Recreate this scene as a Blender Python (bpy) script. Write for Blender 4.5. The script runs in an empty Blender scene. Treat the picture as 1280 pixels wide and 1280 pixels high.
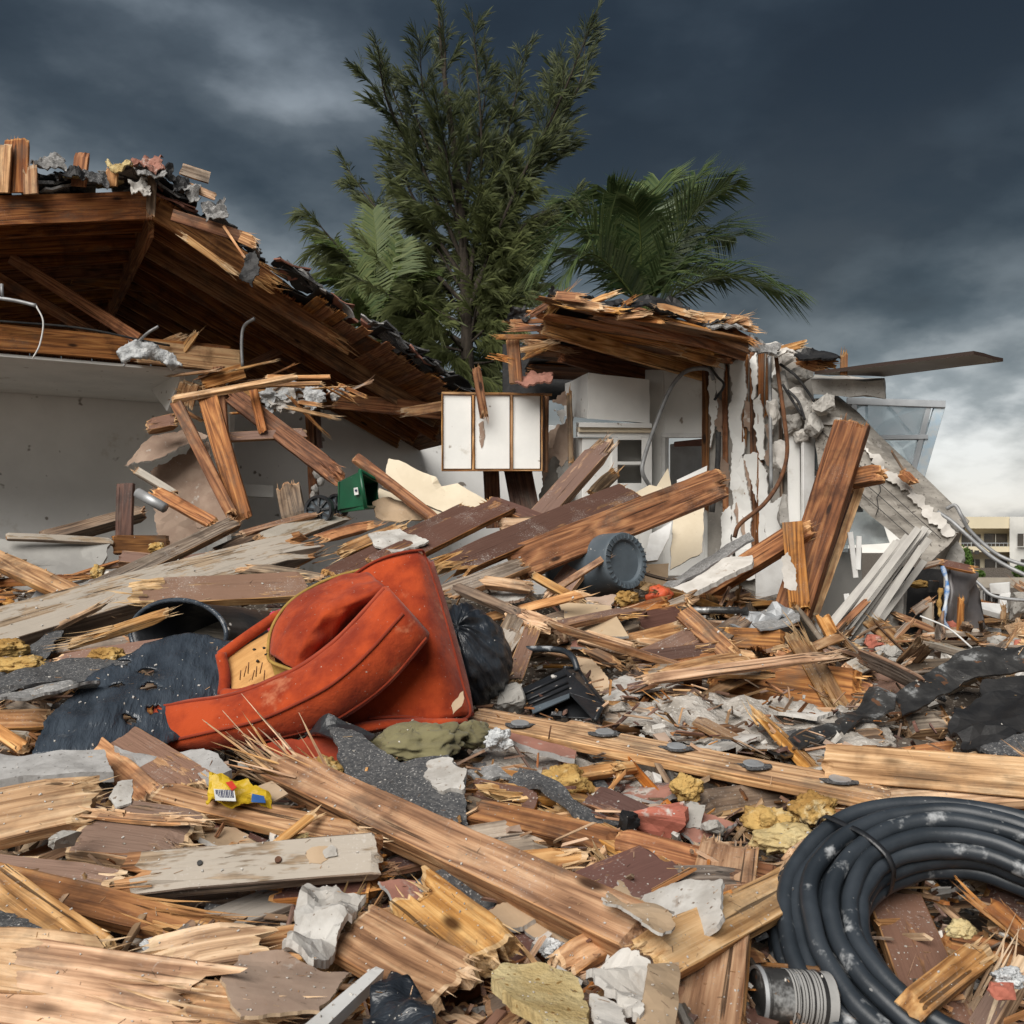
import bpy, bmesh, math, random
from mathutils import Vector, Matrix, noise
from mathutils.geometry import delaunay_2d_cdt

# ------------------------------------------------------------------ camera, world, sun, exposure
SC = bpy.context.scene
COL = SC.collection
F = 1229.0          # focal length in pixels of the 1280 px photograph
EYE = 1.6           # eye height above the ground
HZ = 690.0          # horizon row
cam_d = bpy.data.cameras.new("camera")
cam_d.sensor_fit = 'HORIZONTAL'
cam_d.sensor_width = 36.0
cam_d.lens = 36.0 * F / 1280.0
cam_d.shift_y = (HZ - 640.0) / 1280.0
cam_d.clip_start = 0.05
cam_d.clip_end = 3000
cam_d.dof.use_dof = True
cam_d.dof.focus_distance = 6.5
cam_d.dof.aperture_fstop = 11
cam = bpy.data.objects.new("camera", cam_d)
COL.objects.link(cam)
cam.location = (0, 0, EYE)
cam.rotation_euler = (math.radians(90), 0, 0)
SC.camera = cam

SUN_EL, SUN_AZ = 43.0, 205.0      # azimuth measured clockwise from +Y (view direction); behind the camera, a little left
sun_d = bpy.data.lights.new("sun", 'SUN')
sun_d.energy = 1.5
sun_d.angle = math.radians(50)
sun_d.color = (1.0, 0.965, 0.91)
sun = bpy.data.objects.new("sun", sun_d)
COL.objects.link(sun)
_az, _el = math.radians(SUN_AZ), math.radians(SUN_EL)
sdir = Vector((math.sin(_az) * math.cos(_el), math.cos(_az) * math.cos(_el), math.sin(_el)))
sun.rotation_euler = sdir.to_track_quat('Z', 'Y').to_euler()

SC.view_settings.view_transform = 'Standard'
SC.view_settings.look = 'None'
SC.view_settings.exposure = 1.7
SC.view_settings.gamma = 1.0
SC.cycles.max_bounces = 6
SC.cycles.diffuse_bounces = 4
SC.cycles.transparent_max_bounces = 8

class NT:
    """small helper for building node trees"""
    def __init__(s, tree):
        s.t = tree; s.n = tree.nodes; s.l = tree.links
        s.n.clear()
    def node(s, typ, ins=None, **kw):
        n = s.n.new(typ)
        for k, v in kw.items(): setattr(n, k, v)
        for k, v in (ins or {}).items(): s.put(n.inputs[k], v)
        return n
    def put(s, sock, v):
        if isinstance(v, bpy.types.NodeSocket): s.l.new(v, sock)
        elif isinstance(v, bpy.types.Node): s.l.new(v.outputs[0], sock)
        else:
            if isinstance(v, (tuple, list)) and len(v) == 3 and sock.type == 'RGBA': v = (*v, 1)
            sock.default_value = v
    def math(s, op, a, b=0.0, c=0.0, clamp=False):
        n = s.n.new('ShaderNodeMath'); n.operation = op; n.use_clamp = clamp
        s.put(n.inputs[0], a); s.put(n.inputs[1], b); s.put(n.inputs[2], c)
        return n.outputs[0]
    def vmath(s, op, a, b=(0, 0, 0)):
        n = s.n.new('ShaderNodeVectorMath'); n.operation = op
        s.put(n.inputs[0], a); s.put(n.inputs[1], b)
        return n.outputs[0]
    def mix(s, f, a, b, blend='MIX'):
        n = s.n.new('ShaderNodeMix'); n.data_type = 'RGBA'; n.blend_type = blend
        s.put(n.inputs[0], f); s.put(n.inputs[6], a); s.put(n.inputs[7], b)
        return n.outputs[2]
    def ramp(s, f, stops):
        n = s.n.new('ShaderNodeValToRGB')
        e = n.color_ramp.elements
        while len(e) < len(stops): e.new(0.5)
        for el, (p, c) in zip(e, stops):
            el.position = p
            el.color = (c, c, c, 1) if isinstance(c, (int, float)) else (*c, 1)
        s.put(n.inputs[0], f)
        return n.outputs[0]
    def step(s, f, lo, hi):
        n = s.n.new('ShaderNodeMapRange'); n.interpolation_type = 'SMOOTHSTEP'
        s.put(n.inputs[0], f); n.inputs[1].default_value = lo; n.inputs[2].default_value = hi
        return n.outputs[0]
    def noise(s, vec, scale, detail=4, rough=0.55, dist=0.0):
        n = s.n.new('ShaderNodeTexNoise')
        s.put(n.inputs['Vector'], vec)
        n.inputs['Scale'].default_value = scale; n.inputs['Detail'].default_value = detail
        n.inputs['Roughness'].default_value = rough; n.inputs['Distortion'].default_value = dist
        return n.outputs['Fac']

SKY_OFF = (-10.2593, 0.0884, -3.3806)          # which part of the cloud field drifts over the place
world = bpy.data.worlds.new("World")
SC.world = world
world.use_nodes = True
w = NT(world.node_tree)
sky = w.node('ShaderNodeTexSky', sky_type='NISHITA', sun_disc=False)
sky.sun_elevation = _el
sky.sun_rotation = _az
sky.air_density = 1.5; sky.dust_density = 3.0
tc = w.node('ShaderNodeTexCoord')
sep = w.node('ShaderNodeSeparateXYZ', {0: tc.outputs['Generated']})
el_ = w.math('MAXIMUM', sep.outputs[2], 0.0)
den = w.math('ADD', el_, 0.42)
cx = w.math('DIVIDE', sep.outputs[0], den)
cy = w.math('DIVIDE', sep.outputs[1], den)
cvec = w.node('ShaderNodeCombineXYZ', {0: cx, 1: cy, 2: w.math('MULTIPLY', el_, 1.6)})
cv = w.vmath('ADD', cvec.outputs[0], SKY_OFF)
n1 = w.noise(cv, 1.35, 3, 0.5, 0.15)
n2 = w.noise(cv, 4.2, 6, 0.52, 0.0)
nn = w.math('ADD', w.math('MULTIPLY', n1, 0.66), w.math('MULTIPLY', n2, 0.34))
cloud = w.ramp(nn, [(0.40, (0.0016, 0.0031, 0.0050)), (0.46, (0.0068, 0.0106, 0.0144)), (0.52, (0.0235, 0.0302, 0.0365)), (0.575, (0.060, 0.070, 0.079)), (0.64, (0.19, 0.205, 0.22))])
# the deck thickens overhead and thins towards the horizon, where pale daylight comes through
thick = w.step(el_, 0.14, 0.46)
cloud = w.mix(thick, w.vmath('MULTIPLY', cloud, (1.6, 1.55, 1.48)), w.vmath('MULTIPLY', cloud, (0.31, 0.34, 0.365)))
band = w.math('POWER', w.math('SUBTRACT', 1.0, el_, clamp=True), 8.0)
haze = w.mix(w.step(n2, 0.40, 0.62), (0.030, 0.039, 0.049), (0.115, 0.119, 0.120))
cl2 = w.mix(w.math('MULTIPLY', band, 0.75, clamp=True), cloud, haze)
low = w.math('POWER', w.math('SUBTRACT', 1.0, el_, clamp=True), 17.0)
lown = w.math('MULTIPLY', low, w.math('ADD', 0.55, w.math('MULTIPLY', w.step(n2, 0.40, 0.60), 0.6)), clamp=True)
cl3 = w.mix(lown, cl2, (0.35, 0.33, 0.295))
skyc = w.vmath('MULTIPLY', sky.outputs[0], (0.06, 0.06, 0.06))
fin = w.mix(0.94, skyc, cl3)
bg = w.node('ShaderNodeBackground', {0: fin, 1: 1.0})
w.node('ShaderNodeOutputWorld', {0: bg})

# ------------------------------------------------------------------ placing helpers
R = random.Random(7)
def lerp(a, b, t): return a + (b - a) * t
def sstep(a, b, x):
    t = max(0.0, min(1.0, (x - a) / (b - a))); return t * t * (3 - 2 * t)
def prof(tab, y):
    if y <= tab[0][0]: return tab[0][1]
    for (a, b), (c, d) in zip(tab, tab[1:]):
        if y <= c: return lerp(b, d, (y - a) / (c - a))
    return tab[-1][1]
PL = [(1.2, .40), (2.3, .47), (3.9, .60), (4.8, .69), (6.5, .98), (8.0, 1.27), (9.3, 1.45), (10.4, 1.40), (12, .9), (15, .5), (25, .2), (60, 0)]
PR = [(1.2, .05), (2.2, .16), (2.9, .34), (3.9, .58), (5.2, .68), (8, .88), (10, 1.0), (12.5, .85), (16, .5), (30, .2), (60, 0)]
def height(x, y):
    """rubble surface height at a place on the ground"""
    wr = sstep(0.13, 0.34, x / max(y, 1.5)) 
    z = lerp(prof(PL, y), prof(PR, y), wr)
    if y < 40:
        k = 1.0 - sstep(14, 40, y)
        z += k * (0.09 * noise.noise((x * .9, y * .9, 2.0)) + 0.05 * noise.noise((x * 2.3, y * 2.3, 7.0)))
    return z
def P(px, py, y):
    """point of the place seen at photo pixel px,py at distance y"""
    return Vector(((px - 640) / F * y, y, EYE + (HZ - py) / F * y))
def G(px, py, lift=0.0):
    """point on the rubble (raised by lift) seen at photo pixel px,py"""
    y = 1.3
    while y < 30:
        p = P(px, py, y)
        if p.z <= height(p.x, y) + lift: return p
        y += 0.03
    return P(px, py, 12.0)
def at(px, py, d):
    """d above 1.2 is a distance, below it a lift above the rubble"""
    return P(px, py, d) if d > 1.2 else G(px, py, d)

# ------------------------------------------------------------------ objects and tags
def link(name, mesh, mats=(), parent=None, mw=None):
    o = bpy.data.objects.new(name, mesh)
    COL.objects.link(o)
    if mesh is not None and len(mesh.materials) == 0:
        for m in mats: mesh.materials.append(M[m] if isinstance(m, str) else m)
    if parent is not None:
        o.parent = parent
        o.matrix_parent_inverse = parent.matrix_basis.inverted()
    if mw is not None: o.matrix_basis = mw
    return o
def tag(o, label=None, cat=None, group=None, kind=None):
    if label: o["label"] = label
    if cat: o["category"] = cat
    if group: o["group"] = group
    if kind: o["kind"] = kind
    return o
def thing(name, label, cat, loc=(0, 0, 0), group=None):
    o = bpy.data.objects.new(name, None); COL.objects.link(o)
    o.empty_display_size = 0.1
    o.matrix_basis = Matrix.Translation(loc)
    return tag(o, label, cat, group)
def mesh_from(name, verts, faces, mi=None, smooth=False):
    me = bpy.data.meshes.new(name)
    me.from_pydata([tuple(v) for v in verts], [], faces)
    if mi: me.polygons.foreach_set('material_index', mi)
    if smooth: me.polygons.foreach_set('use_smooth', [True] * len(me.polygons))
    me.validate(); me.update()
    return me
def frame(a, b, roll=0.0, nrm=None):
    """matrix with X along a->b and Z the face normal; roll turns the face from up towards the camera"""
    ax = (b - a).normalized()
    up = Vector((0, 0, 1))
    if abs(ax.z) > 0.985:
        n0 = Vector((0, -1, 0)); n0 = (n0 - ax * n0.dot(ax)).normalized(); m = ax.cross(n0)
    else:
        n0 = (up - ax * up.dot(ax)).normalized()
        m = ax.cross(n0)
        mid = (a + b) / 2 - Vector((0, 0, EYE))
        if m.dot(-mid) < 0: m = -m
    r = math.radians(roll)
    if nrm is not None: n0 = (nrm - ax * nrm.dot(ax)).normalized(); m = ax.cross(n0)
    n = n0 * math.cos(r) + m * math.sin(r)
    s = n.cross(ax)
    mw = Matrix.Identity(4)
    for i in range(3):
        mw[i][0] = ax[i]; mw[i][1] = s[i]; mw[i][2] = n[i]; mw[i][3] = (a[i] + b[i]) / 2
    return mw

# ------------------------------------------------------------------ boards
def board_geo(L, w, t, b0=0.0, b1=0.0, rng=R, bow=0.0, twist=0.0, taper=0.0, wear=1.0, splinters=True, fine=True):
    """verts, faces, material index (0 face, 1 edge, 2 broken end) of one piece of lumber, face at z=0"""
    ny = max(3, min(16, int(w / (0.011 if fine else 0.04))))
    nx = max(2, min(16, int(L / (0.10 if fine else 0.3))))
    c = min(0.004, t * .2)
    def ends(b):
        o = []
        v = rng.uniform(0, b); sl = rng.uniform(-.8, .8); pk = rng.uniform(0, 1); am = rng.uniform(0, .8)
        for j in range(ny + 1):
            if rng.random() < .30: v = rng.uniform(0, b)
            u = j / ny
            x = .84 * v + .16 * rng.uniform(0, b) + b * sl * (u - .5) + b * am * (abs(u - pk) - .3)
            o.append(min(max(0.0, x), b * 1.6))
        return o
    et0, eb0, et1, eb1 = ends(b0), ends(b0), ends(b1), ends(b1)
    def thins():
        o = []; v = rng.uniform(0, .4)
        for j in range(ny + 1):
            if rng.random() < .3: v = rng.uniform(0, .6) if rng.random() < .6 else 0
            o.append(v * .9 + rng.uniform(0, .08))
        return o
    thin = [thins() for _ in range(4)]
    V, Fc, MI = [], [], []
    k1, k2 = rng.uniform(0, 50), rng.uniform(0, 50)
    per = 2 * (ny + 1) + 4
    xa, xb = -L / 2 + b0 * 1.7, L / 2 - b1 * 1.7
    if xb - xa < .1 * L: xa, xb = -L * .08, L * .08
    rows = []
    if b0 > .015: rows += [('a', 1.0), ('a', .8), ('a', .45)]
    else: rows += [('a', 1.0)]
    rows += [('m', i / nx) for i in range(nx + 1)]
    if b1 > .015: rows += [('b', .45), ('b', .8), ('b', 1.0)]
    else: rows += [('b', 1.0)]
    for kind, f in rows:
        x0 = xa + (xb - xa) * f if kind == 'm' else (lerp(xa, -L / 2, f) if kind == 'a' else lerp(xb, L / 2, f))
        def px(j, top):
            if kind == 'a': return lerp(xa, -L / 2 + (et0 if top else eb0)[j], f)
            if kind == 'b': return lerp(xb, L / 2 - (et1 if top else eb1)[j], f)
            return x0
        def th(j, top):
            if kind == 'm' or (kind == 'a' and b0 <= .015) or (kind == 'b' and b1 <= .015): return 0.0
            q = thin[(0 if top else 1) + (0 if kind == 'a' else 2)][j]
            return min(q, .48) * t * f
        tw = twist * x0 / L
        def put(x, y, z):
            y *= 1 - taper * max(0, x / L + .5)
            V.append((x, y, z + bow * (4 * (x / L) ** 2 - 1) + y * tw))
        for j in range(ny + 1):
            y = -w / 2 + c + (w - 2 * c) * j / ny
            dz = -wear * (.0013 * (.5 + .5 * noise.noise((x0 * 1.6 + k1, j * 2.3, k2))) + .003 * max(0, noise.noise((x0 * 5 + k1, j * .7, k2))))
            put(px(j, True), y, dz - th(j, True))
        wob = wear * .003 * noise.noise((x0 * 6, k1, k2)); wob2 = wear * .003 * noise.noise((x0 * 6, k2, k1))
        chip = wear * max(0, noise.noise((x0 * 9 + k2, 3, k1)) - .3) * .035
        put(px(ny, True), w / 2 + wob - chip, -c - chip - th(ny, True))
        put(px(ny, False), w / 2 + wob, -t + c + th(ny, False))
        for j in range(ny, -1, -1):
            y = -w / 2 + c + (w - 2 * c) * j / ny
            put(px(j, False), y, -t + th(j, False))
        put(px(0, False), -w / 2 + wob2, -t + c + th(0, False))
        put(px(0, True), -w / 2 + wob2, -c - th(0, True))
    nr = len(rows)
    for i in range(nr - 1):
        a, b = i * per, (i + 1) * per
        torn = (rows[i][0] == 'a' and b0 > .04 and rows[i][1] > .9) or (rows[i + 1][0] == 'b' and b1 > .04 and rows[i + 1][1] > .9)
        for j in range(per):
            k = (j + 1) % per
            Fc.append((a + j, a + k, b + k, b + j)[::-1])
            flat = j < ny or ny + 3 <= j < 2 * ny + 3
            MI.append(2 if torn else (0 if flat else 1))
    T = lambda s, j: s + j
    B = lambda s, j: s + (2 * ny + 3 - j)
    for s, rev in ((0, False), ((nr - 1) * per, True)):
        for j in range(ny):
            f = (T(s, j), B(s, j), B(s, j + 1), T(s, j + 1))
            Fc.append(f if rev else f[::-1]); MI.append(2)
        f1 = (s + ny, s + ny + 3, s + ny + 2, s + ny + 1)
        f0 = (s + 0, s + per - 1, s + per - 2, s + per - 3)
        for f in (f1, f0):
            Fc.append(f if rev else f[::-1]); MI.append(2)
    if splinters:
        for b, sgn in ((b0, -1), (b1, 1)):
            if b < .04: continue
            for q in range(int(5 + b * 26 + w * 25)):
                y = rng.uniform(-w / 2, w / 2) * .95; z = -rng.uniform(.05, .95) * t
                r0 = rng.uniform(.0012, .0045) * (1 + b * 1.5); ln = rng.uniform(.4, 1.5) * b + .01
                xs = sgn * (L / 2 - b * rng.uniform(.7, 1.5)); dy, dz = rng.gauss(0, .10) * ln, rng.uniform(-.1, .2) * ln
                n0 = len(V)
                V += [(xs, y - r0 * 1.6, z - r0), (xs, y + r0 * 1.6, z - r0), (xs, y, z + r0),
                      (xs + sgn * ln * .55, y - r0 + dy * .4, z + dz * .3), (xs + sgn * ln * .55, y + r0 + dy * .4, z + dz * .3),
                      (xs + sgn * ln, y + dy, z + dz)]
                for f in ((n0, n0 + 3, n0 + 4, n0 + 1), (n0 + 1, n0 + 4, n0 + 2), (n0, n0 + 2, n0 + 3), (n0 + 2, n0 + 4, n0 + 3), (n0 + 3, n0 + 5, n0 + 4)):
                    Fc.append(f); MI.append(2)
    return V, Fc, MI
def add_grain(me, vecs, rnd):
    a = me.attributes.new('grain', 'FLOAT_VECTOR', 'POINT')
    flat = []
    for v in vecs: flat += v
    a.data.foreach_set('vector', flat)
    b = me.attributes.new('rnd', 'FLOAT', 'POINT')
    b.data.foreach_set('value', rnd)
def board_mesh(L, w, t, b0=0, b1=0, rng=R, name='board', tone=None, **kw):
    V, Fc, MI = board_geo(L, w, t, b0, b1, rng, **kw)
    me = bpy.data.meshes.new(name)
    me.from_pydata(V, [], Fc)
    me.polygons.foreach_set('material_index', MI)
    off = (rng.uniform(0, 40), rng.uniform(0, 40), rng.uniform(0, 40)); r = tone if tone is not None else rng.random()
    add_grain(me, [(v[0] + off[0], v[1] + off[1], v[2] + off[2]) for v in V], [r] * len(V))
    me.update()
    return me
def fair_tone(rng=R):
    """a random tone that keeps a named board near its wood's own colour"""
    while True:
        r = rng.random()
        if .45 < (r * 13.7) % 1 < .95 and .25 < (r * 7.3) % 1 < .95: return r
def board(name, label, a, b, w, t, mat, roll=0, b0=0.0, b1=0.0, parent=None, cat='board', group=None, nrm=None, **kw):
    """one piece of lumber between two points"""
    L = (b - a).length
    kw.setdefault('tone', fair_tone())
    me = board_mesh(L, w, t, b0, b1, name=name, **kw)
    o = link(name, me, WOODS[mat], parent, frame(a, b, roll, nrm))
    if label: tag(o, label, cat, group)
    return o

# ------------------------------------------------------------------ sheets, chunks, tubes, lofts
def catmull(pts, n):
    out = []
    P_ = [pts[0] * 2 - pts[1]] + list(pts) + [pts[-1] * 2 - pts[-2]]
    for i in range(1, len(P_) - 2):
        for k in range(n):
            t = k / n
            p0, p1, p2, p3 = P_[i - 1:i + 3]
            out.append(.5 * ((2 * p1) + (p2 - p0) * t + (2 * p0 - 5 * p1 + 4 * p2 - p3) * t * t + (3 * p1 - p0 - 3 * p2 + p3) * t ** 3))
    out.append(pts[-1].copy())
    return out
def sheet_mesh(pts, thick, ragged=0.0, rough=0.0, rscale=3.0, res=None, puff=0.0, holes=(), name='sheet'):
    """a panel with the given outline (world points, roughly planar), ragged edges and unevenness"""
    n = len(pts)
    c = sum(pts, Vector()) / n
    nor = Vector()
    for i in range(n):
        p, q = pts[i] - c, pts[(i + 1) % n] - c
        nor += p.cross(q)
    nor.normalize()
    if nor.dot(Vector((0, 0, EYE)) - c) < 0: nor = -nor
    ux = (pts[1] - pts[0]); ux = (ux - nor * ux.dot(nor)).normalized(); uy = nor.cross(ux)
    loc = [Vector(((p - c).dot(ux), (p - c).dot(uy), (p - c).dot(nor))) for p in pts]
    size = max(max(p.x for p in loc) - min(p.x for p in loc), max(p.y for p in loc) - min(p.y for p in loc))
    step = res or max(size / 14, 0.02)
    bnd = []
    sd = R.uniform(0, 99)
    for i in range(n):
        p, q = loc[i], loc[(i + 1) % n]
        m = max(1, int((q - p).length / (step * (.35 if ragged else 1))))
        dirn = (q - p).normalized(); perp = Vector((-dirn.y, dirn.x, 0))
        for k in range(m):
            r = p.lerp(q, k / m)
            if ragged and k: r = r + perp * ragged * (1.3 * noise.noise((r.x * 9 + sd, r.y * 9, 0)) + .7 * noise.noise((r.x * 31 + sd, r.y * 31, 5)) + R.uniform(-.12, .12))
            bnd.append(r)
    inner = []
    x0, x1 = min(p.x for p in bnd), max(p.x for p in bnd); y0, y1 = min(p.y for p in bnd), max(p.y for p in bnd)
    yy = y0
    while yy < y1:
        xx = x0
        while xx < x1:
            inner.append(Vector((xx + R.uniform(-.25, .25) * step, yy + R.uniform(-.25, .25) * step, 0)))
            xx += step
        yy += step
    def inside(p, poly):
        r = False; j = len(poly) - 1
        for i in range(len(poly)):
            a, b = poly[i], poly[j]
            if (a.y > p.y) != (b.y > p.y) and p.x < (b.x - a.x) * (p.y - a.y) / (b.y - a.y) + a.x: r = not r
            j = i
        return r
    def bdist(p): return min((Vector((p.x - b.x, p.y - b.y))).length for b in bnd)
    inner = [p for p in inner if inside(p, bnd) and bdist(p) > step * .45]
    vs = [Vector((p.x, p.y)) for p in bnd + inner]
    nb = len(bnd)
    hs = []
    res_ = delaunay_2d_cdt(vs, [(i, (i + 1) % nb) for i in range(nb)], [], 0, 1e-6)
    ov, oe, of = res_[0], res_[1], res_[2]
    tri = []
    for f in of:
        m = Vector((sum(ov[i].x for i in f) / len(f), sum(ov[i].y for i in f) / len(f), 0))
        if inside(m, bnd) and not any((m.x - hx) ** 2 + (m.y - hy) ** 2 < (hr * (1 + .5 * noise.noise((m.x * 30, m.y * 30, hx * 9)))) ** 2 for hx, hy, hr in holes):
            tri.append(tuple(f))
    def zat(p):
        sw = sz = 0
        for q in loc:
            d = (q.x - p.x) ** 2 + (q.y - p.y) ** 2 + 1e-6
            sw += 1 / d; sz += q.z / d
        z = sz / sw + rough * noise.fractal((p.x * rscale + sd, p.y * rscale, sd), .9, 2, 3)
        if puff: z += puff * (1 - math.exp(-bdist(p) / (size * .16)))
        return z
    Z = [zat(p) for p in ov]
    N = len(ov)
    V = [(p.x, p.y, z) for p, z in zip(ov, Z)] + [(p.x, p.y, z - thick - (puff * 1.2 if False else 0)) for p, z in zip(ov, Z)]
    Fc, MI = [], []
    edges = {}
    for f in tri:
        Fc.append(f); MI.append(0)
        Fc.append(tuple(i + N for i in reversed(f))); MI.append(0)
        for i in range(len(f)):
            a, b = f[i], f[(i + 1) % len(f)]
            if (b, a) in edges: del edges[(b, a)]
            else: edges[(a, b)] = 1
    for a, b in edges:
        Fc.append((b, a, a + N, b + N)); MI.append(1)
    mw = Matrix.Identity(4)
    for i in range(3):
        mw[i][0] = ux[i]; mw[i][1] = uy[i]; mw[i][2] = nor[i]; mw[i][3] = c[i]
    me = mesh_from(name, V, Fc, MI)
    return me, mw
def sheet(name, label, spec, thick, mats, cat='panel', parent=None, group=None, smooth=False, **kw):
    """spec: (px, py, d) corners"""
    pts = [at(*s) if not isinstance(s, Vector) else s for s in spec]
    me, mw = sheet_mesh(pts, thick, name=name, **kw)
    if smooth: me.polygons.foreach_set('use_smooth', [True] * len(me.polygons))
    if isinstance(mats, str): mats = (mats, mats)
    o = link(name, me, mats, parent, mw)
    if label: tag(o, label, cat, group)
    return o
def chunk_mesh(sx, sy, sz, kind='rock', rng=R, name='chunk'):
    bm = bmesh.new()
    if kind == 'rock':
        for i in range(16):
            v = Vector((rng.gauss(0, 1), rng.gauss(0, 1), rng.gauss(0, 1))).normalized()
            m = max(abs(v.x), abs(v.y), abs(v.z))
            v = v * lerp(1, 1 / m, .55) * rng.uniform(.75, 1)
            bm.verts.new((v.x * sx, v.y * sy, v.z * sz))
        bmesh.ops.convex_hull(bm, input=bm.verts)
        for v in [v for v in bm.verts if not v.link_faces]: bm.verts.remove(v)
        bmesh.ops.subdivide_edges(bm, edges=bm.edges[:], cuts=3, use_grid_fill=True)
        s = rng.uniform(0, 99)
        for v in bm.verts: v.co += v.co.normalized() * min(sx, sy, sz) * (.16 * noise.fractal(v.co * (2.2 / max(sx, sy, sz)) + Vector((s, s, 0)), .8, 2, 3) + .10 * noise.noise(v.co * (7 / max(sx, sy, sz)) + Vector((0, s, s))))
    else:
        bmesh.ops.create_icosphere(bm, subdivisions=5 if kind == 'foam' else 3, radius=1)
        s = rng.uniform(0, 99)
        for v in bm.verts:
            d = v.co.normalized()
            k = 1 + .42 * noise.fractal(d * 1.3 + Vector((s, 0, s)), .9, 2, 4) + .05 * noise.noise(d * 9)
            if kind == 'foam': k += .07 * noise.noise(d * 13 + Vector((s, s, 0))) - .10 * max(0, noise.noise(d * 7 + Vector((0, s, 0))) - .25) + .03 * noise.noise(d * 28)
            v.co = Vector((d.x * sx, d.y * sy, d.z * sz)) * k
    me = bpy.data.meshes.new(name); bm.to_mesh(me); bm.free()
    if kind != 'rock': me.polygons.foreach_set('use_smooth', [True] * len(me.polygons))
    return me
def chunk(name, label, px, py, d, wpx, hpx, mat, kind='rock', cat='rubble', dpx=None, rz=None, parent=None, group=None):
    c = at(px, py, d)
    k = c.y / F / 2
    me = chunk_mesh(wpx * k, (dpx or (wpx + hpx) * .5) * k, hpx * k, kind, name=name)
    o = link(name, me, (mat,), parent, Matrix.Translation(c) @ Matrix.Rotation(R.uniform(-.5, .5) if rz is None else rz, 4, 'Z'))
    if label: tag(o, label, cat, group)
    return o
def tube_geo(pts, r, sides=8, closed=False, rfun=None):
    V, Fc = [], []
    n = len(pts)
    t0 = (pts[1] - pts[0]).normalized()
    ref = Vector((0, 0, 1)) if abs(t0.z) < .9 else Vector((1, 0, 0))
    nrm = (ref - t0 * ref.dot(t0)).normalized()
    for i, p in enumerate(pts):
        if closed: t = (pts[(i + 1) % n] - pts[i - 1]).normalized()
        else: t = (pts[min(i + 1, n - 1)] - pts[max(i - 1, 0)]).normalized()
        nrm = (nrm - t * nrm.dot(t)).normalized()
        bi = t.cross(nrm)
        rr = r if rfun is None else r * rfun(i / max(1, n - 1))
        for k in range(sides):
            a = 2 * math.pi * k / sides
            V.append(p + nrm * math.cos(a) * rr + bi * math.sin(a) * rr)
    for i in range(n if closed else n - 1):
        a, b = i * sides, ((i + 1) % n) * sides
        for k in range(sides):
            q = (k + 1) % sides
            Fc.append((a + k, a + q, b + q, b + k))
    if not closed:
        Fc.append(tuple(range(sides))[::-1]); Fc.append(tuple(range((n - 1) * sides, n * sides)))
    return V, Fc
def tube(name, label, pts, r, mat, cat='pipe', parent=None, sides=8, closed=False, smoothn=6, group=None, rfun=None):
    pts = [at(*p) if not isinstance(p, Vector) else p for p in pts]
    if smoothn and len(pts) > 2: pts = catmull(pts, smoothn)
    c = sum(pts, Vector()) / len(pts)
    V, Fc = tube_geo([p - c for p in pts], r, sides, closed, rfun)
    me = mesh_from(name, V, Fc, smooth=True)
    o = link(name, me, (mat,), parent, Matrix.Translation(c))
    if label: tag(o, label, cat, group)
    return o
def box_mesh(name, sx, sy, sz, bevel=0.0, top=1.0):
    """box on z=0..sz, centred in x,y; top = scale of the upper face"""
    bm = bmesh.new()
    bmesh.ops.create_cube(bm, size=1)
    for v in bm.verts:
        k = top if v.co.z > 0 else 1
        v.co = Vector((v.co.x * sx * k, v.co.y * sy * k, (v.co.z + .5) * sz))
    if bevel: bmesh.ops.bevel(bm, geom=bm.edges[:], offset=bevel, segments=2, affect='EDGES', profile=.6)
    me = bpy.data.meshes.new(name); bm.to_mesh(me); bm.free()
    return me
def hexa(name, label, c8, mats, cat=None, parent=None, bevel=0.006, cuts=0, rough=0.0):
    """a block from 8 world corners (four of one face, then the four opposite)"""
    c = sum(c8, Vector()) / 8
    bm = bmesh.new()
    v = [bm.verts.new(p - c) for p in c8]
    for f in ((0, 1, 2, 3), (7, 6, 5, 4), (0, 4, 5, 1), (1, 5, 6, 2), (2, 6, 7, 3), (3, 7, 4, 0)): bm.faces.new([v[i] for i in f])
    bmesh.ops.recalc_face_normals(bm, faces=bm.faces[:])
    if cuts: bmesh.ops.subdivide_edges(bm, edges=bm.edges[:], cuts=cuts, use_grid_fill=True)
    if rough:
        s = R.uniform(0, 50)
        for q in bm.verts: q.co += Vector((noise.noise(q.co * 6 + Vector((s, 0, 0))), noise.noise(q.co * 6 + Vector((0, s, 0))), noise.noise(q.co * 6 + Vector((0, 0, s))))) * rough
    if bevel and not cuts: bmesh.ops.bevel(bm, geom=bm.edges[:], offset=bevel, segments=1, affect='EDGES')
    me = bpy.data.meshes.new(name); bm.to_mesh(me); bm.free()
    o = link(name, me, mats if isinstance(mats, tuple) else (mats,), parent, Matrix.Translation(c))
    if label: tag(o, label, cat)
    return o
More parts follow.
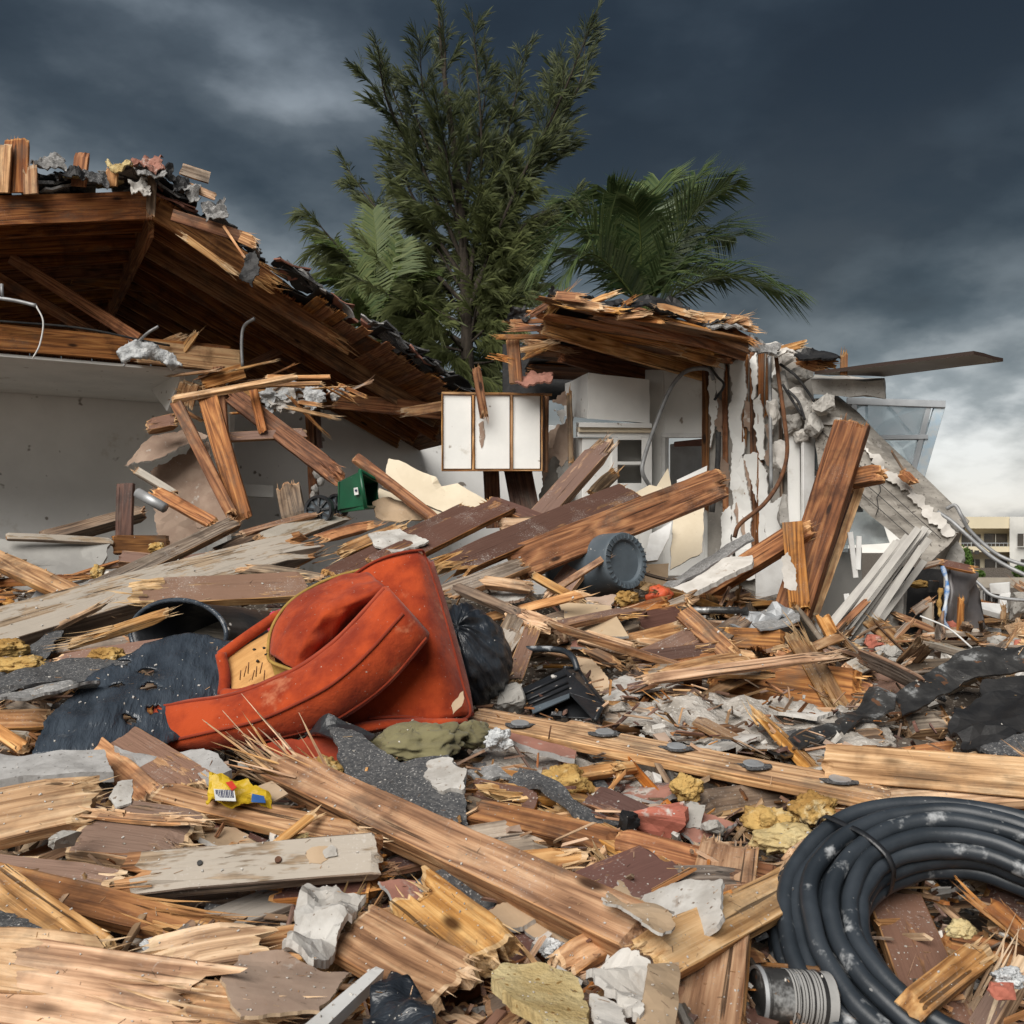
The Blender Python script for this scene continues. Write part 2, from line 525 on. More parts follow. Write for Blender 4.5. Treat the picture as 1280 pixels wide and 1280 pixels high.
def loft(name, rails, n, mat, parent=None, closed=True, label=None, cat=None, sub=3, cap=True, wrinkle=0.0, wscale=14):
    """surface through rails (lists of points of equal count); rails run along the length"""
    rs = [catmull([at(*p) if not isinstance(p, Vector) else p for p in r], n) for r in rails]
    m = len(rs[0])
    rows = []
    for i in range(m):
        col = [r[i] for r in rs]
        if closed:
            k = len(col); cc = []
            for j in range(k):
                p0, p1, p2, p3 = col[j - 1], col[j], col[(j + 1) % k], col[(j + 2) % k]
                for q in range(sub):
                    t = q / sub
                    lin = p1.lerp(p2, t)
                    cm = .5 * ((2 * p1) + (p2 - p0) * t + (2 * p0 - 5 * p1 + 4 * p2 - p3) * t * t + (3 * p1 - p0 - 3 * p2 + p3) * t ** 3)
                    cc.append(lin.lerp(cm, .55))
            col = cc
        else: col = catmull(col, sub)
        rows.append(col)
    w_ = len(rows[0])
    c = sum((p for r in rows for p in r), Vector()) / (m * w_)
    V = [p - c for r in rows for p in r]
    if wrinkle:
        V = [v + Vector((noise.noise(v * wscale), noise.noise(v * wscale + Vector((9, 0, 0))), noise.noise(v * wscale + Vector((0, 9, 0))))) * wrinkle for v in V]
    Fc = []
    for i in range(m - 1):
        for j in range(w_ if closed else w_ - 1):
            k = (j + 1) % w_
            Fc.append((i * w_ + j, i * w_ + k, (i + 1) * w_ + k, (i + 1) * w_ + j))
    if closed and cap:
        Fc.append(tuple(range(w_))[::-1]); Fc.append(tuple(range((m - 1) * w_, m * w_)))
    me = mesh_from(name, V, Fc, smooth=True)
    bm = bmesh.new(); bm.from_mesh(me); bmesh.ops.recalc_face_normals(bm, faces=bm.faces[:]); bm.to_mesh(me); bm.free()
    o = link(name, me, (mat,), parent, Matrix.Translation(c))
    if label: tag(o, label, cat)
    return o
# ------------------------------------------------------------------ materials (all procedural)
M = {}
WOODS = {}
def principled(t, **ins):
    b = t.node('ShaderNodeBsdfPrincipled', {k.replace('_', ' '): v for k, v in ins.items()})
    t.node('ShaderNodeOutputMaterial', {0: b.outputs[0]})
    return b
def wood(name, dark, mid, light, paint=None, cover=0.5, dust=0.25, grey=0.0, rough=0.7):
    m = bpy.data.materials.new(name); m.use_nodes = True; t = NT(m.node_tree)
    at_ = t.node('ShaderNodeAttribute', attribute_name='grain')
    rn = t.node('ShaderNodeAttribute', attribute_name='rnd')
    oi = t.node('ShaderNodeObjectInfo')
    rnd = rn.outputs['Fac']
    off = t.node('ShaderNodeCombineXYZ', {0: t.math('MULTIPLY', oi.outputs['Random'], 91.0), 1: t.math('MULTIPLY', oi.outputs['Random'], 37.0), 2: 0.0})
    v = t.vmath('ADD', at_.outputs['Vector'], off.outputs[0])
    fine = t.noise(t.vmath('MULTIPLY', v, (3.5, 150, 150)), 1.0, 3, .65)
    fib = t.noise(t.vmath('MULTIPLY', v, (1.3, 42, 42)), 1.0, 3, .6)
    big = t.noise(t.vmath('MULTIPLY', v, (.5, 7.5, 7.5)), 1.0, 2, .5, .35)
    ring = t.math('PINGPONG', t.math('MULTIPLY', big, 17.0), 1.0)
    blot = t.noise(v, 4.0, 4, .65)
    mixv = t.math('ADD', t.math('ADD', t.math('MULTIPLY', fine, .34), t.math('MULTIPLY', fib, .42)), t.math('MULTIPLY', ring, .24))
    col = t.ramp(mixv, [(.33, dark), (.50, mid), (.66, light)])
    crack = t.step(t.noise(t.vmath('MULTIPLY', v, (.8, 46, 46)), 1.0, 2, .5), .345, .295)
    col = t.mix(t.math('MULTIPLY', crack, .85), col, tuple(c * .22 for c in dark))
    col = t.mix(t.math('MULTIPLY', t.step(blot, .48, .72), .62), col, tuple(c * .40 for c in dark))
    if grey: col = t.mix(t.math('MULTIPLY', t.step(t.noise(t.vmath('MULTIPLY', v, (1.5, 5, 5)), 1.0, 3, .6), .35, .65), grey), col, (.24, .215, .19))
    dirt = t.noise(t.vmath('MULTIPLY', v, (2.2, 4, 4)), 1.0, 6, .7)
    col = t.mix(t.math('MULTIPLY', t.step(dirt, .50, .68), .55), col, (.105, .078, .058))
    # knots
    kn = t.node('ShaderNodeTexVoronoi', {'Vector': t.vmath('MULTIPLY', v, (1.6, 4.6, 4.6)), 'Scale': 1.0})
    col = t.mix(t.step(kn.outputs['Distance'], .12, .05), col, tuple(c * .35 for c in dark))
    h = t.math('SUBTRACT', t.math('ADD', t.math('ADD', fib, t.math('MULTIPLY', fine, .55)), t.math('MULTIPLY', ring, .3)), t.math('MULTIPLY', crack, .9))
    if paint:
        pm = t.math('ADD', t.noise(t.vmath('MULTIPLY', v, (2.0, 9, 9)), 1.0, 5, .65), t.math('MULTIPLY', fib, .22))
        lo = .80 - cover * .55
        pmask = t.step(pm, lo, lo + .06)
        col = t.mix(pmask, col, t.mix(t.math('MULTIPLY', blot, .55), paint, tuple(c * .55 for c in paint)))
        h = t.math('ADD', h, t.math('MULTIPLY', pmask, .5))
    hs = t.node('ShaderNodeHueSaturation', {'Hue': t.math('ADD', .500, t.math('MULTIPLY', rnd, .012)), 'Saturation': t.math('ADD', .80, t.math('MULTIPLY', t.math('FRACT', t.math('MULTIPLY', rnd, 7.3)), .30)),
                'Value': t.math('ADD', .50, t.math('MULTIPLY', t.math('FRACT', t.math('MULTIPLY', rnd, 13.7)), .78)), 'Color': col})
    col = hs.outputs[0]
    if dust:
        d1 = t.noise(v, 95.0, 2, .5); d2 = t.noise(v, 3.2, 3, .6)
        dm = t.math('MULTIPLY', t.step(d1, .60, .68), t.step(d2, .47, .66))
        haze = t.math('MULTIPLY', t.step(d2, .55, .78), .25)
        col = t.mix(t.math('MULTIPLY', t.math('MAXIMUM', dm, haze), dust * 2.2, clamp=True), col, (.50, .46, .42))
    bp = t.node('ShaderNodeBump', {'Strength': .75, 'Distance': .007, 'Height': h})
    principled(t, Base_Color=col, Roughness=rough, Normal=bp.outputs[0], Specular_IOR_Level=.25)
    M[name] = m
def mat(name, c1, c2=None, scale=6.0, rough=.8, bump=.3, bscale=40.0, bdist=.004, metal=0.0, speck=None, stain=None, detail=5, stretch=None, spec=.3, coord='Object', lo=.35, hi=.65):
    m = bpy.data.materials.new(name); m.use_nodes = True; t = NT(m.node_tree)
    tc_ = t.node('ShaderNodeTexCoord')
    oi = t.node('ShaderNodeObjectInfo')
    v = t.vmath('ADD', tc_.outputs[coord], t.node('ShaderNodeCombineXYZ', {0: t.math('MULTIPLY', oi.outputs['Random'], 31.0), 1: t.math('MULTIPLY', oi.outputs['Random'], 17.0), 2: 0.0}).outputs[0])
    if stretch: vs = t.vmath('MULTIPLY', v, stretch)
    else: vs = v
    n = t.noise(vs, scale, detail, .6)
    col = t.mix(t.step(n, lo, hi), c1, c2 or tuple(c * .7 for c in c1))
    if stain:       # (colour, threshold, scale)
        col = t.mix(t.step(t.noise(v, stain[2], 5, .65), stain[1], stain[1] + .10), col, stain[0])
    if speck:
        col = t.mix(t.step(t.noise(v, speck[2], 2, .5), speck[1], speck[1] + .05), col, speck[0])
    nb = t.noise(vs, bscale, 4, .6)
    bp = t.node('ShaderNodeBump', {'Strength': bump, 'Distance': bdist, 'Height': nb})
    principled(t, Base_Color=col, Roughness=rough, Normal=bp.outputs[0], Metallic=metal, Specular_IOR_Level=spec)
    M[name] = m
    return m
# lumber
wood('pine_fresh', (.21, .078, .026), (.45, .205, .078), (.64, .36, .165), dust=.10)
wood('pine_tan', (.15, .062, .027), (.37, .182, .086), (.56, .325, .175), dust=.2, grey=.05)
wood('pine_pale', (.24, .118, .058), (.49, .28, .155), (.66, .43, .265), dust=.18)
wood('torn_wood', (.30, .155, .075), (.54, .335, .185), (.68, .47, .30), dust=.05)
wood('cedar', (.105, .034, .013), (.28, .10, .036), (.43, .185, .07), dust=.08)
wood('cedar_dark', (.055, .019, .008), (.135, .049, .019), (.23, .093, .037), dust=.05)
wood('grey_wood', (.095, .062, .045), (.235, .17, .128), (.38, .295, .228), dust=.3, grey=.28)
wood('rotten', (.055, .030, .018), (.165, .098, .06), (.30, .20, .128), dust=.12, grey=.2)
wood('red_paint', (.16, .07, .035), (.30, .14, .075), (.40, .22, .13), paint=(.125, .058, .046), cover=.62, dust=.3)
wood('brown_paint', (.2, .10, .055), (.34, .18, .10), (.45, .27, .17), paint=(.22, .122, .09), cover=.58, dust=.3)
wood('white_paint', (.20, .14, .09), (.36, .27, .19), (.46, .36, .27), paint=(.45, .395, .335), cover=.50, dust=.25)
wood('dark_stain', (.045, .018, .012), (.085, .034, .022), (.13, .055, .035), dust=.06, rough=.5)
for k, (a, b, c) in dict(fresh=('pine_fresh', 'pine_fresh', 'torn_wood'), tan=('pine_tan', 'pine_fresh', 'torn_wood'), pale=('pine_pale', 'pine_tan', 'torn_wood'), cedar=('cedar', 'cedar', 'pine_fresh'),
        cdark=('cedar_dark', 'cedar_dark', 'cedar'), grey=('grey_wood', 'pine_tan', 'pine_tan'), rot=('rotten', 'rotten', 'pine_tan'), red=('red_paint', 'cedar', 'pine_fresh'),
        brown=('brown_paint', 'pine_tan', 'torn_wood'), white=('white_paint', 'grey_wood', 'pine_tan'), stain=('dark_stain', 'dark_stain', 'cedar')).items():
    WOODS[k] = (a, b, c)
# building fabric
mat('wall_white', (.79, .78, .75), (.70, .695, .67), 1.6, .7, .15, 30, speck=((.30, .26, .22), .70, 9), stain=((.56, .53, .48), .62, 2.2))
mat('plaster', (.60, .57, .53), (.48, .45, .41), 5, .9, .5, 45, stain=((.36, .30, .25), .60, 7))
mat('gypsum', (.56, .54, .51), (.44, .41, .375), 9, .95, .6, 60)
mat('drywall_paper', (.38, .28, .215), (.29, .20, .15), 3, .9, .4, 25, stain=((.50, .45, .40), .60, 6))
mat('hardboard', (.48, .36, .235), (.42, .31, .20), 3, .7, .1, 60)
mat('cream_panel', (.66, .57, .43), (.60, .51, .375), 2.5, .6, .1, 40, speck=((.4, .3, .2), .72, 30))
mat('grey_panel', (.30, .29, .27), (.25, .24, .225), 2.5, .6, .12, 30, stain=((.42, .40, .37), .66, 4))
mat('concrete', (.42, .40, .37), (.31, .295, .27), 4, .95, .7, 35, .008, speck=((.2, .18, .16), .66, 40), stain=((.5, .47, .43), .6, 3))
mat('concrete_form', (.37, .34, .30), (.22, .20, .175), 3, .9, .6, 9, .012, stretch=(1.2, 1.2, 4), speck=((.14, .125, .11), .64, 30), stain=((.48, .45, .41), .58, 4))
mat('block', (.36, .335, .30), (.28, .26, .235), 5, .95, .7, 50, .006, stain=((.52, .49, .45), .58, 6))
mat('stucco_red', (.42, .14, .095), (.36, .115, .08), 6, .9, .5, 60, stain=((.5, .46, .42), .60, 8))
mat('ground_dirt', (.11, .088, .07), (.05, .038, .028), 2.2, .95, 1.0, 14, .03, speck=((.36, .32, .27), .60, 34), stain=((.28, .255, .225), .60, 1.1))
mat('shingle', (.050, .052, .056), (.10, .098, .098), 60, .95, .8, 160, .004, speck=((.30, .29, .28), .62, 120), stain=((.15, .145, .14), .60, 3))
mat('shingle_pale', (.28, .275, .27), (.18, .175, .17), 30, .95, .7, 120, .004, speck=((.45, .44, .42), .62, 90))
mat('tar_paper', (.012, .012, .013), (.022, .021, .021), 8, .55, .5, 22, .01)
mat('tile_grey', (.38, .37, .36), (.29, .28, .27), 12, .9, .5, 70, speck=((.18, .17, .16), .66, 60))
mat('tile_red', (.33, .155, .115), (.25, .12, .09), 6, .85, .4, 60, stain=((.42, .38, .34), .60, 5))
# other stuff
mat('fabric_orange', (.40, .060, .017), (.20, .025, .010), 4.5, .95, .55, 22, .012, speck=((.38, .29, .24), .715, 75), stain=((.40, .13, .065), .60, 3.4), spec=.1, detail=9)
mat('fabric_dark', (.27, .042, .018), (.2, .03, .014), 6, .95, .4, 220, .003, spec=.1)
mat('piping_olive', (.34, .22, .055), (.27, .17, .04), 12, .85, .2, 80)
mat('chair_ply', (.58, .32, .115), (.48, .25, .085), 6, .8, .3, 60, stretch=(1, 7, 1), stain=((.3, .15, .06), .66, 10))
mat('black_plastic', (.012, .013, .015), (.022, .023, .026), 5, .38, .5, 20, .01, stain=((.06, .062, .065), .64, 5), spec=.5)
mat('bag_black', (.013, .016, .021), (.026, .032, .041), 4, .36, .8, 9, .02, stretch=(3, .7, 1), spec=.6, stain=((.06, .068, .078), .64, 4))
mat('plastic_sheet', (.024, .031, .041), (.046, .058, .074), 4, .27, .8, 8, .03, stretch=(.7, 2.6, 1), spec=.55, stain=((.10, .108, .116), .62, 6))
mat('rubber', (.017, .022, .028), (.032, .039, .048), 4, .40, .25, 40, .003, stain=((.36, .37, .38), .585, 5), speck=((.2, .2, .2), .73, 50), spec=.5)
mat('bin_grey', (.095, .118, .138), (.07, .088, .104), 4, .5, .2, 60, .002, speck=((.30, .30, .30), .69, 40), spec=.4)
mat('bin_green', (.008, .085, .038), (.006, .06, .028), 3, .38, .1, 40, .002, speck=((.2, .2, .18), .74, 40), spec=.5)
mat('galv', (.42, .43, .44), (.33, .335, .34), 9, .5, .2, 50, .002, metal=.5, stain=((.26, .23, .2), .66, 6))
mat('dark_metal', (.03, .029, .029), (.07, .068, .066), 6, .38, .6, 20, .008, metal=.4, stain=((.34, .34, .335), .565, 6), speck=((.16, .08, .045), .66, 14), detail=8)
mat('aluminium', (.46, .48, .50), (.38, .40, .42), 5, .45, .1, 40, metal=.35)
mat('frame_blue', (.40, .52, .62), (.52, .56, .58), 8, .6, .2, 40)
mat('pvc_white', (.66, .655, .64), (.56, .55, .53), 6, .5, .1, 40, stain=((.4, .37, .33), .66, 6))
mat('slat_grey', (.44, .42, .385), (.36, .34, .315), 5, .6, .2, 40, stretch=(1, 5, 5))
mat('foam_yellow', (.50, .33, .12), (.31, .175, .055), 6, .98, 1.0, 45, .012, stain=((.56, .45, .26), .57, 7), speck=((.16, .085, .03), .66, 38), detail=8, spec=.1)
mat('foam_pale', (.54, .44, .24), (.40, .29, .13), 5, .98, 1.0, 55, .008, speck=((.25, .15, .05), .66, 36), detail=8, spec=.1)
mat('insulation', (.62, .63, .63), (.42, .43, .44), 16, 1, 1.0, 30, .03)
mat('cloth_olive', (.185, .165, .085), (.115, .10, .052), 6, .95, .6, 90, .004, stain=((.3, .28, .22), .64, 5))
mat('cloth_pink', (.58, .03, .09), (.42, .02, .06), 6, .9, .5, 60)
mat('paper_white', (.50, .48, .45), (.34, .315, .285), 7, .9, .6, 22, .008, stain=((.26, .21, .17), .585, 5), speck=((.16, .12, .09), .68, 40), detail=8)
mat('cardboard', (.45, .33, .22), (.37, .265, .17), 4, .9, .3, 20, stain=((.58, .53, .47), .64, 6))
mat('dust', (.44, .405, .365), (.29, .26, .225), 7, .98, 1.0, 30, .02, speck=((.52, .49, .45), .60, 46), stain=((.13, .10, .078), .57, 9), detail=9)
mat('label_grey', (.36, .355, .345), (.28, .275, .265), 9, .45, .1, 30)
mat('packet_yellow', (.55, .37, .02), (.42, .27, .015), 5, .4, .5, 30, .01)
mat('packet_blue', (.03, .09, .28), (.05, .14, .36), 8, .35, .3, 20)
mat('packet_red', (.55, .05, .03), (.5, .04, .02), 8, .35, .3, 20)
mat('ink', (.015, .02, .06), (.02, .025, .07), 9, .5, 0, 20)
mat('print_white', (.72, .72, .70), None, 6, .45, .1, 20)
mat('orange_plastic', (.60, .11, .04), (.45, .075, .03), 8, .5, .5, 20, .008)
mat('green_bottle', (.03, .28, .12), (.02, .18, .08), 8, .25, .3, 20, .004, spec=.6)
mat('blue_tape', (.04, .16, .40), (.55, .58, .60), 16, .6, .4, 30)
mat('machine_grey', (.115, .105, .105), (.085, .077, .077), 4, .38, .15, 20, .004, spec=.5, stain=((.25, .24, .23), .68, 6))
mat('cable_dark', (.022, .022, .024), (.05, .048, .046), 14, .7, .2, 60, stain=((.24, .22, .2), .62, 9))
mat('conduit', (.33, .335, .34), (.22, .222, .225), 8, .5, .2, 50, metal=.3)
mat('rust', (.17, .075, .035), (.09, .042, .024), 14, .85, .5, 60)
mat('bark', (.032, .026, .02), (.06, .048, .037), 10, .95, 1.0, 24, .02, stretch=(3, 3, .6))
mat('palm_trunk', (.17, .145, .115), (.10, .085, .066), 6, .95, .8, 20, .02, stretch=(.5, .5, 6))
mat('building_cream', (.66, .58, .42), (.60, .53, .385), .15, .85, .1, 4)
mat('building_white', (.66, .65, .61), None, .2, .85, .1, 4)
mat('scuff_wall', (.82, .81, .79), (.74, .73, .71), 1.2, .7, .2, 30, speck=((.25, .22, .19), .69, 5), stain=((.60, .57, .52), .60, 1.5), detail=8)
mat('window_dark', (.035, .032, .03), (.07, .06, .05), .5, .2, .05, 3, spec=.6)
mat('old_wall', (.36, .32, .265), (.26, .23, .19), .9, .95, .5, 6, .02, stain=((.15, .135, .115), .60, 1.4))
def leaf(name, c1, c2, tr=.25, rough=.55):
    m = bpy.data.materials.new(name); m.use_nodes = True; t = NT(m.node_tree)
    a = t.node('ShaderNodeAttribute', attribute_name='rnd')
    col = t.mix(a.outputs['Fac'], c1, c2)
    d = t.node('ShaderNodeBsdfPrincipled', {'Base Color': col, 'Roughness': rough, 'Specular IOR Level': .3})
    tl = t.node('ShaderNodeBsdfTranslucent', {'Color': col})
    mx = t.node('ShaderNodeMixShader', {0: tr, 1: d.outputs[0], 2: tl.outputs[0]})
    t.node('ShaderNodeOutputMaterial', {0: mx.outputs[0]})
    M[name] = m
for nm in ('fabric_orange', 'fabric_dark', 'cloth_olive', 'cloth_pink'):
    b_ = [n for n in M[nm].node_tree.nodes if n.bl_idname == 'ShaderNodeBsdfPrincipled'][0]
    b_.inputs['Sheen Weight'].default_value = .12; b_.inputs['Sheen Roughness'].default_value = .5
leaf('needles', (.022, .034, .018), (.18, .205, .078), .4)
leaf('palm_leaf', (.035, .066, .024), (.15, .19, .075), .3, .4)
leaf('palm_leaf_warm', (.05, .085, .02), (.13, .155, .045))
leaf('shrub_leaf', (.05, .10, .02), (.12, .20, .04))
def glass(name):
    m = bpy.data.materials.new(name); m.use_nodes = True; t = NT(m.node_tree)
    tc_ = t.node('ShaderNodeTexCoord')
    n = t.noise(tc_.outputs['Object'], 3.0, 3)
    g = t.node('ShaderNodeBsdfGlossy', {'Color': (.9, .95, 1), 'Roughness': .06})
    d = t.node('ShaderNodeBsdfDiffuse', {'Color': (.50, .53, .55)})
    tr = t.node('ShaderNodeBsdfTransparent', {'Color': (.86, .90, .91)})
    a = t.node('ShaderNodeMixShader', {0: .5, 1: g.outputs[0], 2: d.outputs[0]})
    b = t.node('ShaderNodeMixShader', {0: t.math('ADD', .34, t.math('MULTIPLY', t.step(n, .4, .65), .3)), 1: tr.outputs[0], 2: a.outputs[0]})
    t.node('ShaderNodeOutputMaterial', {0: b.outputs[0]})
    M[name] = m
glass('dusty_glass')

# ------------------------------------------------------------------ ground
def build_ground():
    ys = [.3 + .12 * i for i in range(125)]
    y = ys[-1]
    while y < 1500: y *= 1.22; ys.append(y)
    xs = [-8 + .12 * i for i in range(134)]
    x = 8.0; ext = []
    while x < 1500: x *= 1.35; ext.append(x)
    xs = [-e for e in reversed(ext)] + xs + ext
    ys = [-1500, -300, -60, -12, -3, -1] + ys
    V = []
    for y in ys:
        for x in xs:
            z = height(x, y) if y > 0 else .3
            if -9 < x < 9 and 0 < y < 16: z += .06 * noise.noise((x * 5, y * 5, 1)) + .03 * noise.noise((x * 13, y * 13, 4)) - .05 - .16 * (1 - sstep(.05, .2, x / max(y, .5)) * sstep(4.7, 5.2, y))
            V.append((x, y, z - .02))
    nx = len(xs)
    Fc = [(j * nx + i, j * nx + i + 1, (j + 1) * nx + i + 1, (j + 1) * nx + i) for j in range(len(ys) - 1) for i in range(nx - 1)]
    tag(link('ground', mesh_from('ground', V, Fc, smooth=True), ('ground_dirt',)), kind='structure')
build_ground()
# ------------------------------------------------------------------ the ruined house
house = thing('ruined_house', 'storm-wrecked white house with torn open brown timber roof', 'house', (-2, 11, 0))
HO = Vector((-5.2, 10.0, 0)); HU = Vector((.886, .463, 0)); HV = Vector((-.463, .886, 0))
def H(u, v, z): return HO + HU * u + HV * v + Vector((0, 0, z))
def quad(name, q, thick, mats, parent=house, label=None, cat=None, **kw):
    """wall slab: q = four corners (px,py,d) or points facing the camera"""
    p = [at(*s) if not isinstance(s, Vector) else s for s in q]
    n = (p[1] - p[0]).cross(p[3] - p[0]).normalized()
    c = sum(p, Vector()) / 4
    if n.dot(c - Vector((0, 0, EYE))) < 0: n = -n
    return hexa(name, label, p + [x + n * thick for x in p], mats, cat, parent, **kw)
def hb(name, a, b, w_, t, mt, **kw): return board(name, None, a, b, w_, t, mt, parent=house, **kw)

# left wing: room shell
quad('back_wall', [H(-3, 2.6, 3.66), H(8.2, 2.6, 3.66), H(8.2, 2.6, .2), H(-3, 2.6, .2)], .12, 'scuff_wall')
cz = 3.60
hexa('ceiling', None, [H(-3, .06, cz), H(2.4, .06, cz), H(2.4, 2.58, cz), H(-3, 2.58, cz), H(-3, .06, cz + .03), H(2.4, .06, cz + .03), H(2.4, 2.58, cz + .03), H(-3, 2.58, cz + .03)], 'wall_white', parent=house, bevel=0)
hb('beam', H(-3, 0, 3.79), H(2.30, 0, 3.79), .26, .09, 'cedar', roll=90, b1=.02)
hb('beam', H(1.3, -.03, 3.765), H(2.42, -.03, 3.75), .25, .05, 'fresh', roll=90, b0=.05, b1=.02)
quad('wall_return', [(186, 484, 12.2), (224, 452, 10.95), (226, 470, 10.95), (208, 514, 11.2)], .05, ('wall_white',))
quad('wall_panel', [H(2.5, 1.0, 3.5), H(2.5, 2.58, 3.5), H(2.5, 2.58, .5), H(2.5, 1.4, .5)], .06, 'wall_white')
# roof frame
RZ, RU = 5.20, 1.37
SR, SL = .49, .20
nR = (HU * SR + Vector((0, 0, 1))).normalized(); nL = (-HU * SL + Vector((0, 0, 1))).normalized()
def rr(s, v, dz=0): return H(RU + s, v, RZ - SR * s + dz)
def rl(s, v, dz=0): return H(RU - s, v, RZ - SL * s + dz)
hb('ridge_beam', H(RU, -.62, RZ - .12), H(RU, 5.2, RZ - .12), .06, .24, 'cedar', b0=.03)
vs = [-.72, -.15, .5, 1.1, 1.75, 2.4, 3.0, 3.6, 4.3, 4.9]
for i, v in enumerate(vs):
    hb('rafter', rl(.02, v, -.07), rl(3.9, v, -.07), .28 if i == 0 else .2, .05, 'cedar', roll=90)
    Lr = [1.35, 2.3, 3.7, 3.95, 3.9, 3.9, 3.9, 3.8, 3.8, 3.8][i]
    hb('rafter', rr(.04, v, -.07), rr(Lr, v + (.06 if i == 0 else 0), -.07), .25 if i in (0, 2) else .2, .05, 'cedar', roll=90, b1=.35 if i < 2 else .05)
# roof boards: real planks with uneven broken front ends
rb = random.Random(11)
s = -.12
while s < 4.25:
    w_ = rb.choice((.14, .14, .19, .12))
    v0 = -.78 + rb.uniform(0, .22) + (.35 if 1.25 < s < 1.6 else 0) + (.25 * sstep(1.4, 4.2, s))
    if s > 3.9: v0 += rb.uniform(.1, .5)
    hb('roof_board', rr(s + w_ / 2, v0, .055 + rb.uniform(0, .01)), rr(s + w_ / 2, 5.2, .055), w_ - .006, .022, rb.choice(('cdark', 'cedar', 'cdark', 'cedar')), nrm=nR, b0=rb.uniform(.05, .22), fine=False)
    s += w_ / math.sqrt(1 + SR * SR)
s = -.1
while s < 3.9:
    w_ = .16
    hb('roof_board', rl(s + w_ / 2, -.76 + rb.uniform(0, .12), .055), rl(s + w_ / 2, 5.2, .055), w_ - .006, .022, rb.choice(('cedar', 'cdark')), nrm=nL, b0=.08, fine=False)
    s += w_
sheet('roofing_felt', None, [rr(.05, -.5, .09), rr(2.0, -.4, .09), rr(4.2, -.1, .09), rr(4.2, 5.1, .09), rr(.05, 5.1, .09)], .012, 'tar_paper', parent=house, ragged=.04, rough=.02, res=.3)
sheet('roofing_felt', None, [rl(.05, -.5, .09), rl(.05, 5.1, .09), rl(3.9, 5.1, .09), rl(3.9, -.55, .09)], .012, 'tar_paper', parent=house, ragged=.04, rough=.02, res=.3)
# attic gable far behind
gz = 3.66
me_pts = [H(RU + 4.1, 5.15, gz - .5), H(RU, 5.15, RZ), H(RU - 3.9, 5.15, RZ - .8), H(RU - 3.9, 5.15, gz - .5)]
for k in range(20):
    u0 = -2.6 + k * .43
    zt = min(RZ - SR * max(0, u0 + .2 - RU), RZ - SL * max(0, RU - u0 - .2)) - .05
    if zt > 3.3: hb('gable_board', H(u0 + .2, 5.12, 3.0), H(u0 + .2, 5.12, zt), .42, .025, 'cdark', nrm=-HV, fine=False)
# torn roofing along the broken edge
def flap(c, sx, sy, t, mt, rot):
    me = mesh_from('shingle', *flapgeo(sx, sy, t))
    link('shingle', me, (mt,), house, Matrix.Translation(c) @ rot)
def flapgeo(sx, sy, t):
    V, Fc = [], []
    n = 5; k = R.uniform(0, 99); curl = R.uniform(-.25, .35)
    for lay in (0, -t):
        for i in range(n + 1):
            for j in range(3):
                x = (i / n - .5) * sx; y = (j / 2 - .5) * sy
                if j in (0, 2): y += .18 * sy * noise.noise((x * 30, k, j))
                if i in (0, n): x += .18 * sx * noise.noise((y * 30, k, i))
                V.append((x, y, lay + .12 * sx * noise.noise((x * 5, y * 5, k)) + curl * x * x / sx * 1.5))
    m = 3 * (n + 1)
    for i in range(n):
        for j in range(2):
            a = i * 3 + j
            Fc += [(a, a + 3, a + 4, a + 1), (a + m + 1, a + m + 4, a + m + 3, a + m)]
    for i in range(n):
        a = i * 3
        Fc += [(a + 3, a, a + m, a + m + 3), (a + 2, a + 5, a + m + 5, a + m + 2)]
    for j in range(2):
        Fc += [(j, j + 1, j + m + 1, j + m)]
        e = n * 3 + j
        Fc += [(e + 1, e, e + m, e + m + 1)]
    return V, Fc
rs = random.Random(5)
for k in range(95):
    s = rs.uniform(0, 4.2); v = -.72 + abs(rs.gauss(0, .14)) + .25 * sstep(1.4, 4.2, s)
    mt = rs.choice(('shingle', 'shingle', 'tar_paper', 'tar_paper', 'shingle_pale', 'tile_red', 'shingle'))
    rot = Matrix.Rotation(math.atan2(HU.y, HU.x) + rs.uniform(-.5, .5), 4, 'Z') @ Matrix.Rotation(math.atan(SR) + rs.uniform(-.3, .3), 4, 'Y') @ Matrix.Rotation(rs.uniform(-.3, .3), 4, 'X')
    flap(rr(s, v, .12 + rs.uniform(0, .09)), rs.uniform(.18, .42), rs.uniform(.12, .3), rs.uniform(.008, .03), mt, rot)
for k in range(46):
    s = rs.uniform(0, 2.2); v = -.7 + abs(rs.gauss(0, .18))
    mt = rs.choice(('shingle', 'shingle_pale', 'tar_paper', 'foam_pale', 'shingle', 'shingle_pale'))
    rot = Matrix.Rotation(math.atan2(HU.y, HU.x) + rs.uniform(-.5, .5), 4, 'Z') @ Matrix.Rotation(-.1 + rs.uniform(-.35, .35), 4, 'Y') @ Matrix.Rotation(rs.uniform(-.3, .3), 4, 'X')
    flap(rl(s, v, .13 + rs.uniform(0, .14)), rs.uniform(.18, .45), rs.uniform(.12, .3), rs.uniform(.008, .04), mt, rot)
def pb(name, x0, y0, d0, x1, y1, d1, w_, t, mt, roll=90, parent=house, **kw):
    if 'nrm' in kw: roll = 0
    return board(name, None, at(x0, y0, d0), at(x1, y1, d1), w_, t, mt, roll=roll, parent=parent, **kw)
CAMN = Vector((-.1, -1, .12))
pb('board_stub', -6, 240, 9.3, -2, 178, 9.3, .26, .03, 'fresh', nrm=CAMN, b1=.03)
pb('board_stub', 18, 240, 9.35, 20, 172, 9.35, .25, .03, 'cedar', nrm=CAMN, b1=.05)
pb('board_stub', 38, 242, 9.33, 36, 205, 9.33, .14, .03, 'fresh', nrm=CAMN, b1=.1)
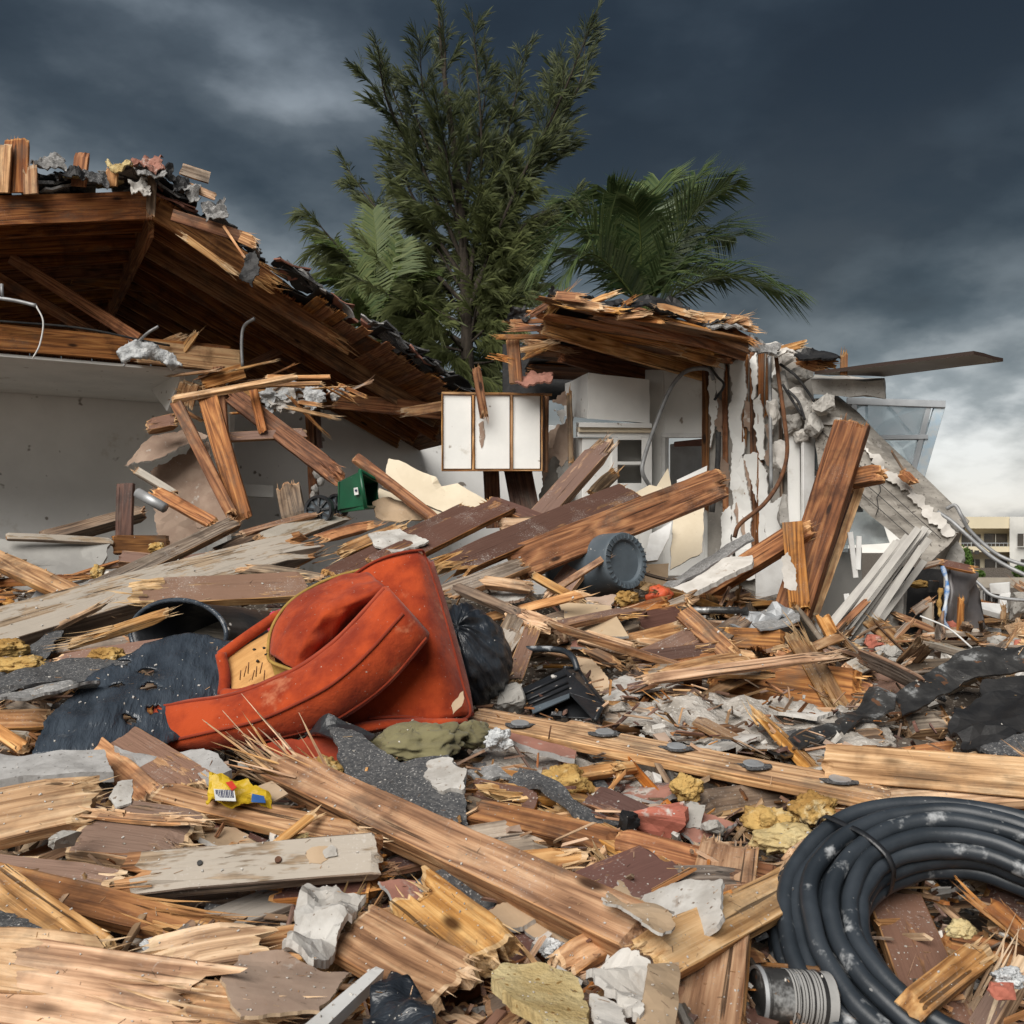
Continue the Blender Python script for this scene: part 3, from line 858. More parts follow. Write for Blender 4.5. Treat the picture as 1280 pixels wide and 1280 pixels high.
pb('board_stub', 97, 232, 9.6, 102, 190, 9.6, .15, .03, 'cedar', nrm=CAMN, b1=.03)
pb('board_stub', 138, 232, 9.7, 140, 206, 9.7, .12, .03, 'fresh', nrm=CAMN, b1=.04)
pb('board_stub', 187, 272, 9.85, 190, 215, 9.85, .09, .03, 'rot', nrm=CAMN, b0=.05, b1=.06)
pb('board_stub', 215, 268, 9.8, 318, 300, 10.0, .12, .03, 'cedar', nrm=CAMN, b1=.15)
pb('board_stub', 225, 292, 9.85, 300, 345, 10.0, .07, .02, 'fresh', nrm=CAMN, b0=.1, b1=.2)
pb('board_stub', 279, 282, 9.9, 306, 322, 9.8, .025, .015, 'fresh', nrm=CAMN, b1=.06)
pb('board_stub', 262, 222, 10.0, 225, 210, 9.9, .12, .03, 'grey', nrm=CAMN, b1=.03)
pb('board_stub', 235, 232, 9.9, 270, 246, 9.9, .08, .03, 'pale', nrm=CAMN, b1=.03)
pb('board_stub', 300, 295, 9.9, 322, 305, 9.9, .12, .03, 'fresh', nrm=CAMN, b1=.05)
sheet('felt_flap', None, [(303, 318, 9.85), (318, 312, 9.85), (325, 335, 9.85), (316, 360, 9.85), (303, 350, 9.85)], .02, 'tar_paper', parent=house, ragged=.03, rough=.05)
for (x, y, d, wp, hp, mt) in ((60, 203, 9.5, 46, 14, 'shingle_pale'), (120, 222, 9.55, 30, 12, 'shingle'), (150, 203, 9.7, 34, 10, 'foam_pale'), (185, 205, 9.8, 44, 16, 'tile_red'), (188, 212, 9.75, 42, 12, 'shingle_pale'), (175, 233, 9.75, 26, 18, 'paper_white'), (242, 240, 9.85, 20, 18, 'shingle_pale'), (268, 262, 9.9, 34, 26, 'shingle_pale'), (205, 215, 9.8, 30, 18, 'tar_paper'), (225, 228, 9.82, 24, 16, 'tar_paper'), (85, 215, 9.5, 40, 10, 'tar_paper')):
    a = x - wp / 2; b = x + wp / 2
    sheet('shingle', None, [(a, y - hp * .3, d), (b - 4, y - hp / 2, d + .1), (b, y + hp * .4, d - .05), (a + 6, y + hp / 2, d - .1)], .010, mt, parent=house, ragged=.03, rough=.08, rscale=8)
# attic webs
pb('web_member', 12, 322, 10.9, 172, 424, 10.5, .13, .05, 'cedar')
pb('web_member', -6, 345, 11.5, 118, 418, 11.1, .13, .05, 'cedar')
pb('web_member', 88, 346, 12.4, 285, 366, 12.6, .18, .05, 'cedar', b0=.05)
pb('web_member', 300, 462, 12.2, 362, 432, 12.6, .1, .05, 'cedar')
pb('web_member', 204, 430, 10.9, 232, 418, 10.9, .1, .04, 'fresh', b1=.1)
pb('web_member', 228, 438, 10.8, 246, 412, 10.8, .08, .04, 'fresh', nrm=CAMN, b1=.15)
tube('conduit', None, [(-4, 401, 9.9), (100, 410, 10.2), (180, 426, 10.5), (212, 432, 10.7)], .012, 'cable_dark', parent=house)
tube('conduit', None, [(303, 458, 10.9), (302, 428, 10.9), (305, 408, 10.9), (318, 398, 10.8)], .018, 'conduit', parent=house)
tube('conduit', None, [(172, 428, 10.3), (185, 416, 10.2), (198, 408, 10.2)], .015, 'conduit', parent=house)
tube('conduit', None, [(-6, 372, 9.4), (20, 376, 9.4), (45, 382, 9.4)], .018, 'conduit', parent=house)
tube('wire', None, [(45, 382, 9.4), (54, 402, 9.4), (50, 430, 9.4), (41, 448, 9.4)], .008, 'pvc_white', parent=house)
tube('wire', None, [(2, 355, 9.4), (3, 372, 9.4)], .016, 'conduit', parent=house, smoothn=0)
# joists and torn wall between the two rooms
pb('joist', 415, 500, 12.4, 552, 514, 12.6, .2, .06, 'cedar', b0=.08)
pb('joist', 500, 516, 12.0, 556, 507, 11.9, .12, .04, 'fresh', b0=.12)
pb('stud', 236, 476, 10.7, 228, 512, 10.7, .22, .05, 'fresh', nrm=CAMN, b0=.05, b1=.1)
pb('stud', 272, 458, 10.9, 278, 545, 10.9, .12, .05, 'cedar', nrm=CAMN)
pb('joist', 250, 478, 10.8, 305, 463, 10.9, .16, .05, 'fresh', b0=.04)
pb('joist', 300, 494, 11.0, 400, 488, 11.3, .1, .04, 'fresh', b1=.05)
pb('stud', 386, 512, 11.6, 392, 640, 11.6, .1, .09, 'cdark', nrm=CAMN, b1=.04)
pb('stud', 396, 512, 11.65, 399, 560, 11.65, .06, .05, 'stain', nrm=CAMN)
sheet('insulation', None, [(146, 440, 10.2), (160, 425, 10.25), (190, 427, 10.3), (212, 440, 10.35), (228, 455, 10.4), (215, 462, 10.4), (195, 446, 10.3), (165, 448, 10.2), (154, 458, 10.2)], .06, 'insulation', parent=house, ragged=.03, rough=.08, rscale=9, res=.035, smooth=True)
rI = random.Random(3)
for k in range(16):
    chunk('insulation', None, rI.uniform(330, 424), rI.uniform(480, 500), rI.uniform(11, 11.6), rI.uniform(8, 24), rI.uniform(6, 14), 'insulation', 'blob', parent=house)
for k in range(6): chunk('insulation', None, 396 + rI.uniform(-5, 5), 575 + k * 9, 11.5, 9, 12, 'gypsum', 'blob', parent=house)
sheet('drywall_piece', None, [(340, 496, 11.1), (372, 497, 11.1), (368, 516, 11.1), (345, 514, 11.1)], .02, ('plaster', 'gypsum'), parent=house, ragged=.02)
sheet('drywall_piece', None, [(372, 492, 11.2), (394, 497, 11.2), (390, 518, 11.2), (385, 520, 11.2)], .02, ('plaster', 'gypsum'), parent=house, ragged=.02)
gT = random.Random(19)
for k in range(26):      # splintered laths and paper hanging where the partition was torn out
    x, y = (gT.uniform(300, 430), gT.uniform(474, 512)) if k < 14 else (gT.uniform(205, 300), gT.uniform(455, 520))
    a_ = gT.gauss(0, .45); ln = gT.uniform(25, 80)
    pb('lath', x, y, 10.9 + gT.uniform(-.3, .4), x + ln * math.cos(a_), y + ln * math.sin(a_), 10.9 + gT.uniform(-.3, .4), gT.uniform(.02, .06), .02, gT.choice(('fresh', 'tan', 'cedar', 'cdark', 'grey')), roll=gT.uniform(20, 80), b0=.08, b1=.14)
for k in range(9):
    x, y = gT.uniform(330, 425), gT.uniform(488, 520); q = gT.uniform(7, 16)
    sheet('insulation', None, [(x - q, y - q * .5, 11.1), (x + q * .6, y - q * .6, 11.1), (x + q, y + q * .3, 11.05), (x, y + q * gT.uniform(.6, 1.6), 11.0)], .015, gT.choice(('insulation', 'plaster', 'paper_white')), parent=house, ragged=.03, rough=.05, rscale=8)
quad('built_in_shelf', [(302, 604, 12.6), (342, 607, 12.8), (342, 622, 12.8), (302, 620, 12.6)], .25, 'wall_white')
pb('stud', 612, 560, 10.8, 617, 660, 10.8, .17, .06, 'cdark', nrm=CAMN)
pb('stud', 642, 560, 10.75, 660, 655, 10.5, .30, .06, 'stain', nrm=CAMN)

# right wing: torn wall, built-in cabinets, roof remnant
def wallstrip(x0, y0, x1, y1, d0, d1, mt='wall_white', th=.12, name='wall_panel'):
    return quad(name, [(x0, y0, d0), (x1, y0, d1), (x1, y1, d1), (x0, y1, d0)], th, mt)
def wd(x): return lerp(10.9, 10.4, (x - 808) / 85.0)
for (x0, x1, y0, y1) in ((806, 830, 462, 720), (830, 880, 452, 545), (830, 880, 622, 720), (880, 896, 445, 720)):
    wallstrip(x0, y0, x1, y1, wd(x0), wd(x1))
for (x0, y0, x1, y1) in ((826, 541, 884, 547), (826, 620, 884, 626), (826, 547, 831, 620), (879, 547, 884, 620)):
    wallstrip(x0, y0, x1, y1, wd(x0) - .03, wd(x1) - .03, 'pvc_white', .06, 'window_frame')
quad('closet_panel', [(838, 555, 11.9), (884, 552, 11.9), (884, 640, 11.9), (838, 640, 11.9)], .05, 'pvc_white')
quad('closet_tile', [(843, 552, 11.7), (880, 548, 11.7), (880, 557, 11.7), (843, 558, 11.7)], .05, 'tile_red')
hexa('soffit', None, [P(735, 466, 10.3), P(812, 474, 10.55), P(812, 529, 10.55), P(735, 523, 10.3), P(706, 480, 11.1), P(800, 478, 11.5), P(800, 529, 11.5), P(706, 520, 11.1)], 'wall_white', parent=house, cuts=3, rough=.012)
for k, (y0, y1, pr) in enumerate(((528, 534, .10), (534, 540, .06), (540, 546, .03))):
    hexa('crown_moulding', None, [P(724 - k, y0, 10.3 - pr), P(815, y0 + 1, 10.6 - pr), P(815, y1 + 1, 10.6 - pr), P(724 - k, y1, 10.3 - pr), P(720, y0, 10.9), P(808, y0 + 1, 11.1), P(808, y1 + 1, 11.1), P(720, y1, 10.9)], 'cream_panel' if k == 1 else 'wall_white', parent=house, bevel=.003)
hexa('cabinet_side', None, [P(728, 547, 10.33), P(769, 547, 10.45), P(769, 690, 10.45), P(728, 690, 10.33), P(712, 547, 11), P(760, 547, 11.1), P(760, 690, 11.1), P(712, 690, 11)], 'wall_white', parent=house)
for q in ((765, 547, 772, 690), (802, 547, 815, 690), (772, 546, 802, 550), (772, 577, 802, 581), (772, 604, 802, 690)):
    x0, y0, x1, y1 = q
    dd = lambda x: 10.40 + (x - 765) / 50 * .15
    hexa('shelf_frame', None, [P(x0, y0, dd(x0)), P(x1, y0, dd(x1)), P(x1, y1, dd(x1)), P(x0, y1, dd(x0)), P(x0, y0, dd(x0) + .25), P(x1, y0, dd(x1) + .25), P(x1, y1, dd(x1) + .25), P(x0, y1, dd(x0) + .25)], 'wall_white', parent=house, bevel=.003)
quad('cabinet_back', [(766, 547, 10.75), (812, 547, 10.85), (812, 640, 10.85), (766, 640, 10.75)], .03, 'grey_panel')
# torn edges left of the cabinets
for (pts, mt) in (([(690, 502, 10.6), (706, 488, 10.6), (712, 508, 10.6), (700, 505, 10.6)], 'drywall_paper'), ([(692, 512, 10.5), (708, 514, 10.5), (703, 530, 10.5)], 'wall_white'),
        ([(698, 535, 10.7), (714, 520, 10.6), (716, 565, 10.6), (702, 585, 10.6), (690, 560, 10.7)], 'drywall_paper'), ([(694, 590, 10.6), (716, 570, 10.6), (718, 612, 10.6), (708, 622, 10.6)], 'grey_panel'),
        ([(680, 545, 11), (700, 530, 11), (706, 640, 11), (676, 640, 11)], 'drywall_paper'), ([(668, 640, 10.9), (690, 570, 10.9), (712, 575, 10.9), (712, 650, 10.9)], 'block')):
    sheet('drywall_piece', None, pts, .015, (mt, 'gypsum'), parent=house, ragged=.025, rough=.03)
pb('stud', 711, 485, 10.45, 714, 580, 10.4, .06, .05, 'rot', nrm=CAMN, b0=.1, b1=.06)
pb('stud', 683, 495, 10.4, 682, 590, 10.4, .05, .05, 'cedar', nrm=CAMN)
# torn lath wall
def ld(x): return lerp(10.35, 9.55, (x - 885) / 115.0)
quad('block_wall', [(884, 452, ld(884) + .05), (1004, 432, ld(1004) + .05), (1004, 760, ld(1004) + .05), (884, 720, ld(884) + .05)], .2, 'block')
for (x, y0, y1, w_, mt) in ((882, 452, 640, .07, 'cdark'), (906, 455, 640, .055, 'cedar'), (933, 442, 560, .05, 'cdark'), (941, 432, 690, .06, 'cdark'), (952, 430, 700, .06, 'cdark'), (962, 430, 520, .05, 'cdark'), (888, 470, 560, .03, 'rot'), (975, 445, 640, .03, 'rot')):
    pb('lath', x, y0, ld(x) - .02, x + R.uniform(-3, 3), y1, ld(x) - .02, w_, .04, mt, nrm=CAMN, b0=.05, b1=.04)
PLQ = [[(911, 455), (930, 447), (932, 500), (926, 520), (931, 560), (925, 575), (932, 610), (914, 612), (916, 560), (910, 520), (915, 490)],
       [(938, 450), (946, 440), (947, 480), (941, 500)], [(941, 500), (950, 492), (955, 530), (957, 570), (950, 575), (945, 545)],
       [(914, 565), (928, 570), (933, 600), (940, 640), (936, 690), (915, 690)], [(929, 570), (945, 566), (957, 590), (962, 630), (955, 640), (960, 700), (944, 700), (948, 640), (940, 610)],
       [(902, 640), (913, 632), (914, 700), (900, 700)], [(955, 632), (984, 617), (984, 668), (955, 690)], [(885, 470), (893, 460), (896, 520), (888, 560)], [(893, 455), (905, 450), (904, 480), (896, 500)],
       [(920, 690), (960, 680), (965, 720), (918, 730)], [(962, 470), (972, 455), (974, 500), (966, 540)]]
for q in PLQ:
    sheet('plaster_patch', None, [(x, y, ld(x) - .05) for x, y in q], .018, ('wall_white', 'gypsum'), parent=house, ragged=.022, rough=.015, res=.05)
for (x, y, wp, hp) in ((935, 520, 10, 40), (934, 600, 9, 50), (925, 640, 10, 40), (905, 600, 14, 60), (950, 610, 8, 40), (962, 560, 8, 60), (900, 520, 10, 50), (934, 665, 12, 40)):
    sheet('plaster_patch', None, [(x - wp / 2, y - hp / 2, ld(x) - .03), (x + wp / 2, y - hp / 3, ld(x) - .03), (x + wp / 2, y + hp / 2, ld(x) - .03), (x - wp / 2, y + hp / 3, ld(x) - .03)], .015, ('drywall_paper', 'gypsum'), parent=house, ragged=.03, rough=.03, res=.05)
for (x, y, wp, hp, dd_) in ((984, 452, 34, 26, 9.5), (1000, 470, 36, 28, 9.4), (976, 480, 26, 36, 9.4), (992, 500, 40, 30, 9.35), (1008, 515, 30, 34, 9.3), (985, 530, 34, 30, 9.4), (1000, 545, 30, 20, 9.35), (970, 438, 22, 14, 9.6), (965, 515, 20, 40, 9.45), (978, 570, 24, 50, 9.5), (980, 640, 16, 50, 9.5)):
    chunk('masonry_lump', None, x, y, dd_, wp, hp, R.choice(('plaster', 'concrete', 'plaster')), 'rock', parent=house)
for q, mt in (([(1004, 548, 9.3), (1019, 545, 9.35), (1018, 690, 9.35), (1004, 690, 9.3)], 'pvc_white'), ([(985, 530, 9.4), (1000, 540, 9.4), (1002, 700, 9.4), (986, 700, 9.4)], 'wall_white'), ([(945, 690, 9.3), (985, 668, 9.3), (985, 740, 9.3), (945, 750, 9.3)], 'pvc_white')):
    quad('wall_panel', q, .04, mt)
# conduits on the wall
tube('conduit', None, [(812, 608, 10.3), (803, 590, 10.2), (806, 570, 10.2), (818, 535, 10.15), (836, 490, 10.1), (852, 468, 10.1), (868, 461, 10.15), (886, 462, 10.2), (892, 475, 10.2)], .022, 'conduit', parent=house, sides=10)
tube('conduit', None, [(962, 445, 9.4), (963, 520, 9.4), (964, 610, 9.4)], .018, 'conduit', parent=house)
tube('conduit', None, [(969, 435, 9.3), (973, 470, 9.25), (980, 520, 9.2), (984, 565, 9.2), (975, 600, 9.2), (955, 630, 9.1), (925, 655, 9.0), (918, 672, 9.0)], .020, 'rust', parent=house, sides=8)
tube('conduit', None, [(898, 540, 10), (897, 580, 10), (890, 640, 10)], .028, 'cable_dark', parent=house)
for pts in ([(975, 455, 9.3), (995, 470, 9.2), (1010, 490, 9.2), (1018, 502, 9.2)], [(978, 480, 9.2), (990, 500, 9.2), (1003, 520, 9.15)], [(985, 488, 9.2), (998, 502, 9.1), (1006, 525, 9.1)], [(885, 455, 10), (896, 470, 9.9), (905, 482, 10), (893, 500, 10)]):
    tube('wire', None, pts, .013, 'cable_dark', parent=house)
# right roof remnant
RA, RB = P(686, 378, 9.3), P(946, 428, 8.95)
RC, RD = P(655, 470, 12.2), P(905, 478, 12.2)
rN = (RB - RA).cross(RC - RA).normalized()
if rN.z < 0: rN = -rN
rw = random.Random(21)
nbd = 17
for k in range(nbd):
    t = k / (nbd - 1)
    a = RA.lerp(RC, t); b = RB.lerp(RD, t)
    ax = (b - a).normalized()
    e0, e1 = (rw.uniform(-.25, .45), rw.uniform(-.3, .1)) if k < 8 else (0, 0)
    board('roof_board', None, a + ax * e0 + Vector((0, 0, rw.uniform(-.03, .05))), b + ax * e1 + Vector((0, 0, rw.uniform(-.04, .04) if k < 6 else 0)), .19, .024, rw.choice(('cedar', 'cdark', 'cdark', 'cdark')), parent=house, nrm=rN, b0=rw.uniform(.04, .22), b1=rw.uniform(.04, .18))
for k in range(8):
    x0, y0 = rw.uniform(690, 860), rw.uniform(372, 400); ln = rw.uniform(60, 150)
    x1, y1 = min(950, x0 + ln), y0 + ln * .22 + rw.uniform(-25, 12)
    pb('roof_board', x0, y0, 9.1 + rw.uniform(-.1, .3), x1, y1, 8.95, .09, .022, rw.choice(('cedar', 'fresh', 'cedar', 'cdark')), roll=rw.uniform(10, 60), b0=.2, b1=.15)
pb('rafter', 678, 402, 9.7, 884, 462, 10.4, .24, .06, 'fresh', b0=.06)
pb('rafter', 700, 440, 10.6, 830, 478, 11.0, .2, .05, 'cdark', b0=.1)
pb('rafter', 770, 386, 9.3, 935, 440, 9.25, .17, .05, 'cedar', b0=.2)
pb('rafter', 832, 432, 9.4, 905, 455, 9.5, .10, .05, 'fresh', b0=.3, b1=.1)
pb('rafter', 845, 398, 9.1, 940, 434, 8.95, .12, .04, 'cdark', b0=.15)
pb('post', 640, 420, 9.9, 645, 478, 9.9, .13, .09, 'cedar', nrm=CAMN, b0=.05)
for q in ((618, 421, 9.8, 706, 420, 9.9, .05), (634, 405, 9.8, 690, 414, 9.9, .06), (636, 412, 9.7, 720, 408, 9.8, .05), (640, 440, 10.2, 700, 425, 10, .06), (652, 447, 9.9, 690, 432, 9.9, .06), (625, 447, 9.9, 640, 450, 9.9, .07), (655, 425, 10.2, 720, 440, 10.4, .08), (630, 402, 9.9, 700, 400, 9.9, .05), (680, 392, 9.4, 716, 362, 9.3, .08), (660, 395, 9.6, 708, 366, 9.4, .07)):
    pb('roof_board', *q[:6], q[6], .025, rw.choice(('cedar', 'fresh', 'cdark', 'cedar')), b0=.12, b1=.18)
for (x0, y0, x1, y1, w_) in ((733, 378, 772, 364, .07), (776, 382, 796, 370, .08), (770, 396, 815, 390, .08), (692, 368, 735, 372, .1), (890, 412, 935, 392, .06), (895, 402, 945, 428, .06), (905, 396, 942, 402, .1), (870, 396, 905, 398, .12), (700, 375, 760, 385, .1)):
    pb('roof_board', x0, y0, 9.1, x1, y1, 8.9, w_, .025, rw.choice(('fresh', 'cedar', 'tan')), roll=60, b0=.05, b1=.14)
quad('cavity_shade_panel', [(628, 430, 12.4), (905, 440, 12.4), (905, 500, 12.4), (628, 500, 12.4)], .04, 'tar_paper')  # added black sheet standing in for the darkness under the roof remnant
for pts, mt in (([(630, 402, 9.9), (640, 384, 9.9), (658, 380, 9.9), (660, 400, 9.9)], 'tar_paper'), ([(684, 372, 9.2), (690, 358, 9.2), (705, 364, 9.2), (702, 378, 9.2)], 'tar_paper'),
        ([(775, 384, 9.0), (800, 370, 9.1), (850, 378, 9.2), (862, 395, 9.0), (830, 390, 8.9), (805, 378, 8.9)], 'tar_paper'), ([(868, 398, 9), (890, 392, 9.1), (912, 396, 9.1), (900, 404, 8.9)], 'shingle'),
        ([(720, 376, 9.2), (745, 370, 9.3), (780, 378, 9.3), (760, 384, 9.1)], 'tar_paper'), ([(880, 400, 9.0), (925, 402, 9.0), (935, 412, 8.9), (890, 408, 8.9)], 'shingle_pale'), ([(640, 470, 10), (690, 462, 10), (690, 476, 9.8), (650, 482, 9.8)], 'tile_red'),
        ([(935, 420, 9), (975, 432, 9.1), (970, 444, 9), (940, 436, 8.9)], 'shingle_pale'), ([(950, 425, 9.2), (990, 430, 9.3), (1005, 440, 9.2), (960, 445, 9)], 'plaster')):
    sheet('roofing_scrap', None, pts, .02, mt, parent=house, ragged=.03, rough=.07, rscale=6)
sheet('roofing_felt', None, [RA + rN * .04, RB + rN * .04, RD + rN * .04, RC + rN * .04], .012, 'tar_paper', parent=house, ragged=.05, rough=.03, res=.3)
# timber and tar ends over the end wall
pb('board_stub', 972, 438, 9.2, 1010, 428, 9.1, .07, .04, 'fresh', b1=.06)
pb('board_stub', 995, 448, 9.1, 1050, 452, 9.0, .12, .04, 'cdark', b0=.1, b1=.2)
pb('board_stub', 1002, 452, 9.1, 1032, 462, 9.0, .10, .04, 'cedar', b0=.1, b1=.1)
pb('board_stub', 1055, 468, 8.9, 1056, 438, 8.9, .06, .04, 'cedar', nrm=CAMN, b1=.06)
sheet('roofing_scrap', None, [(995, 438, 9.0), (1030, 434, 9.1), (1052, 446, 9.0), (1040, 452, 8.9), (1005, 444, 8.9)], .02, 'tar_paper', parent=house, ragged=.03, rough=.06)

# ------------------------------------------------------------------ fallen structure at the right end
hexa('concrete_tie_beam', 'cracked grey concrete tie beam slanting down beside the broken window', [P(1012, 500, 9.25), P(1196, 668, 8.7), P(1160, 706, 8.65), P(1022, 585, 9.2), P(1046, 492, 9.5), P(1212, 650, 9.0), P(1190, 700, 9.05), P(1045, 585, 9.55)], 'concrete_form', 'concrete beam', cuts=5, rough=.03)
tie = [o for o in COL.objects if o.name == 'concrete_tie_beam'][0]
def tb(u, v):   # point on the beam's front face
    a = P(1012, 500, 9.25).lerp(P(1196, 668, 8.7), u); b = P(1022, 585, 9.2).lerp(P(1160, 706, 8.65), u)
    return a.lerp(b, v) + Vector((.0, -.035, -.0))
for v, u0, u1 in ((.36, .05, .95), (.58, .1, .9), (.80, .15, .85)):
    n_ = 9
    tube('form_line', None, [tb(lerp(u0, u1, i / n_), v + .003 * math.sin(i * 2.1)) for i in range(n_ + 1)], .0035, 'cable_dark', parent=tie, sides=5, smoothn=2)
tube('crack', None, [tb(.5 + .012 * math.sin(j * 3.7) + .03 * j / 5, .16 + .16 * j) for j in range(6)], .004, 'tar_paper', parent=tie, sides=5, smoothn=1)
for u0, u1, v0, v1 in ((.0, .34, -.06, .12), (.34, .68, -.05, .07), (.66, 1.0, -.06, .16)):
    sheet('plaster_skin', None, [tb(u0, v0), tb((u0 + u1) / 2, v0 - .03), tb(u1, v0), tb(u1 - .02, v1), tb((u0 + u1) / 2, v1 + .05), tb(u0 + .02, v1)], .03, 'plaster', parent=tie, ragged=.05, rough=.03, rscale=5, res=.06)
for k, (x, y, wp, hp) in enumerate(((1192, 690, 40, 50), (1030, 505, 34, 30), (1018, 530, 26, 40))):
    chunk('concrete_lump', ('rough concrete lump at the lower end of the slanting tie beam', 'plaster lump at the upper end of the slanting tie beam', 'lower plaster lump clinging beside the torn wall end')[k], x, y, 8.95 + .1 * k, wp, hp, 'concrete', 'rock')
hexa('concrete_lintel', 'short cracked concrete lintel block under the flat grey board', [P(1016, 474, 9.2), P(1104, 476, 9.0), P(1106, 498, 9.0), P(1018, 492, 9.2), P(1016, 470, 9.5), P(1104, 472, 9.35), P(1106, 497, 9.35), P(1018, 490, 9.5)], 'concrete', 'concrete', cuts=3, rough=.03)
sheet('flat_board', 'long flat grey board with brown edge jutting out towards the sky', [(1018, 468, 9.0), (1217, 443, 8.3), (1254, 452, 8.5), (1105, 471, 9.3)], .03, ('grey_panel', 'cedar_dark'), 'board')
board('timber_beam', 'big orange-brown timber leaning steeply before the broken window', P(1066, 520, 8.35), P(986, 772, 7.9), .29, .12, 'cedar', nrm=Vector((-.6, -1, .15)), b0=.06, tone=.0876, cat='timber')
board('splintered_edge_board', 'tar-blackened splintered board behind the right edge of the leaning timber', P(1075, 600, 8.45), P(1012, 775, 8.1), .14, .05, 'fresh', nrm=Vector((.2, -1, .1)), b0=.15, b1=.1)
board('tar_strip', 'black tar strip along the edge of the leaning timber', P(1066, 610, 8.38), P(1010, 770, 8.02), .05, .02, 'stain', nrm=Vector((.2, -1, .1)), b0=.1, cat='tar strip')
board('timber_block', 'short orange timber stub sticking out right of the leaning timber', P(1062, 596, 8.3), P(1104, 588, 8.1), .15, .1, 'cedar', roll=70, b1=.06)
board('timber_post', 'short upright brown post in front of the leaning timber base', P(990, 652, 8.0), P(1000, 765, 7.8), .16, .12, 'cedar', nrm=Vector((-.3, -1, .1)), b1=.05)
board('timber_rail', 'orange-brown timber running left from the upright post', P(880, 735, 8.5), P(1012, 652, 8.05), .2, .09, 'cedar', roll=60, b1=.12)
sheet('drywall_scrap', 'white drywall scrap hanging on the upright brown post', [(977, 697, 7.9), (985, 690, 7.88), (995, 712, 7.85), (996, 742, 7.85), (980, 735, 7.88)], .015, ('plaster', 'gypsum'), 'drywall', ragged=.015)
board('broken_stub', 'broken wood stub perched on the concrete tie beam', P(1127, 585, 8.75), P(1148, 604, 8.7), .11, .06, 'cedar', roll=30, b0=.04, b1=.06)
board('thin_stick', 'thin dark stick above the stub on the tie beam', P(1115, 562, 8.7), P(1130, 586, 8.7), .02, .02, 'rot', roll=30, b0=.03)
win = thing('broken_window', 'broken aluminium casement window with jagged glass shards against the sky', 'window', P(1100, 620, 9.6))
for nme, x0, y0, x1, y1, w_, mt in (('frame_rail', 1060, 501, 1182, 505, .07, 'aluminium'), ('frame_jamb', 1176, 506, 1148, 602, .10, 'frame_blue'), ('frame_jamb', 1162, 506, 1142, 590, .05, 'aluminium'), ('mullion', 1080, 547, 1160, 546, .045, 'aluminium'), ('frame_jamb', 1017, 540, 1012, 640, .07, 'aluminium'), ('mullion', 1014, 592, 1040, 589, .05, 'aluminium'), ('frame_jamb', 1068, 505, 1076, 640, .05, 'aluminium')):
    b_ = board(nme, None, P(x0, y0, 9.62), P(x1, y1, 9.6), w_, .05, 'stain', roll=0, nrm=Vector((0, -1, .05)), parent=win, wear=0, splinters=False)
    b_.data.materials.clear(); b_.data.materials.append(M[mt]); b_.data.materials.append(M[mt]); b_.data.materials.append(M[mt])
for q in ([(1070, 504), (1164, 507), (1158, 545), (1076, 545)], [(1078, 549), (1157, 548), (1146, 592), (1080, 594)], [(1014, 545), (1072, 545), (1074, 588), (1014, 590)]):
    sheet('pane', None, [(x, y, 9.66) for x, y in q], .005, 'dusty_glass', parent=win)
for q in ([(1085, 506), (1110, 506), (1104, 527), (1086, 542)], [(1110, 506), (1134, 507), (1122, 518)], [(1160, 508), (1160, 545), (1142, 543), (1122, 520)], [(1104, 527), (1121, 520), (1136, 543), (1092, 544)],
          [(1092, 549), (1110, 549), (1118, 558), (1100, 560)], [(1150, 550), (1158, 550), (1146, 590), (1136, 575), (1128, 562)], [(1120, 552), (1138, 551), (1128, 560)], [(1096, 556), (1112, 562), (1128, 568), (1140, 590), (1100, 592), (1090, 575)],
          [(1018, 548), (1030, 552), (1036, 588), (1018, 589)], [(1018, 596), (1034, 594), (1030, 640), (1016, 636)]):
    sheet('glass_shard', None, [(x, y, 9.62) for x, y in q], .005, 'dusty_glass', parent=win)
for q, lb in (([(1058, 645, 9.3), (1075, 630, 9.3), (1100, 645, 9.2), (1112, 678, 9.0), (1045, 682, 9.0)], 'large dusty glass sheet leaning under the slanting tie beam'), ([(1046, 690, 9), (1052, 655, 9.2), (1064, 640, 9.3), (1060, 690, 9)], 'narrow glass piece beside the leaning timber')):
    sheet('glass_sheet', lb, q, .006, 'dusty_glass', 'glass')
quad('grey_wall_panel', [(1028, 688, 9.0), (1078, 684, 9.3), (1078, 785, 9.1), (1010, 785, 8.8)], .08, 'grey_panel', None, 'plain grey wall panel standing behind the fallen white slats', 'panel')
hexa('concrete_slab_piece', 'upright broken concrete slab among the white slats', [P(1098, 735, 8.2), P(1131, 728, 8.3), P(1126, 806, 8.1), P(1083, 800, 8.0), P(1100, 735, 8.4), P(1134, 728, 8.5), P(1130, 806, 8.3), P(1086, 800, 8.2)], 'concrete', 'concrete', cuts=4, rough=.02)
hexa('concrete_slab_piece', 'flat pale concrete slab at the foot of the fallen slats', [P(1082, 815, 7.4), P(1130, 822, 7.6), P(1140, 842, 7.0), P(1112, 845, 6.9), P(1082, 830, 7.4), P(1130, 836, 7.6), P(1140, 855, 7.0), P(1112, 860, 6.9)], 'concrete', 'concrete', cuts=4, rough=.02)
hexa('concrete_slab_piece', 'broad concrete footing behind the black roof flashing', [P(1185, 795, 8.3), P(1278, 800, 8.0), P(1280, 840, 7.6), P(1180, 845, 7.8), P(1190, 790, 8.8), P(1282, 795, 8.6), P(1284, 850, 8.6), P(1186, 850, 8.8)], 'concrete', 'concrete', cuts=4, rough=.04)
rB = random.Random(9)
sl = link('blind_slat', board_mesh(1.15, .055, .008, 0, 0, rB, name='blind_slat', wear=0, splinters=False))
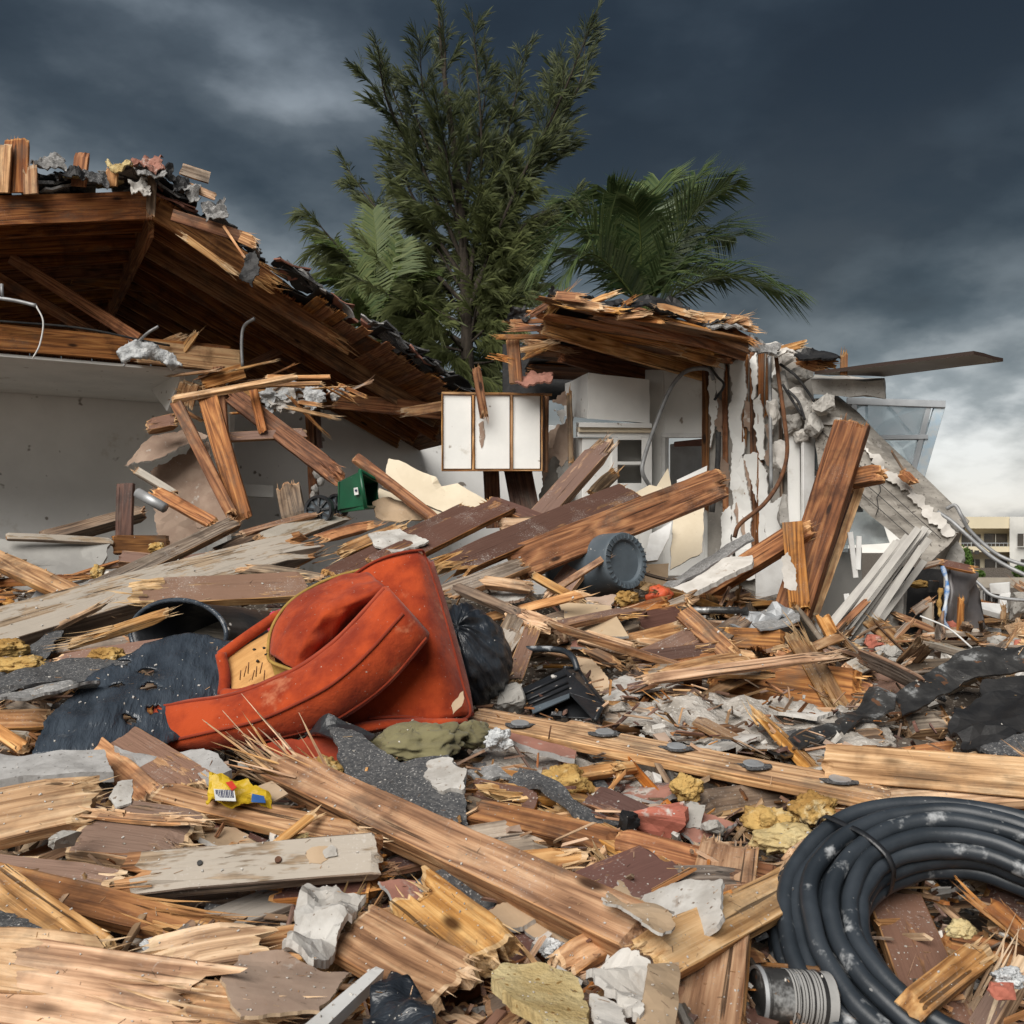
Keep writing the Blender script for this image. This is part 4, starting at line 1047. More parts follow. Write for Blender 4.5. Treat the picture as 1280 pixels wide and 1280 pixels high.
for m_ in ('slat_grey',) * 3: sl.data.materials.append(M[m_])
first = True
for k in range(16):
    x1, y1 = 1138 + rB.uniform(-22, 20), 668 + rB.uniform(-4, 34); x0, y0 = x1 - 92 + rB.uniform(-16, 16), y1 + 124 + rB.uniform(-22, 14)
    a, b = P(x0, y0, 7.9 + rB.uniform(-.25, .2)), P(x1, y1, 8.15 + rB.uniform(-.25, .25))
    o = sl if first else sl.copy()
    if not first: COL.objects.link(o)
    first = False
    o.matrix_basis = frame(a, b, 0, Vector((rB.uniform(-.8, .2), -1, rB.uniform(-.2, .6))))
    tag(o, 'pale plastic blind slat in the fallen bundle beside the leaning timber', 'blind slat', 'fallen blind slats')
for k, (x0, y0, x1, y1, lb) in enumerate(((1063, 665, 1070, 722, 'left of two upright white trim strips behind the slats'), (1074, 670, 1073, 712, 'right of two upright white trim strips behind the slats'), (1095, 752, 1095, 815, 'short upright white trim strip before the concrete slab'), (1058, 742, 1066, 790, 'white trim strip low at the left of the fallen slats'))):
    o = board('trim_strip', lb, P(x0, y0, 8.3 - .2 * (k > 1)), P(x1, y1, 8.25 - .2 * (k > 1)), .045, .02, 'white', nrm=CAMN, cat='trim strip')
    o.data.materials.clear(); [o.data.materials.append(M['pvc_white']) for _ in range(3)]
# crumpled appliance panel and wrecked unit
mach = thing('crumpled_appliance', 'crumpled dark grey appliance with blue and white torn seal', 'appliance', P(1200, 780, 8.4))
sheet('door_panel', None, [(1186, 705, 8.3), (1214, 716, 8.4), (1226, 740, 8.5), (1226, 790, 8.5), (1190, 790, 8.2), (1182, 760, 8.2)], .05, 'machine_grey', parent=mach, rough=.10, rscale=2.5, smooth=True)
tube('seal', None, [(1178, 708, 8.2), (1184, 730, 8.15), (1182, 755, 8.1), (1180, 775, 8.1), (1188, 792, 8.1)], .022, 'blue_tape', parent=mach, rfun=lambda t: .8 + .2 * math.sin(t * 23))
tube('insulation', None, [(1176, 735, 8.2), (1174, 760, 8.2), (1178, 780, 8.15), (1168, 796, 8.1)], .03, 'foam_yellow', parent=mach, rfun=lambda t: .6 + .3 * math.sin(t * 31))
quad('housing', [(1132, 708, 8.7), (1180, 712, 8.7), (1180, 800, 8.7), (1130, 800, 8.7)], .3, 'tar_paper', mach)
hexa('motor', None, [P(1160, 725, 8.4), P(1174, 726, 8.4), P(1174, 742, 8.4), P(1160, 741, 8.4), P(1160, 725, 8.6), P(1174, 726, 8.6), P(1174, 742, 8.6), P(1160, 741, 8.6)], 'dark_metal', parent=mach)
chunk('insulation', None, 1148, 730, 8.5, 26, 10, 'foam_yellow', 'foam', parent=mach)
for k, (x0, y0, x1, y1, w_, mt, lb) in enumerate(((1140, 765, 1166, 748, .08, 'grey', 'grey broken trim inside the wrecked appliance corner'), (1158, 752, 1160, 805, .10, 'white', 'pale upright trim piece below the appliance motor'), (1150, 668 + 40, 1180, 700, .05, 'grey', 'weathered strip lying on top of the crumpled appliance'), (1175, 702, 1222, 712, .08, 'red', 'dark red board end on the crumpled appliance'), (1200, 745, 1198, 815, .05, 'cedar', 'thin upright brown stake before the crumpled appliance'))):
    board('trim_board', lb, P(x0, y0, 8.2 - (k == 4) * .3), P(x1, y1, 8.2 - (k == 4) * .3), w_, .03, mt, roll=50, nrm=CAMN if k in (1, 4) else None, b0=.04, b1=.06)
# white louvred unit at far right
ac = thing('louvred_unit', 'battered white louvred metal unit at the right edge', 'air conditioner', P(1242, 790, 9))
for q in (((1236, 730, 9.3), (1262, 728, 9.2), (1262, 745, 9.2), (1238, 742, 9.3)), ((1250, 742, 9.2), (1264, 740, 9.2), (1258, 790, 9.0), (1250, 788, 9.0)), ((1222, 752, 9.0), (1250, 754, 9.0), (1254, 768, 8.9), (1226, 760, 8.9)), ((1218, 782, 8.8), (1252, 786, 8.8), (1252, 792, 8.8), (1220, 788, 8.8))):
    quad('casing', q, .06, 'pvc_white', ac)
quad('coil_block', [(1226, 738, 9.4), (1252, 736, 9.4), (1252, 785, 9.3), (1224, 785, 9.3)], .2, 'grey_panel', ac)
for k in range(7):
    x = 1230 + k * 3
    quad('fin', [(x, 738, 9.36), (x + 1.4, 738, 9.36), (x + 1.4, 752, 9.34), (x, 752, 9.34)], .02, 'dark_metal', ac, bevel=0)
for pts, r, lb in (([(1172, 640, 8.8), (1190, 652, 8.7), (1212, 672, 8.6), (1245, 700, 8.5), (1300, 728, 8.3)], .019, 'thick grey sagging cable from the tie beam to the right edge'),
                   ([(1183, 636, 8.7), (1194, 632, 8.65), (1202, 645, 8.6), (1214, 665, 8.6), (1250, 695, 8.5), (1300, 712, 8.3)], .017, 'hooked upper grey cable beside the far building'),
                   ([(1205, 712, 8.6), (1224, 730, 8.5), (1245, 746, 8.4), (1300, 752, 8.3)], .015, 'dark lower cable above the louvred unit'), ([(1150, 770, 7.6), (1185, 785, 7.5), (1215, 810, 7.4)], .007, 'thin white wire in front of the wrecked appliance')):
    tube('cable', lb, pts, r, 'pvc_white' if r < .01 else 'conduit', 'cable')
chunk('rock', 'round pale boulder at the right edge behind the flashing', 1277, 760, 9, 40, 50, 'concrete', 'rock')
sheet('bottle_scrap', 'crumpled green plastic sheet in front of the concrete slab', [(1142, 830, 7.2), (1156, 826, 7.2), (1176, 832, 7.2), (1168, 842, 7.1), (1146, 840, 7.1)], .008, 'green_bottle', 'plastic', ragged=.02, rough=.08, rscale=9, smooth=True)

# ------------------------------------------------------------------ behind: wall, far building
wl = quad('boundary_wall', [P(1150, 722, 42), P(1420, 722, 40), P(1420, 760, 40), P(1150, 760, 42)], .3, 'old_wall', None, 'low weathered concrete boundary wall in front of the far building', 'wall', bevel=0)
bd = thing('apartment_building', 'distant cream two-storey apartment block with dark windows', 'building', P(1250, 735, 100))
def far(x, y, d=100.0): return P(x, y, d)
def fbox(name, x0, y0, x1, y1, d, th, mt): return hexa(name, None, [far(x0, y0, d), far(x1, y0, d), far(x1, y1, d), far(x0, y1, d), far(x0, y0, d + th), far(x1, y0, d + th), far(x1, y1, d + th), far(x0, y1, d + th)], mt, parent=bd, bevel=0)
fbox('wall', 1180, 660, 1262, 735, 101.6, 9, 'building_cream')
fbox('parapet', 1180, 646, 1262, 660.5, 100, 9, 'building_cream')
fbox('wall', 1262.2, 646, 1330, 735, 99.7, 9, 'building_white')
for y0, y1 in ((683, 690), (719, 735)): fbox('balcony_slab', 1180, y0, 1262, y1, 99.9, 1.5, 'building_cream')
for x0, y0, x1, y1, d in ((1230, 667, 1259, 683, 101.4), (1202, 668, 1226, 683, 101.4), (1231, 699, 1259, 717, 101.4), (1212, 699, 1225, 717, 101.4), (1272, 667, 1288, 683, 99.5), (1276, 699, 1290, 717, 99.5)):
    wn = fbox('window', x0, y0, x1, y1, d, .1, 'window_dark')
    fbox('mullion', (x0 + x1) / 2 - .4, y0, (x0 + x1) / 2 + .4, y1, d - .12, .06, 'building_white')
    fbox('sill', x0 - 1, y1, x1 + 1, y1 + .8, d - .25, .2, 'building_white')
for y in (678.5, 714.5):
    fbox('railing', 1180, y, 1262, y + .8, 99.85, .1, 'aluminium')
    for k in range(16): fbox('baluster', 1184 + 5 * k, y + .8, 1184.5 + 5 * k, y + 5.5, 99.87, .06, 'aluminium')
fbox('air_conditioner', 1210, 687, 1216, 693, 99.0, .8, 'window_dark'); fbox('air_conditioner', 1218, 688, 1224, 693, 99.0, .8, 'window_dark')
# ------------------------------------------------------------------ trees
def leaf_mesh(name, V, Fc, rnd, mt, parent):
    me = bpy.data.meshes.new(name); me.from_pydata(V, [], Fc)
    a = me.attributes.new('rnd', 'FLOAT', 'POINT'); a.data.foreach_set('value', rnd)
    me.update()
    return link(name, me, (mt,), parent)
def joined_tubes(name, lines, mt, parent):
    V, Fc = [], []
    for pts, r, sides, taper in lines:
        v, f = tube_geo(pts, r, sides, False, lambda t: 1 - taper * t)
        k = len(V); V += v; Fc += [tuple(i + k for i in q) for q in f]
    o = link(name, mesh_from(name, V, Fc, smooth=True), (mt,), parent)
    o["kind"] = "stuff"
    return o
def casuarina():
    g = random.Random(4)
    D = 17.0
    tr = thing('casuarina_tree', 'tall feathery casuarina tree rising behind the broken roofs', 'tree', (P(584, 690, D).x, D, 0))
    def q(x, y, dd=0): return P(x, y, D + dd)
    trunk = [Vector((q(585, 690).x, D, 0)), q(586, 560), q(584, 450), q(581, 340), q(574, 240), q(561, 140), q(551, 55), q(548, 4)]
    tp = catmull(trunk, 5)
    V, Fc = tube_geo(tp, .17, 9, False, lambda t: 1 - .93 * t ** .8)
    link('trunk', mesh_from('trunk', V, Fc, smooth=True), ('bark',), tr)
    limbs = [[(583, 400), (640, 250), (700, 130), (752, 6)], [(583, 380), (600, 200), (592, 15)], [(582, 350), (630, 190), (657, 52)], [(584, 380), (660, 230), (718, 180)],
             [(584, 420), (650, 290), (726, 245)], [(585, 430), (640, 330), (680, 285)], [(580, 330), (520, 190), (467, 58)], [(580, 350), (515, 250), (484, 165)], [(582, 380), (495, 290), (432, 208)],
             [(583, 410), (460, 340), (383, 260)], [(583, 430), (480, 370), (405, 318)], [(575, 280), (530, 170), (507, 100)], [(572, 250), (535, 130), (522, 48)], [(576, 260), (605, 150), (612, 66)],
             [(580, 300), (625, 190), (637, 110)], [(584, 430), (620, 400), (655, 360)], [(584, 440), (500, 420), (428, 392)], [(584, 450), (520, 440), (470, 425)], [(584, 455), (620, 450), (648, 425)], [(582, 370), (540, 300), (500, 245)],
             [(583, 390), (620, 300), (640, 240)], [(583, 400), (540, 340), (470, 300)], [(584, 450), (560, 450), (520, 470)], [(584, 460), (600, 470), (632, 480)], [(580, 320), (560, 200), (541, 120)], [(580, 320), (585, 200), (575, 90)],
             [(584, 440), (540, 400), (440, 345)], [(584, 430), (610, 380), (640, 310)], [(583, 420), (560, 360), (520, 320)], [(584, 440), (590, 400), (600, 350)], [(584, 470), (550, 480), (480, 470)], [(584, 430), (610, 360), (700, 262)],
             [(650, 240), (690, 150), (697, 70)], [(670, 190), (720, 110), (735, 40)], [(510, 180), (480, 120), (472, 60)], [(555, 120), (558, 60), (548, 5)]]
    lines = []
    NV, NF, NR = [], [], []
    def needles(p0, p1, n, ln, low):
        ax = (p1 - p0); L = ax.length; ax.normalize()
        for i in range(n):
            b = p0 + (p1 - p0) * g.random()
            d = (ax * g.uniform(.7, 1.2) + Vector((g.gauss(0, .20), g.gauss(0, .20), g.gauss(0, .20) - .04 - .22 * (low > .2)))).normalized()
            l = ln * g.uniform(.7, 1.6)
            s = d.cross(Vector((g.gauss(0, 1), g.gauss(0, 1), g.gauss(0, 1)))).normalized() * .0018
            k = len(NV)
            mid = b + d * l * .55
            e = b + d * l + Vector((0, 0, -.18 * l))
            NV.extend([b - s, b + s, mid + s * .8, e]); NF.append((k, k + 1, k + 2, k + 3)); NR.extend([max(0, min(1, .30 + low + g.gauss(0, .22)))] * 4)  # silhouetted dark top of the crown is put into needle colour, paler below
    for li, lm in enumerate(limbs):
        tip = g.uniform(-1.7, 1.7)
        n = len(lm)
        pts = catmull([q(x + g.uniform(-3, 3), y, tip * i / (n - 1)) for i, (x, y) in enumerate(lm)], 7)
        L = sum((pts[i + 1] - pts[i]).length for i in range(len(pts) - 1))
        lines.append((pts, .045 if L > 3 else .03, 5, .9))
        def fuzz(cur, low, dens, nl):
            for i in range(len(cur) - 1):
                needles(cur[i], cur[i + 1], max(2, int(dens * (cur[i + 1] - cur[i]).length)), nl, low)
        nt = int(5 + L * 4.6)
        for k in range(nt):
            t = .08 + .90 * (k + g.random()) / nt
            i = min(int(t * (len(pts) - 1)), len(pts) - 2)
            p = pts[i].lerp(pts[i + 1], t * (len(pts) - 1) - i)
            tan = (pts[i + 1] - pts[i]).normalized()
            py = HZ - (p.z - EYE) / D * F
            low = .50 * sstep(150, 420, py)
            out = Vector((g.gauss(0, 1), g.gauss(0, 1), g.gauss(0, .6))); out = (out - tan * out.dot(tan)).normalized()
            ln = lerp(1.05 + .5 * low, .22, t ** .8) * g.uniform(.35, 1.2) * min(1, .35 + L / 3.5)
            d = (tan * .95 + out * g.uniform(.3, .8) + Vector((0, 0, .12 - .2 * (low > .25)))).normalized()
            bend = Vector((g.gauss(0, .08), g.gauss(0, .08), -.25 if low > .2 else .12)) * ln
            cur = [p, p + d * ln * .33 + bend * .1, p + d * ln * .67 + bend * .4, p + d * ln + bend]
            lines.append((cur, .006, 3, .8))
            fuzz(cur, low, 80, .20 + .10 * low)
            for q2 in range(int(2 + ln * 7)):
                tt = g.uniform(.2, .95); j = min(2, int(tt * 3)); pp = cur[j].lerp(cur[j + 1], tt * 3 - j)
                d2 = ((cur[j + 1] - cur[j]).normalized() * .9 + Vector((g.gauss(0, .34), g.gauss(0, .34), g.gauss(0, .3) - .12 * (low > .2)))).normalized()
                l2 = ln * g.uniform(.2, .6)
                fuzz([pp, pp + d2 * l2], low, 70, .18 + .10 * low)
        needles(pts[-3], pts[-1], 26, .14, 0)
    joined_tubes('branches', lines, 'bark', tr)
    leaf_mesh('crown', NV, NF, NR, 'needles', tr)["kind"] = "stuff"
casuarina()
def palm(label, cx, cy, D, tips, mt, seed, ll=1.12):
    g = random.Random(seed)
    c = P(cx, cy, D)
    tr = thing('coconut_palm', label, 'palm tree', (c.x, D, 0), 'palms behind the house')
    pts = catmull([Vector((c.x + .25, D, 0)), Vector((c.x + .1, D, c.z * .5)), c], 8)
    V, Fc = tube_geo(pts, .14, 10, False, lambda t: 1.25 - .45 * t)
    link('trunk', mesh_from('trunk', V, Fc, smooth=True), ('palm_trunk',), tr)
    for (mx, my, tx, ty, dd) in tips:
        cur = catmull([c + Vector((g.uniform(-.05, .05), g.uniform(-.05, .05), 0)), P(mx, my, D + dd * .55), P(tx, ty, D + dd)], 16)
        v, f = tube_geo(cur, .022, 5, False, lambda t: 1 - .85 * t)
        fr = link('frond', mesh_from('frond', v, f, smooth=True), (M['palm_leaf_warm'],), tr)
        a = fr.data.attributes.new('rnd', 'FLOAT', 'POINT'); a.data.foreach_set('value', [.7] * len(fr.data.vertices))
        NV, NF, NR = [], [], []
        n = len(cur); L = sum((cur[i + 1] - cur[i]).length for i in range(n - 1))
        m = 78
        for sd in (-1, 1):
            for k in range(m):
                t = .10 + .90 * (k + g.uniform(-.3, .3)) / m
                i = max(0, min(int(t * (n - 1)), n - 2)); p = cur[i].lerp(cur[i + 1], t * (n - 1) - i)
                tan = (cur[i + 1] - cur[i]).normalized()
                side = tan.cross(Vector((0, 0, 1)))
                if side.length < .35: side = tan.cross(Vector((0, -1, .1)))
                side.normalize(); nup = side.cross(tan).normalized()
                ln = ll * (L / 2.2) * (.35 + .65 * math.sin(math.pi * min(1, (t * .86 + .12)))) * g.uniform(.85, 1.12)
                d = (side * sd * .75 + tan * lerp(.45, 1.0, t) + nup * .22).normalized()
                wv = tan * .018
                dr = g.uniform(.25, .75)
                a0 = p; a1 = p + d * ln * .5 - Vector((0, 0, dr * .16 * ln)); a2 = p + d * ln - Vector((0, 0, dr * ln * .75))
                kk = len(NV)
                NV.extend([a0 - wv * .6, a0 + wv * .6, a1 + wv, a1 - wv, a2]); NF.extend([(kk, kk + 1, kk + 2, kk + 3), (kk + 3, kk + 2, kk + 4)])
                NR.extend([max(0, min(1, g.gauss(.4, .25)))] * 5)
        lf = leaf_mesh('leaflets', NV, NF, NR, mt, fr); lf["kind"] = "stuff"
palm('green coconut palm fanning out above the right roof remnant', 806, 392, 15.0,
     [(862, 272, 914, 226, -.5), (838, 278, 870, 220, .4), (808, 272, 824, 226, .6), (780, 278, 758, 238, -.4), (755, 282, 712, 258, .5), (735, 288, 674, 334, -.6), (742, 318, 688, 366, -.9), (895, 345, 988, 364, -.6),
      (868, 305, 918, 296, .9), (765, 330, 710, 322, 1.0), (850, 335, 905, 345, .3), (822, 300, 852, 248, 1.1), (790, 300, 740, 288, .2), (800, 290, 792, 250, -.8)], 'palm_leaf', 5)
palm('yellowish coconut palm half hidden behind the casuarina', 462, 418, 16.3,
     [(440, 330, 396, 300, .2), (430, 360, 392, 350, -.4), (470, 320, 466, 262, .5), (495, 340, 505, 300, .3), (420, 390, 402, 408, .5), (510, 380, 560, 400, .2), (500, 360, 545, 340, .6), (440, 380, 420, 420, -.5), (448, 345, 418, 300, .9)], 'palm_leaf_warm', 8, .72)
palm('low palm fronds between the two roofs', 606, 492, 18.8,
     [(620, 425, 640, 395, 0), (595, 430, 572, 410, .3), (640, 440, 662, 450, .4), (630, 415, 622, 385, .5), (585, 445, 560, 450, .2)], 'palm_leaf', 12, .6)
def shrub(px, py, D, wpx, hpx, seed, label):
    g = random.Random(seed); c = P(px, py, D); k = D / F
    tr = thing('shrub', label, 'shrub', (c.x, D, .2))
    V, F_, Rn = [], [], []
    for i in range(1500):
        d = Vector((g.gauss(0, 1), g.gauss(0, 1), g.gauss(0, 1))).normalized() * g.random() ** .4
        p = c + Vector((d.x * wpx * k / 2, d.y * wpx * k / 2, d.z * hpx * k / 2)) * (1 + .3 * noise.noise(d * 2.2))
        a = Vector((g.gauss(0, 1), g.gauss(0, 1), g.gauss(0, 1))).normalized() * .10; b = a.cross(Vector((g.gauss(0, 1), g.gauss(0, 1), g.gauss(0, 1)))).normalized() * .05
        n = len(V); V += [p - a, p + b, p + a, p - b]; F_.append((n, n + 1, n + 2, n + 3)); Rn += [g.random()] * 4
    leaf_mesh('crown', V, F_, Rn, 'shrub_leaf', tr)["kind"] = "stuff"
    v, f = tube_geo([Vector((c.x, D, 0)), Vector((c.x, D, c.z))], .05, 6)
    link('trunk', mesh_from('trunk', v, f), ('bark',), tr)
shrub(1206, 700, 60, 18, 32, 3, 'bright green shrub before the left end of the far building')
shrub(1278, 714, 60, 22, 18, 4, 'low green bush at the right edge before the far building')
shrub(1222, 718, 58, 16, 10, 6, 'small low shrub at the foot of the far building')
# ------------------------------------------------------------------ the orange armchair
chair = thing('orange_armchair', 'overturned orange upholstered armchair with curved arm on the rubble', 'armchair', G(400, 920))
CD = 4.55
loft('back_panel', [[(412, 742, 4.90), (405, 800, 4.80), (400, 860, 4.70), (396, 912, 4.60)],
                    [(468, 702, 4.92), (470, 780, 4.70), (470, 850, 4.58), (460, 908, 4.52)],
                    [(521, 689, 4.95), (531, 765, 4.72), (545, 840, 4.56), (548, 900, 4.50)],
                    [(536, 704, 5.00), (558, 775, 4.86), (577, 850, 4.70), (586, 893, 4.60)],
                    [(540, 700, 5.16), (562, 775, 5.02), (582, 850, 4.88), (588, 896, 4.80)],
                    [(470, 705, 5.16), (474, 780, 5.04), (478, 850, 4.92), (470, 908, 4.84)],
                    [(408, 745, 5.1), (402, 800, 5.0), (398, 860, 4.92), (394, 910, 4.84)]], 8, 'fabric_orange', chair, sub=5)
tube('piping', None, [(410, 742, 4.89), (468, 702, 4.91), (521, 688, 4.94), (533, 700, 4.99), (557, 775, 4.85), (577, 850, 4.69), (587, 894, 4.59), (548, 901, 4.49), (505, 896, 4.50), (460, 898, 4.50)], .007, 'fabric_dark', parent=chair)
loft('bottom_cushion', [[(392, 915, 4.5), (470, 900, 4.47), (550, 898, 4.47), (584, 898, 4.56)], [(395, 935, 4.42), (470, 912, 4.42), (550, 908, 4.44), (586, 904, 4.55)], [(395, 940, 4.6), (470, 916, 4.6), (550, 910, 4.6), (586, 906, 4.65)], [(392, 918, 4.8), (470, 902, 4.8), (550, 900, 4.8), (584, 900, 4.8)]], 8, 'fabric_orange', chair)
# curved arm lofted through its seams
A = [(193, 884, 4.42), (246, 876, 4.42), (299, 866, 4.42), (367, 838, 4.42), (414, 806, 4.44), (448, 773, 4.46), (481, 736, 4.50)]
Bs = [(201, 929, 4.30), (262, 915, 4.28), (324, 900, 4.27), (396, 867, 4.25), (432, 842, 4.25), (466, 810, 4.28), (504, 767, 4.34)]
Cs = [(203, 938, 4.34), (264, 934, 4.34), (330, 926, 4.34), (400, 908, 4.33), (448, 882, 4.33), (490, 848, 4.34), (533, 797, 4.38)]
Ds = [(203, 938, 4.6), (264, 934, 4.62), (330, 926, 4.64), (400, 905, 4.66), (448, 878, 4.66), (490, 842, 4.66), (532, 792, 4.62)]
Es = [(194, 886, 4.6), (246, 878, 4.62), (299, 868, 4.64), (367, 840, 4.66), (414, 808, 4.66), (448, 775, 4.66), (482, 738, 4.62)]
def lin_loft(name, rails, n, mt, parent):
    rs_ = [catmull([at(*p) for p in r], n) for r in rails]
    m = len(rs_[0]); rows = []
    for i in range(m):
        col = [r[i] for r in rs_]; cc = []
        k = len(col); cen = sum(col, Vector()) / k
        for j in range(k):
            p1, p2 = col[j], col[(j + 1) % k]
            o = ((p1 + p2) / 2 - cen).normalized()
            for tq in (0.0, .06, .25, .5, .75, .94):
                cc.append(p1.lerp(p2, tq) + o * .022 * math.sin(math.pi * tq) ** .6)
        rows.append(cc)
    w_ = len(rows[0])
    for e, s_ in ((rows[0], 1), (rows[-1], 1)): pass
    c0 = sum(rows[0], Vector()) / w_; c1 = sum(rows[-1], Vector()) / w_
    d0 = (c0 - sum(rows[1], Vector()) / w_).normalized(); d1 = (c1 - sum(rows[-2], Vector()) / w_).normalized()
    rows = [[c0.lerp(p, .86) + d0 * .012 for p in rows[0]]] + rows + [[c1.lerp(p, .9) + d1 * .018 for p in rows[-1]]]
    m += 2
    cc = sum((p for r in rows for p in r), Vector()) / (m * w_)
    V = [p - cc + Vector((0, 0, .004 * noise.noise(p * 9))) for r in rows for p in r]
    Fc = [(i * w_ + j, i * w_ + (j + 1) % w_, (i + 1) * w_ + (j + 1) % w_, (i + 1) * w_ + j) for i in range(m - 1) for j in range(w_)]
    Fc += [tuple(range(w_))[::-1], tuple(range((m - 1) * w_, m * w_))]
    me = mesh_from(name, V, Fc, smooth=True)
    bm = bmesh.new(); bm.from_mesh(me); bmesh.ops.recalc_face_normals(bm, faces=bm.faces[:]); bm.to_mesh(me); bm.free()
    return link(name, me, (mt,), parent, Matrix.Translation(cc))
arm = lin_loft('armrest', [A, Bs, Cs, Ds, Es], 7, 'fabric_orange', chair)
tube('piping', None, [(x, y, d - .006) for x, y, d in A], .007, 'fabric_dark', parent=chair)
tube('piping', None, [(x, y, d - .006) for x, y, d in Bs], .007, 'fabric_dark', parent=chair)
tube('piping', None, [(x, y, d - .006) for x, y, d in Cs], .006, 'fabric_dark', parent=chair)
# rolled seat cushion with its creases
cush = loft('seat_cushion', [[(336, 815, 4.72), (342, 782, 4.78), (365, 750, 4.84), (408, 725, 4.9), (455, 712, 4.95)],
                      [(350, 825, 4.56), (362, 784, 4.60), (388, 756, 4.64), (425, 738, 4.70), (468, 722, 4.78)],
                      [(366, 836, 4.48), (384, 796, 4.50), (408, 768, 4.54), (440, 750, 4.58), (480, 732, 4.64)],
                      [(380, 832, 4.52), (402, 802, 4.56), (424, 778, 4.60), (452, 756, 4.62), (486, 742, 4.66)],
                      [(385, 842, 4.66), (410, 812, 4.7), (430, 790, 4.74), (458, 768, 4.76), (490, 752, 4.78)],
                      [(360, 840, 4.9), (375, 810, 4.95), (400, 785, 5.0), (430, 760, 5.05), (470, 740, 5.05)]], 9, 'fabric_orange', chair, sub=7, wrinkle=.012, wscale=11)
nW = 42; mR = len(cush.data.vertices) // nW
for i in range(mR):
    for j in range(nW):
        v = cush.data.vertices[i * nW + j]; rail = j / 7.0; t_ = i / (mR - 1)
        wgt = math.exp(-((rail - 2.6) / .9) ** 2) * math.sin(math.pi * min(1, t_ * 1.15 + .05)) if t_ < .95 else 0
        v.co += (Vector((0, 0, EYE)) - cush.matrix_basis @ v.co).normalized() * .022 * wgt * math.sin(t_ * 6.28 * 3.3 + rail * 1.5 + .6 * math.sin(rail * 4))
cush.data.update()
tube('piping', None, [(366, 838, 4.47), (340, 828, 4.58), (335, 815, 4.68), (341, 782, 4.76), (365, 750, 4.82), (408, 725, 4.89), (455, 711, 4.94)], .008, 'piping_olive', parent=chair)
sheet('olive_lining', None, [(338, 828, 4.62), (366, 838, 4.52), (372, 846, 4.52), (345, 848, 4.6)], .02, 'piping_olive', parent=chair)
sheet('plywood_base', None, [(284, 822, 4.66), (340, 786, 4.80), (346, 848, 4.62), (330, 856, 4.58), (290, 866, 4.56)], .02, 'chair_ply', parent=chair, rough=.01)
for pts in ([(276, 820, 4.64), (310, 795, 4.74), (350, 768, 4.84)], [(276, 818, 4.63), (281, 845, 4.59), (279, 868, 4.55)], [(279, 868, 4.54), (300, 868, 4.50), (320, 862, 4.48)]):
    tube('fabric_hem', None, pts, .028, 'fabric_orange', parent=chair, sides=8)
for k in range(7): tube('staple', None, [(300 + k * 5, 850 - (k % 3) * 4, 4.56), (301 + k * 5 + (k % 2) * 2, 838 - (k % 3) * 5, 4.54)], .0025, 'rust', parent=chair, smoothn=0, sides=4)
for x, y in ((330, 810), (333, 818), (318, 812), (322, 826)): chunk('nail_hole', None, x, y, 4.66, 4, 3, 'tar_paper', 'blob', parent=chair)
sheet('torn_tag', None, [(565, 880, 4.5), (580, 862, 4.53), (578, 880, 4.5), (566, 893, 4.48)], .006, 'cardboard', parent=chair, ragged=.01)
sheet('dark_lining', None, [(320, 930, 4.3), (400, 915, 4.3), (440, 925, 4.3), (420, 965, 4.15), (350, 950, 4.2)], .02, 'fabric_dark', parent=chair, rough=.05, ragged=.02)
tag(sheet('pink_cloth', 'small bright pink cloth bundle behind the orange armchair', [(332, 778, 5.1), (340, 766, 5.15), (352, 760, 5.2), (356, 772, 5.15), (346, 782, 5.1), (336, 788, 5.05)], .03, 'cloth_pink', 'cloth', rough=.06, ragged=.01, puff=.05, smooth=True))

# ------------------------------------------------------------------ bags, sheeting and bins
def bag(name, label, spec, thick, mt, puff, rough, cat='bag', **kw):
    return sheet(name, label, spec, thick, mt, cat, rough=rough, puff=puff, smooth=True, **kw)
def blob(name, label, c, sx, sy, sz, mt, cat, rot=None, pleat=0.0, npl=18, seed=1, lump=.12):
    bm = bmesh.new(); bmesh.ops.create_uvsphere(bm, u_segments=96, v_segments=48, radius=1)
    for v in bm.verts:
        d = v.co.normalized()
        k = 1 + lump * noise.fractal(d * 1.6 + Vector((seed, 0, 0)), .9, 2, 3)
        a = math.atan2(d.y, d.x)
        g_ = abs(d.z) ** 2
        k += pleat * g_ * (noise.noise((math.cos(a) * npl * .35, math.sin(a) * npl * .35, d.z * 1.2 + seed)))
        k += pleat * .5 * noise.noise((math.cos(a) * npl * .8, math.sin(a) * npl * .8, d.z * 2))
        v.co = Vector((d.x * sx, d.y * sy, d.z * sz)) * k
    me = bpy.data.meshes.new(name); bm.to_mesh(me); bm.free()
    me.polygons.foreach_set('use_smooth', [True] * len(me.polygons))
    return tag(link(name, me, (mt,), None, Matrix.Translation(c) @ (rot or Matrix.Identity(4))), label, cat)
blob('rubbish_bag', 'full black rubbish bag right behind the orange armchair', P(588, 818, 5.25), .21, .26, .27, 'bag_black', 'rubbish bag', Matrix.Rotation(-.35, 4, 'Y') @ Matrix.Rotation(.9, 4, 'X'), pleat=.16, npl=16, seed=3)
shp = [(40, 945, 3.95), (60, 900, 4.2), (110, 850, 4.55), (180, 808, 4.9), (260, 792, 5.05), (300, 800, 4.95), (290, 860, 4.65), (262, 900, 4.45), (200, 935, 4.2), (130, 948, 4.05)]
sheet('plastic_sheet', 'torn dark plastic sheeting with ragged holes left of the armchair', shp, .012, 'plastic_sheet', 'plastic sheet', ragged=.008, rough=.05, rscale=2.6, res=.018, smooth=True, puff=.04,
      holes=((.03, .0, .040), (.20, .04, .045), (-.14, -.03, .035), (.06, .15, .028), (.28, .16, .035), (-.22, .06, .03)))
rT = random.Random(14)
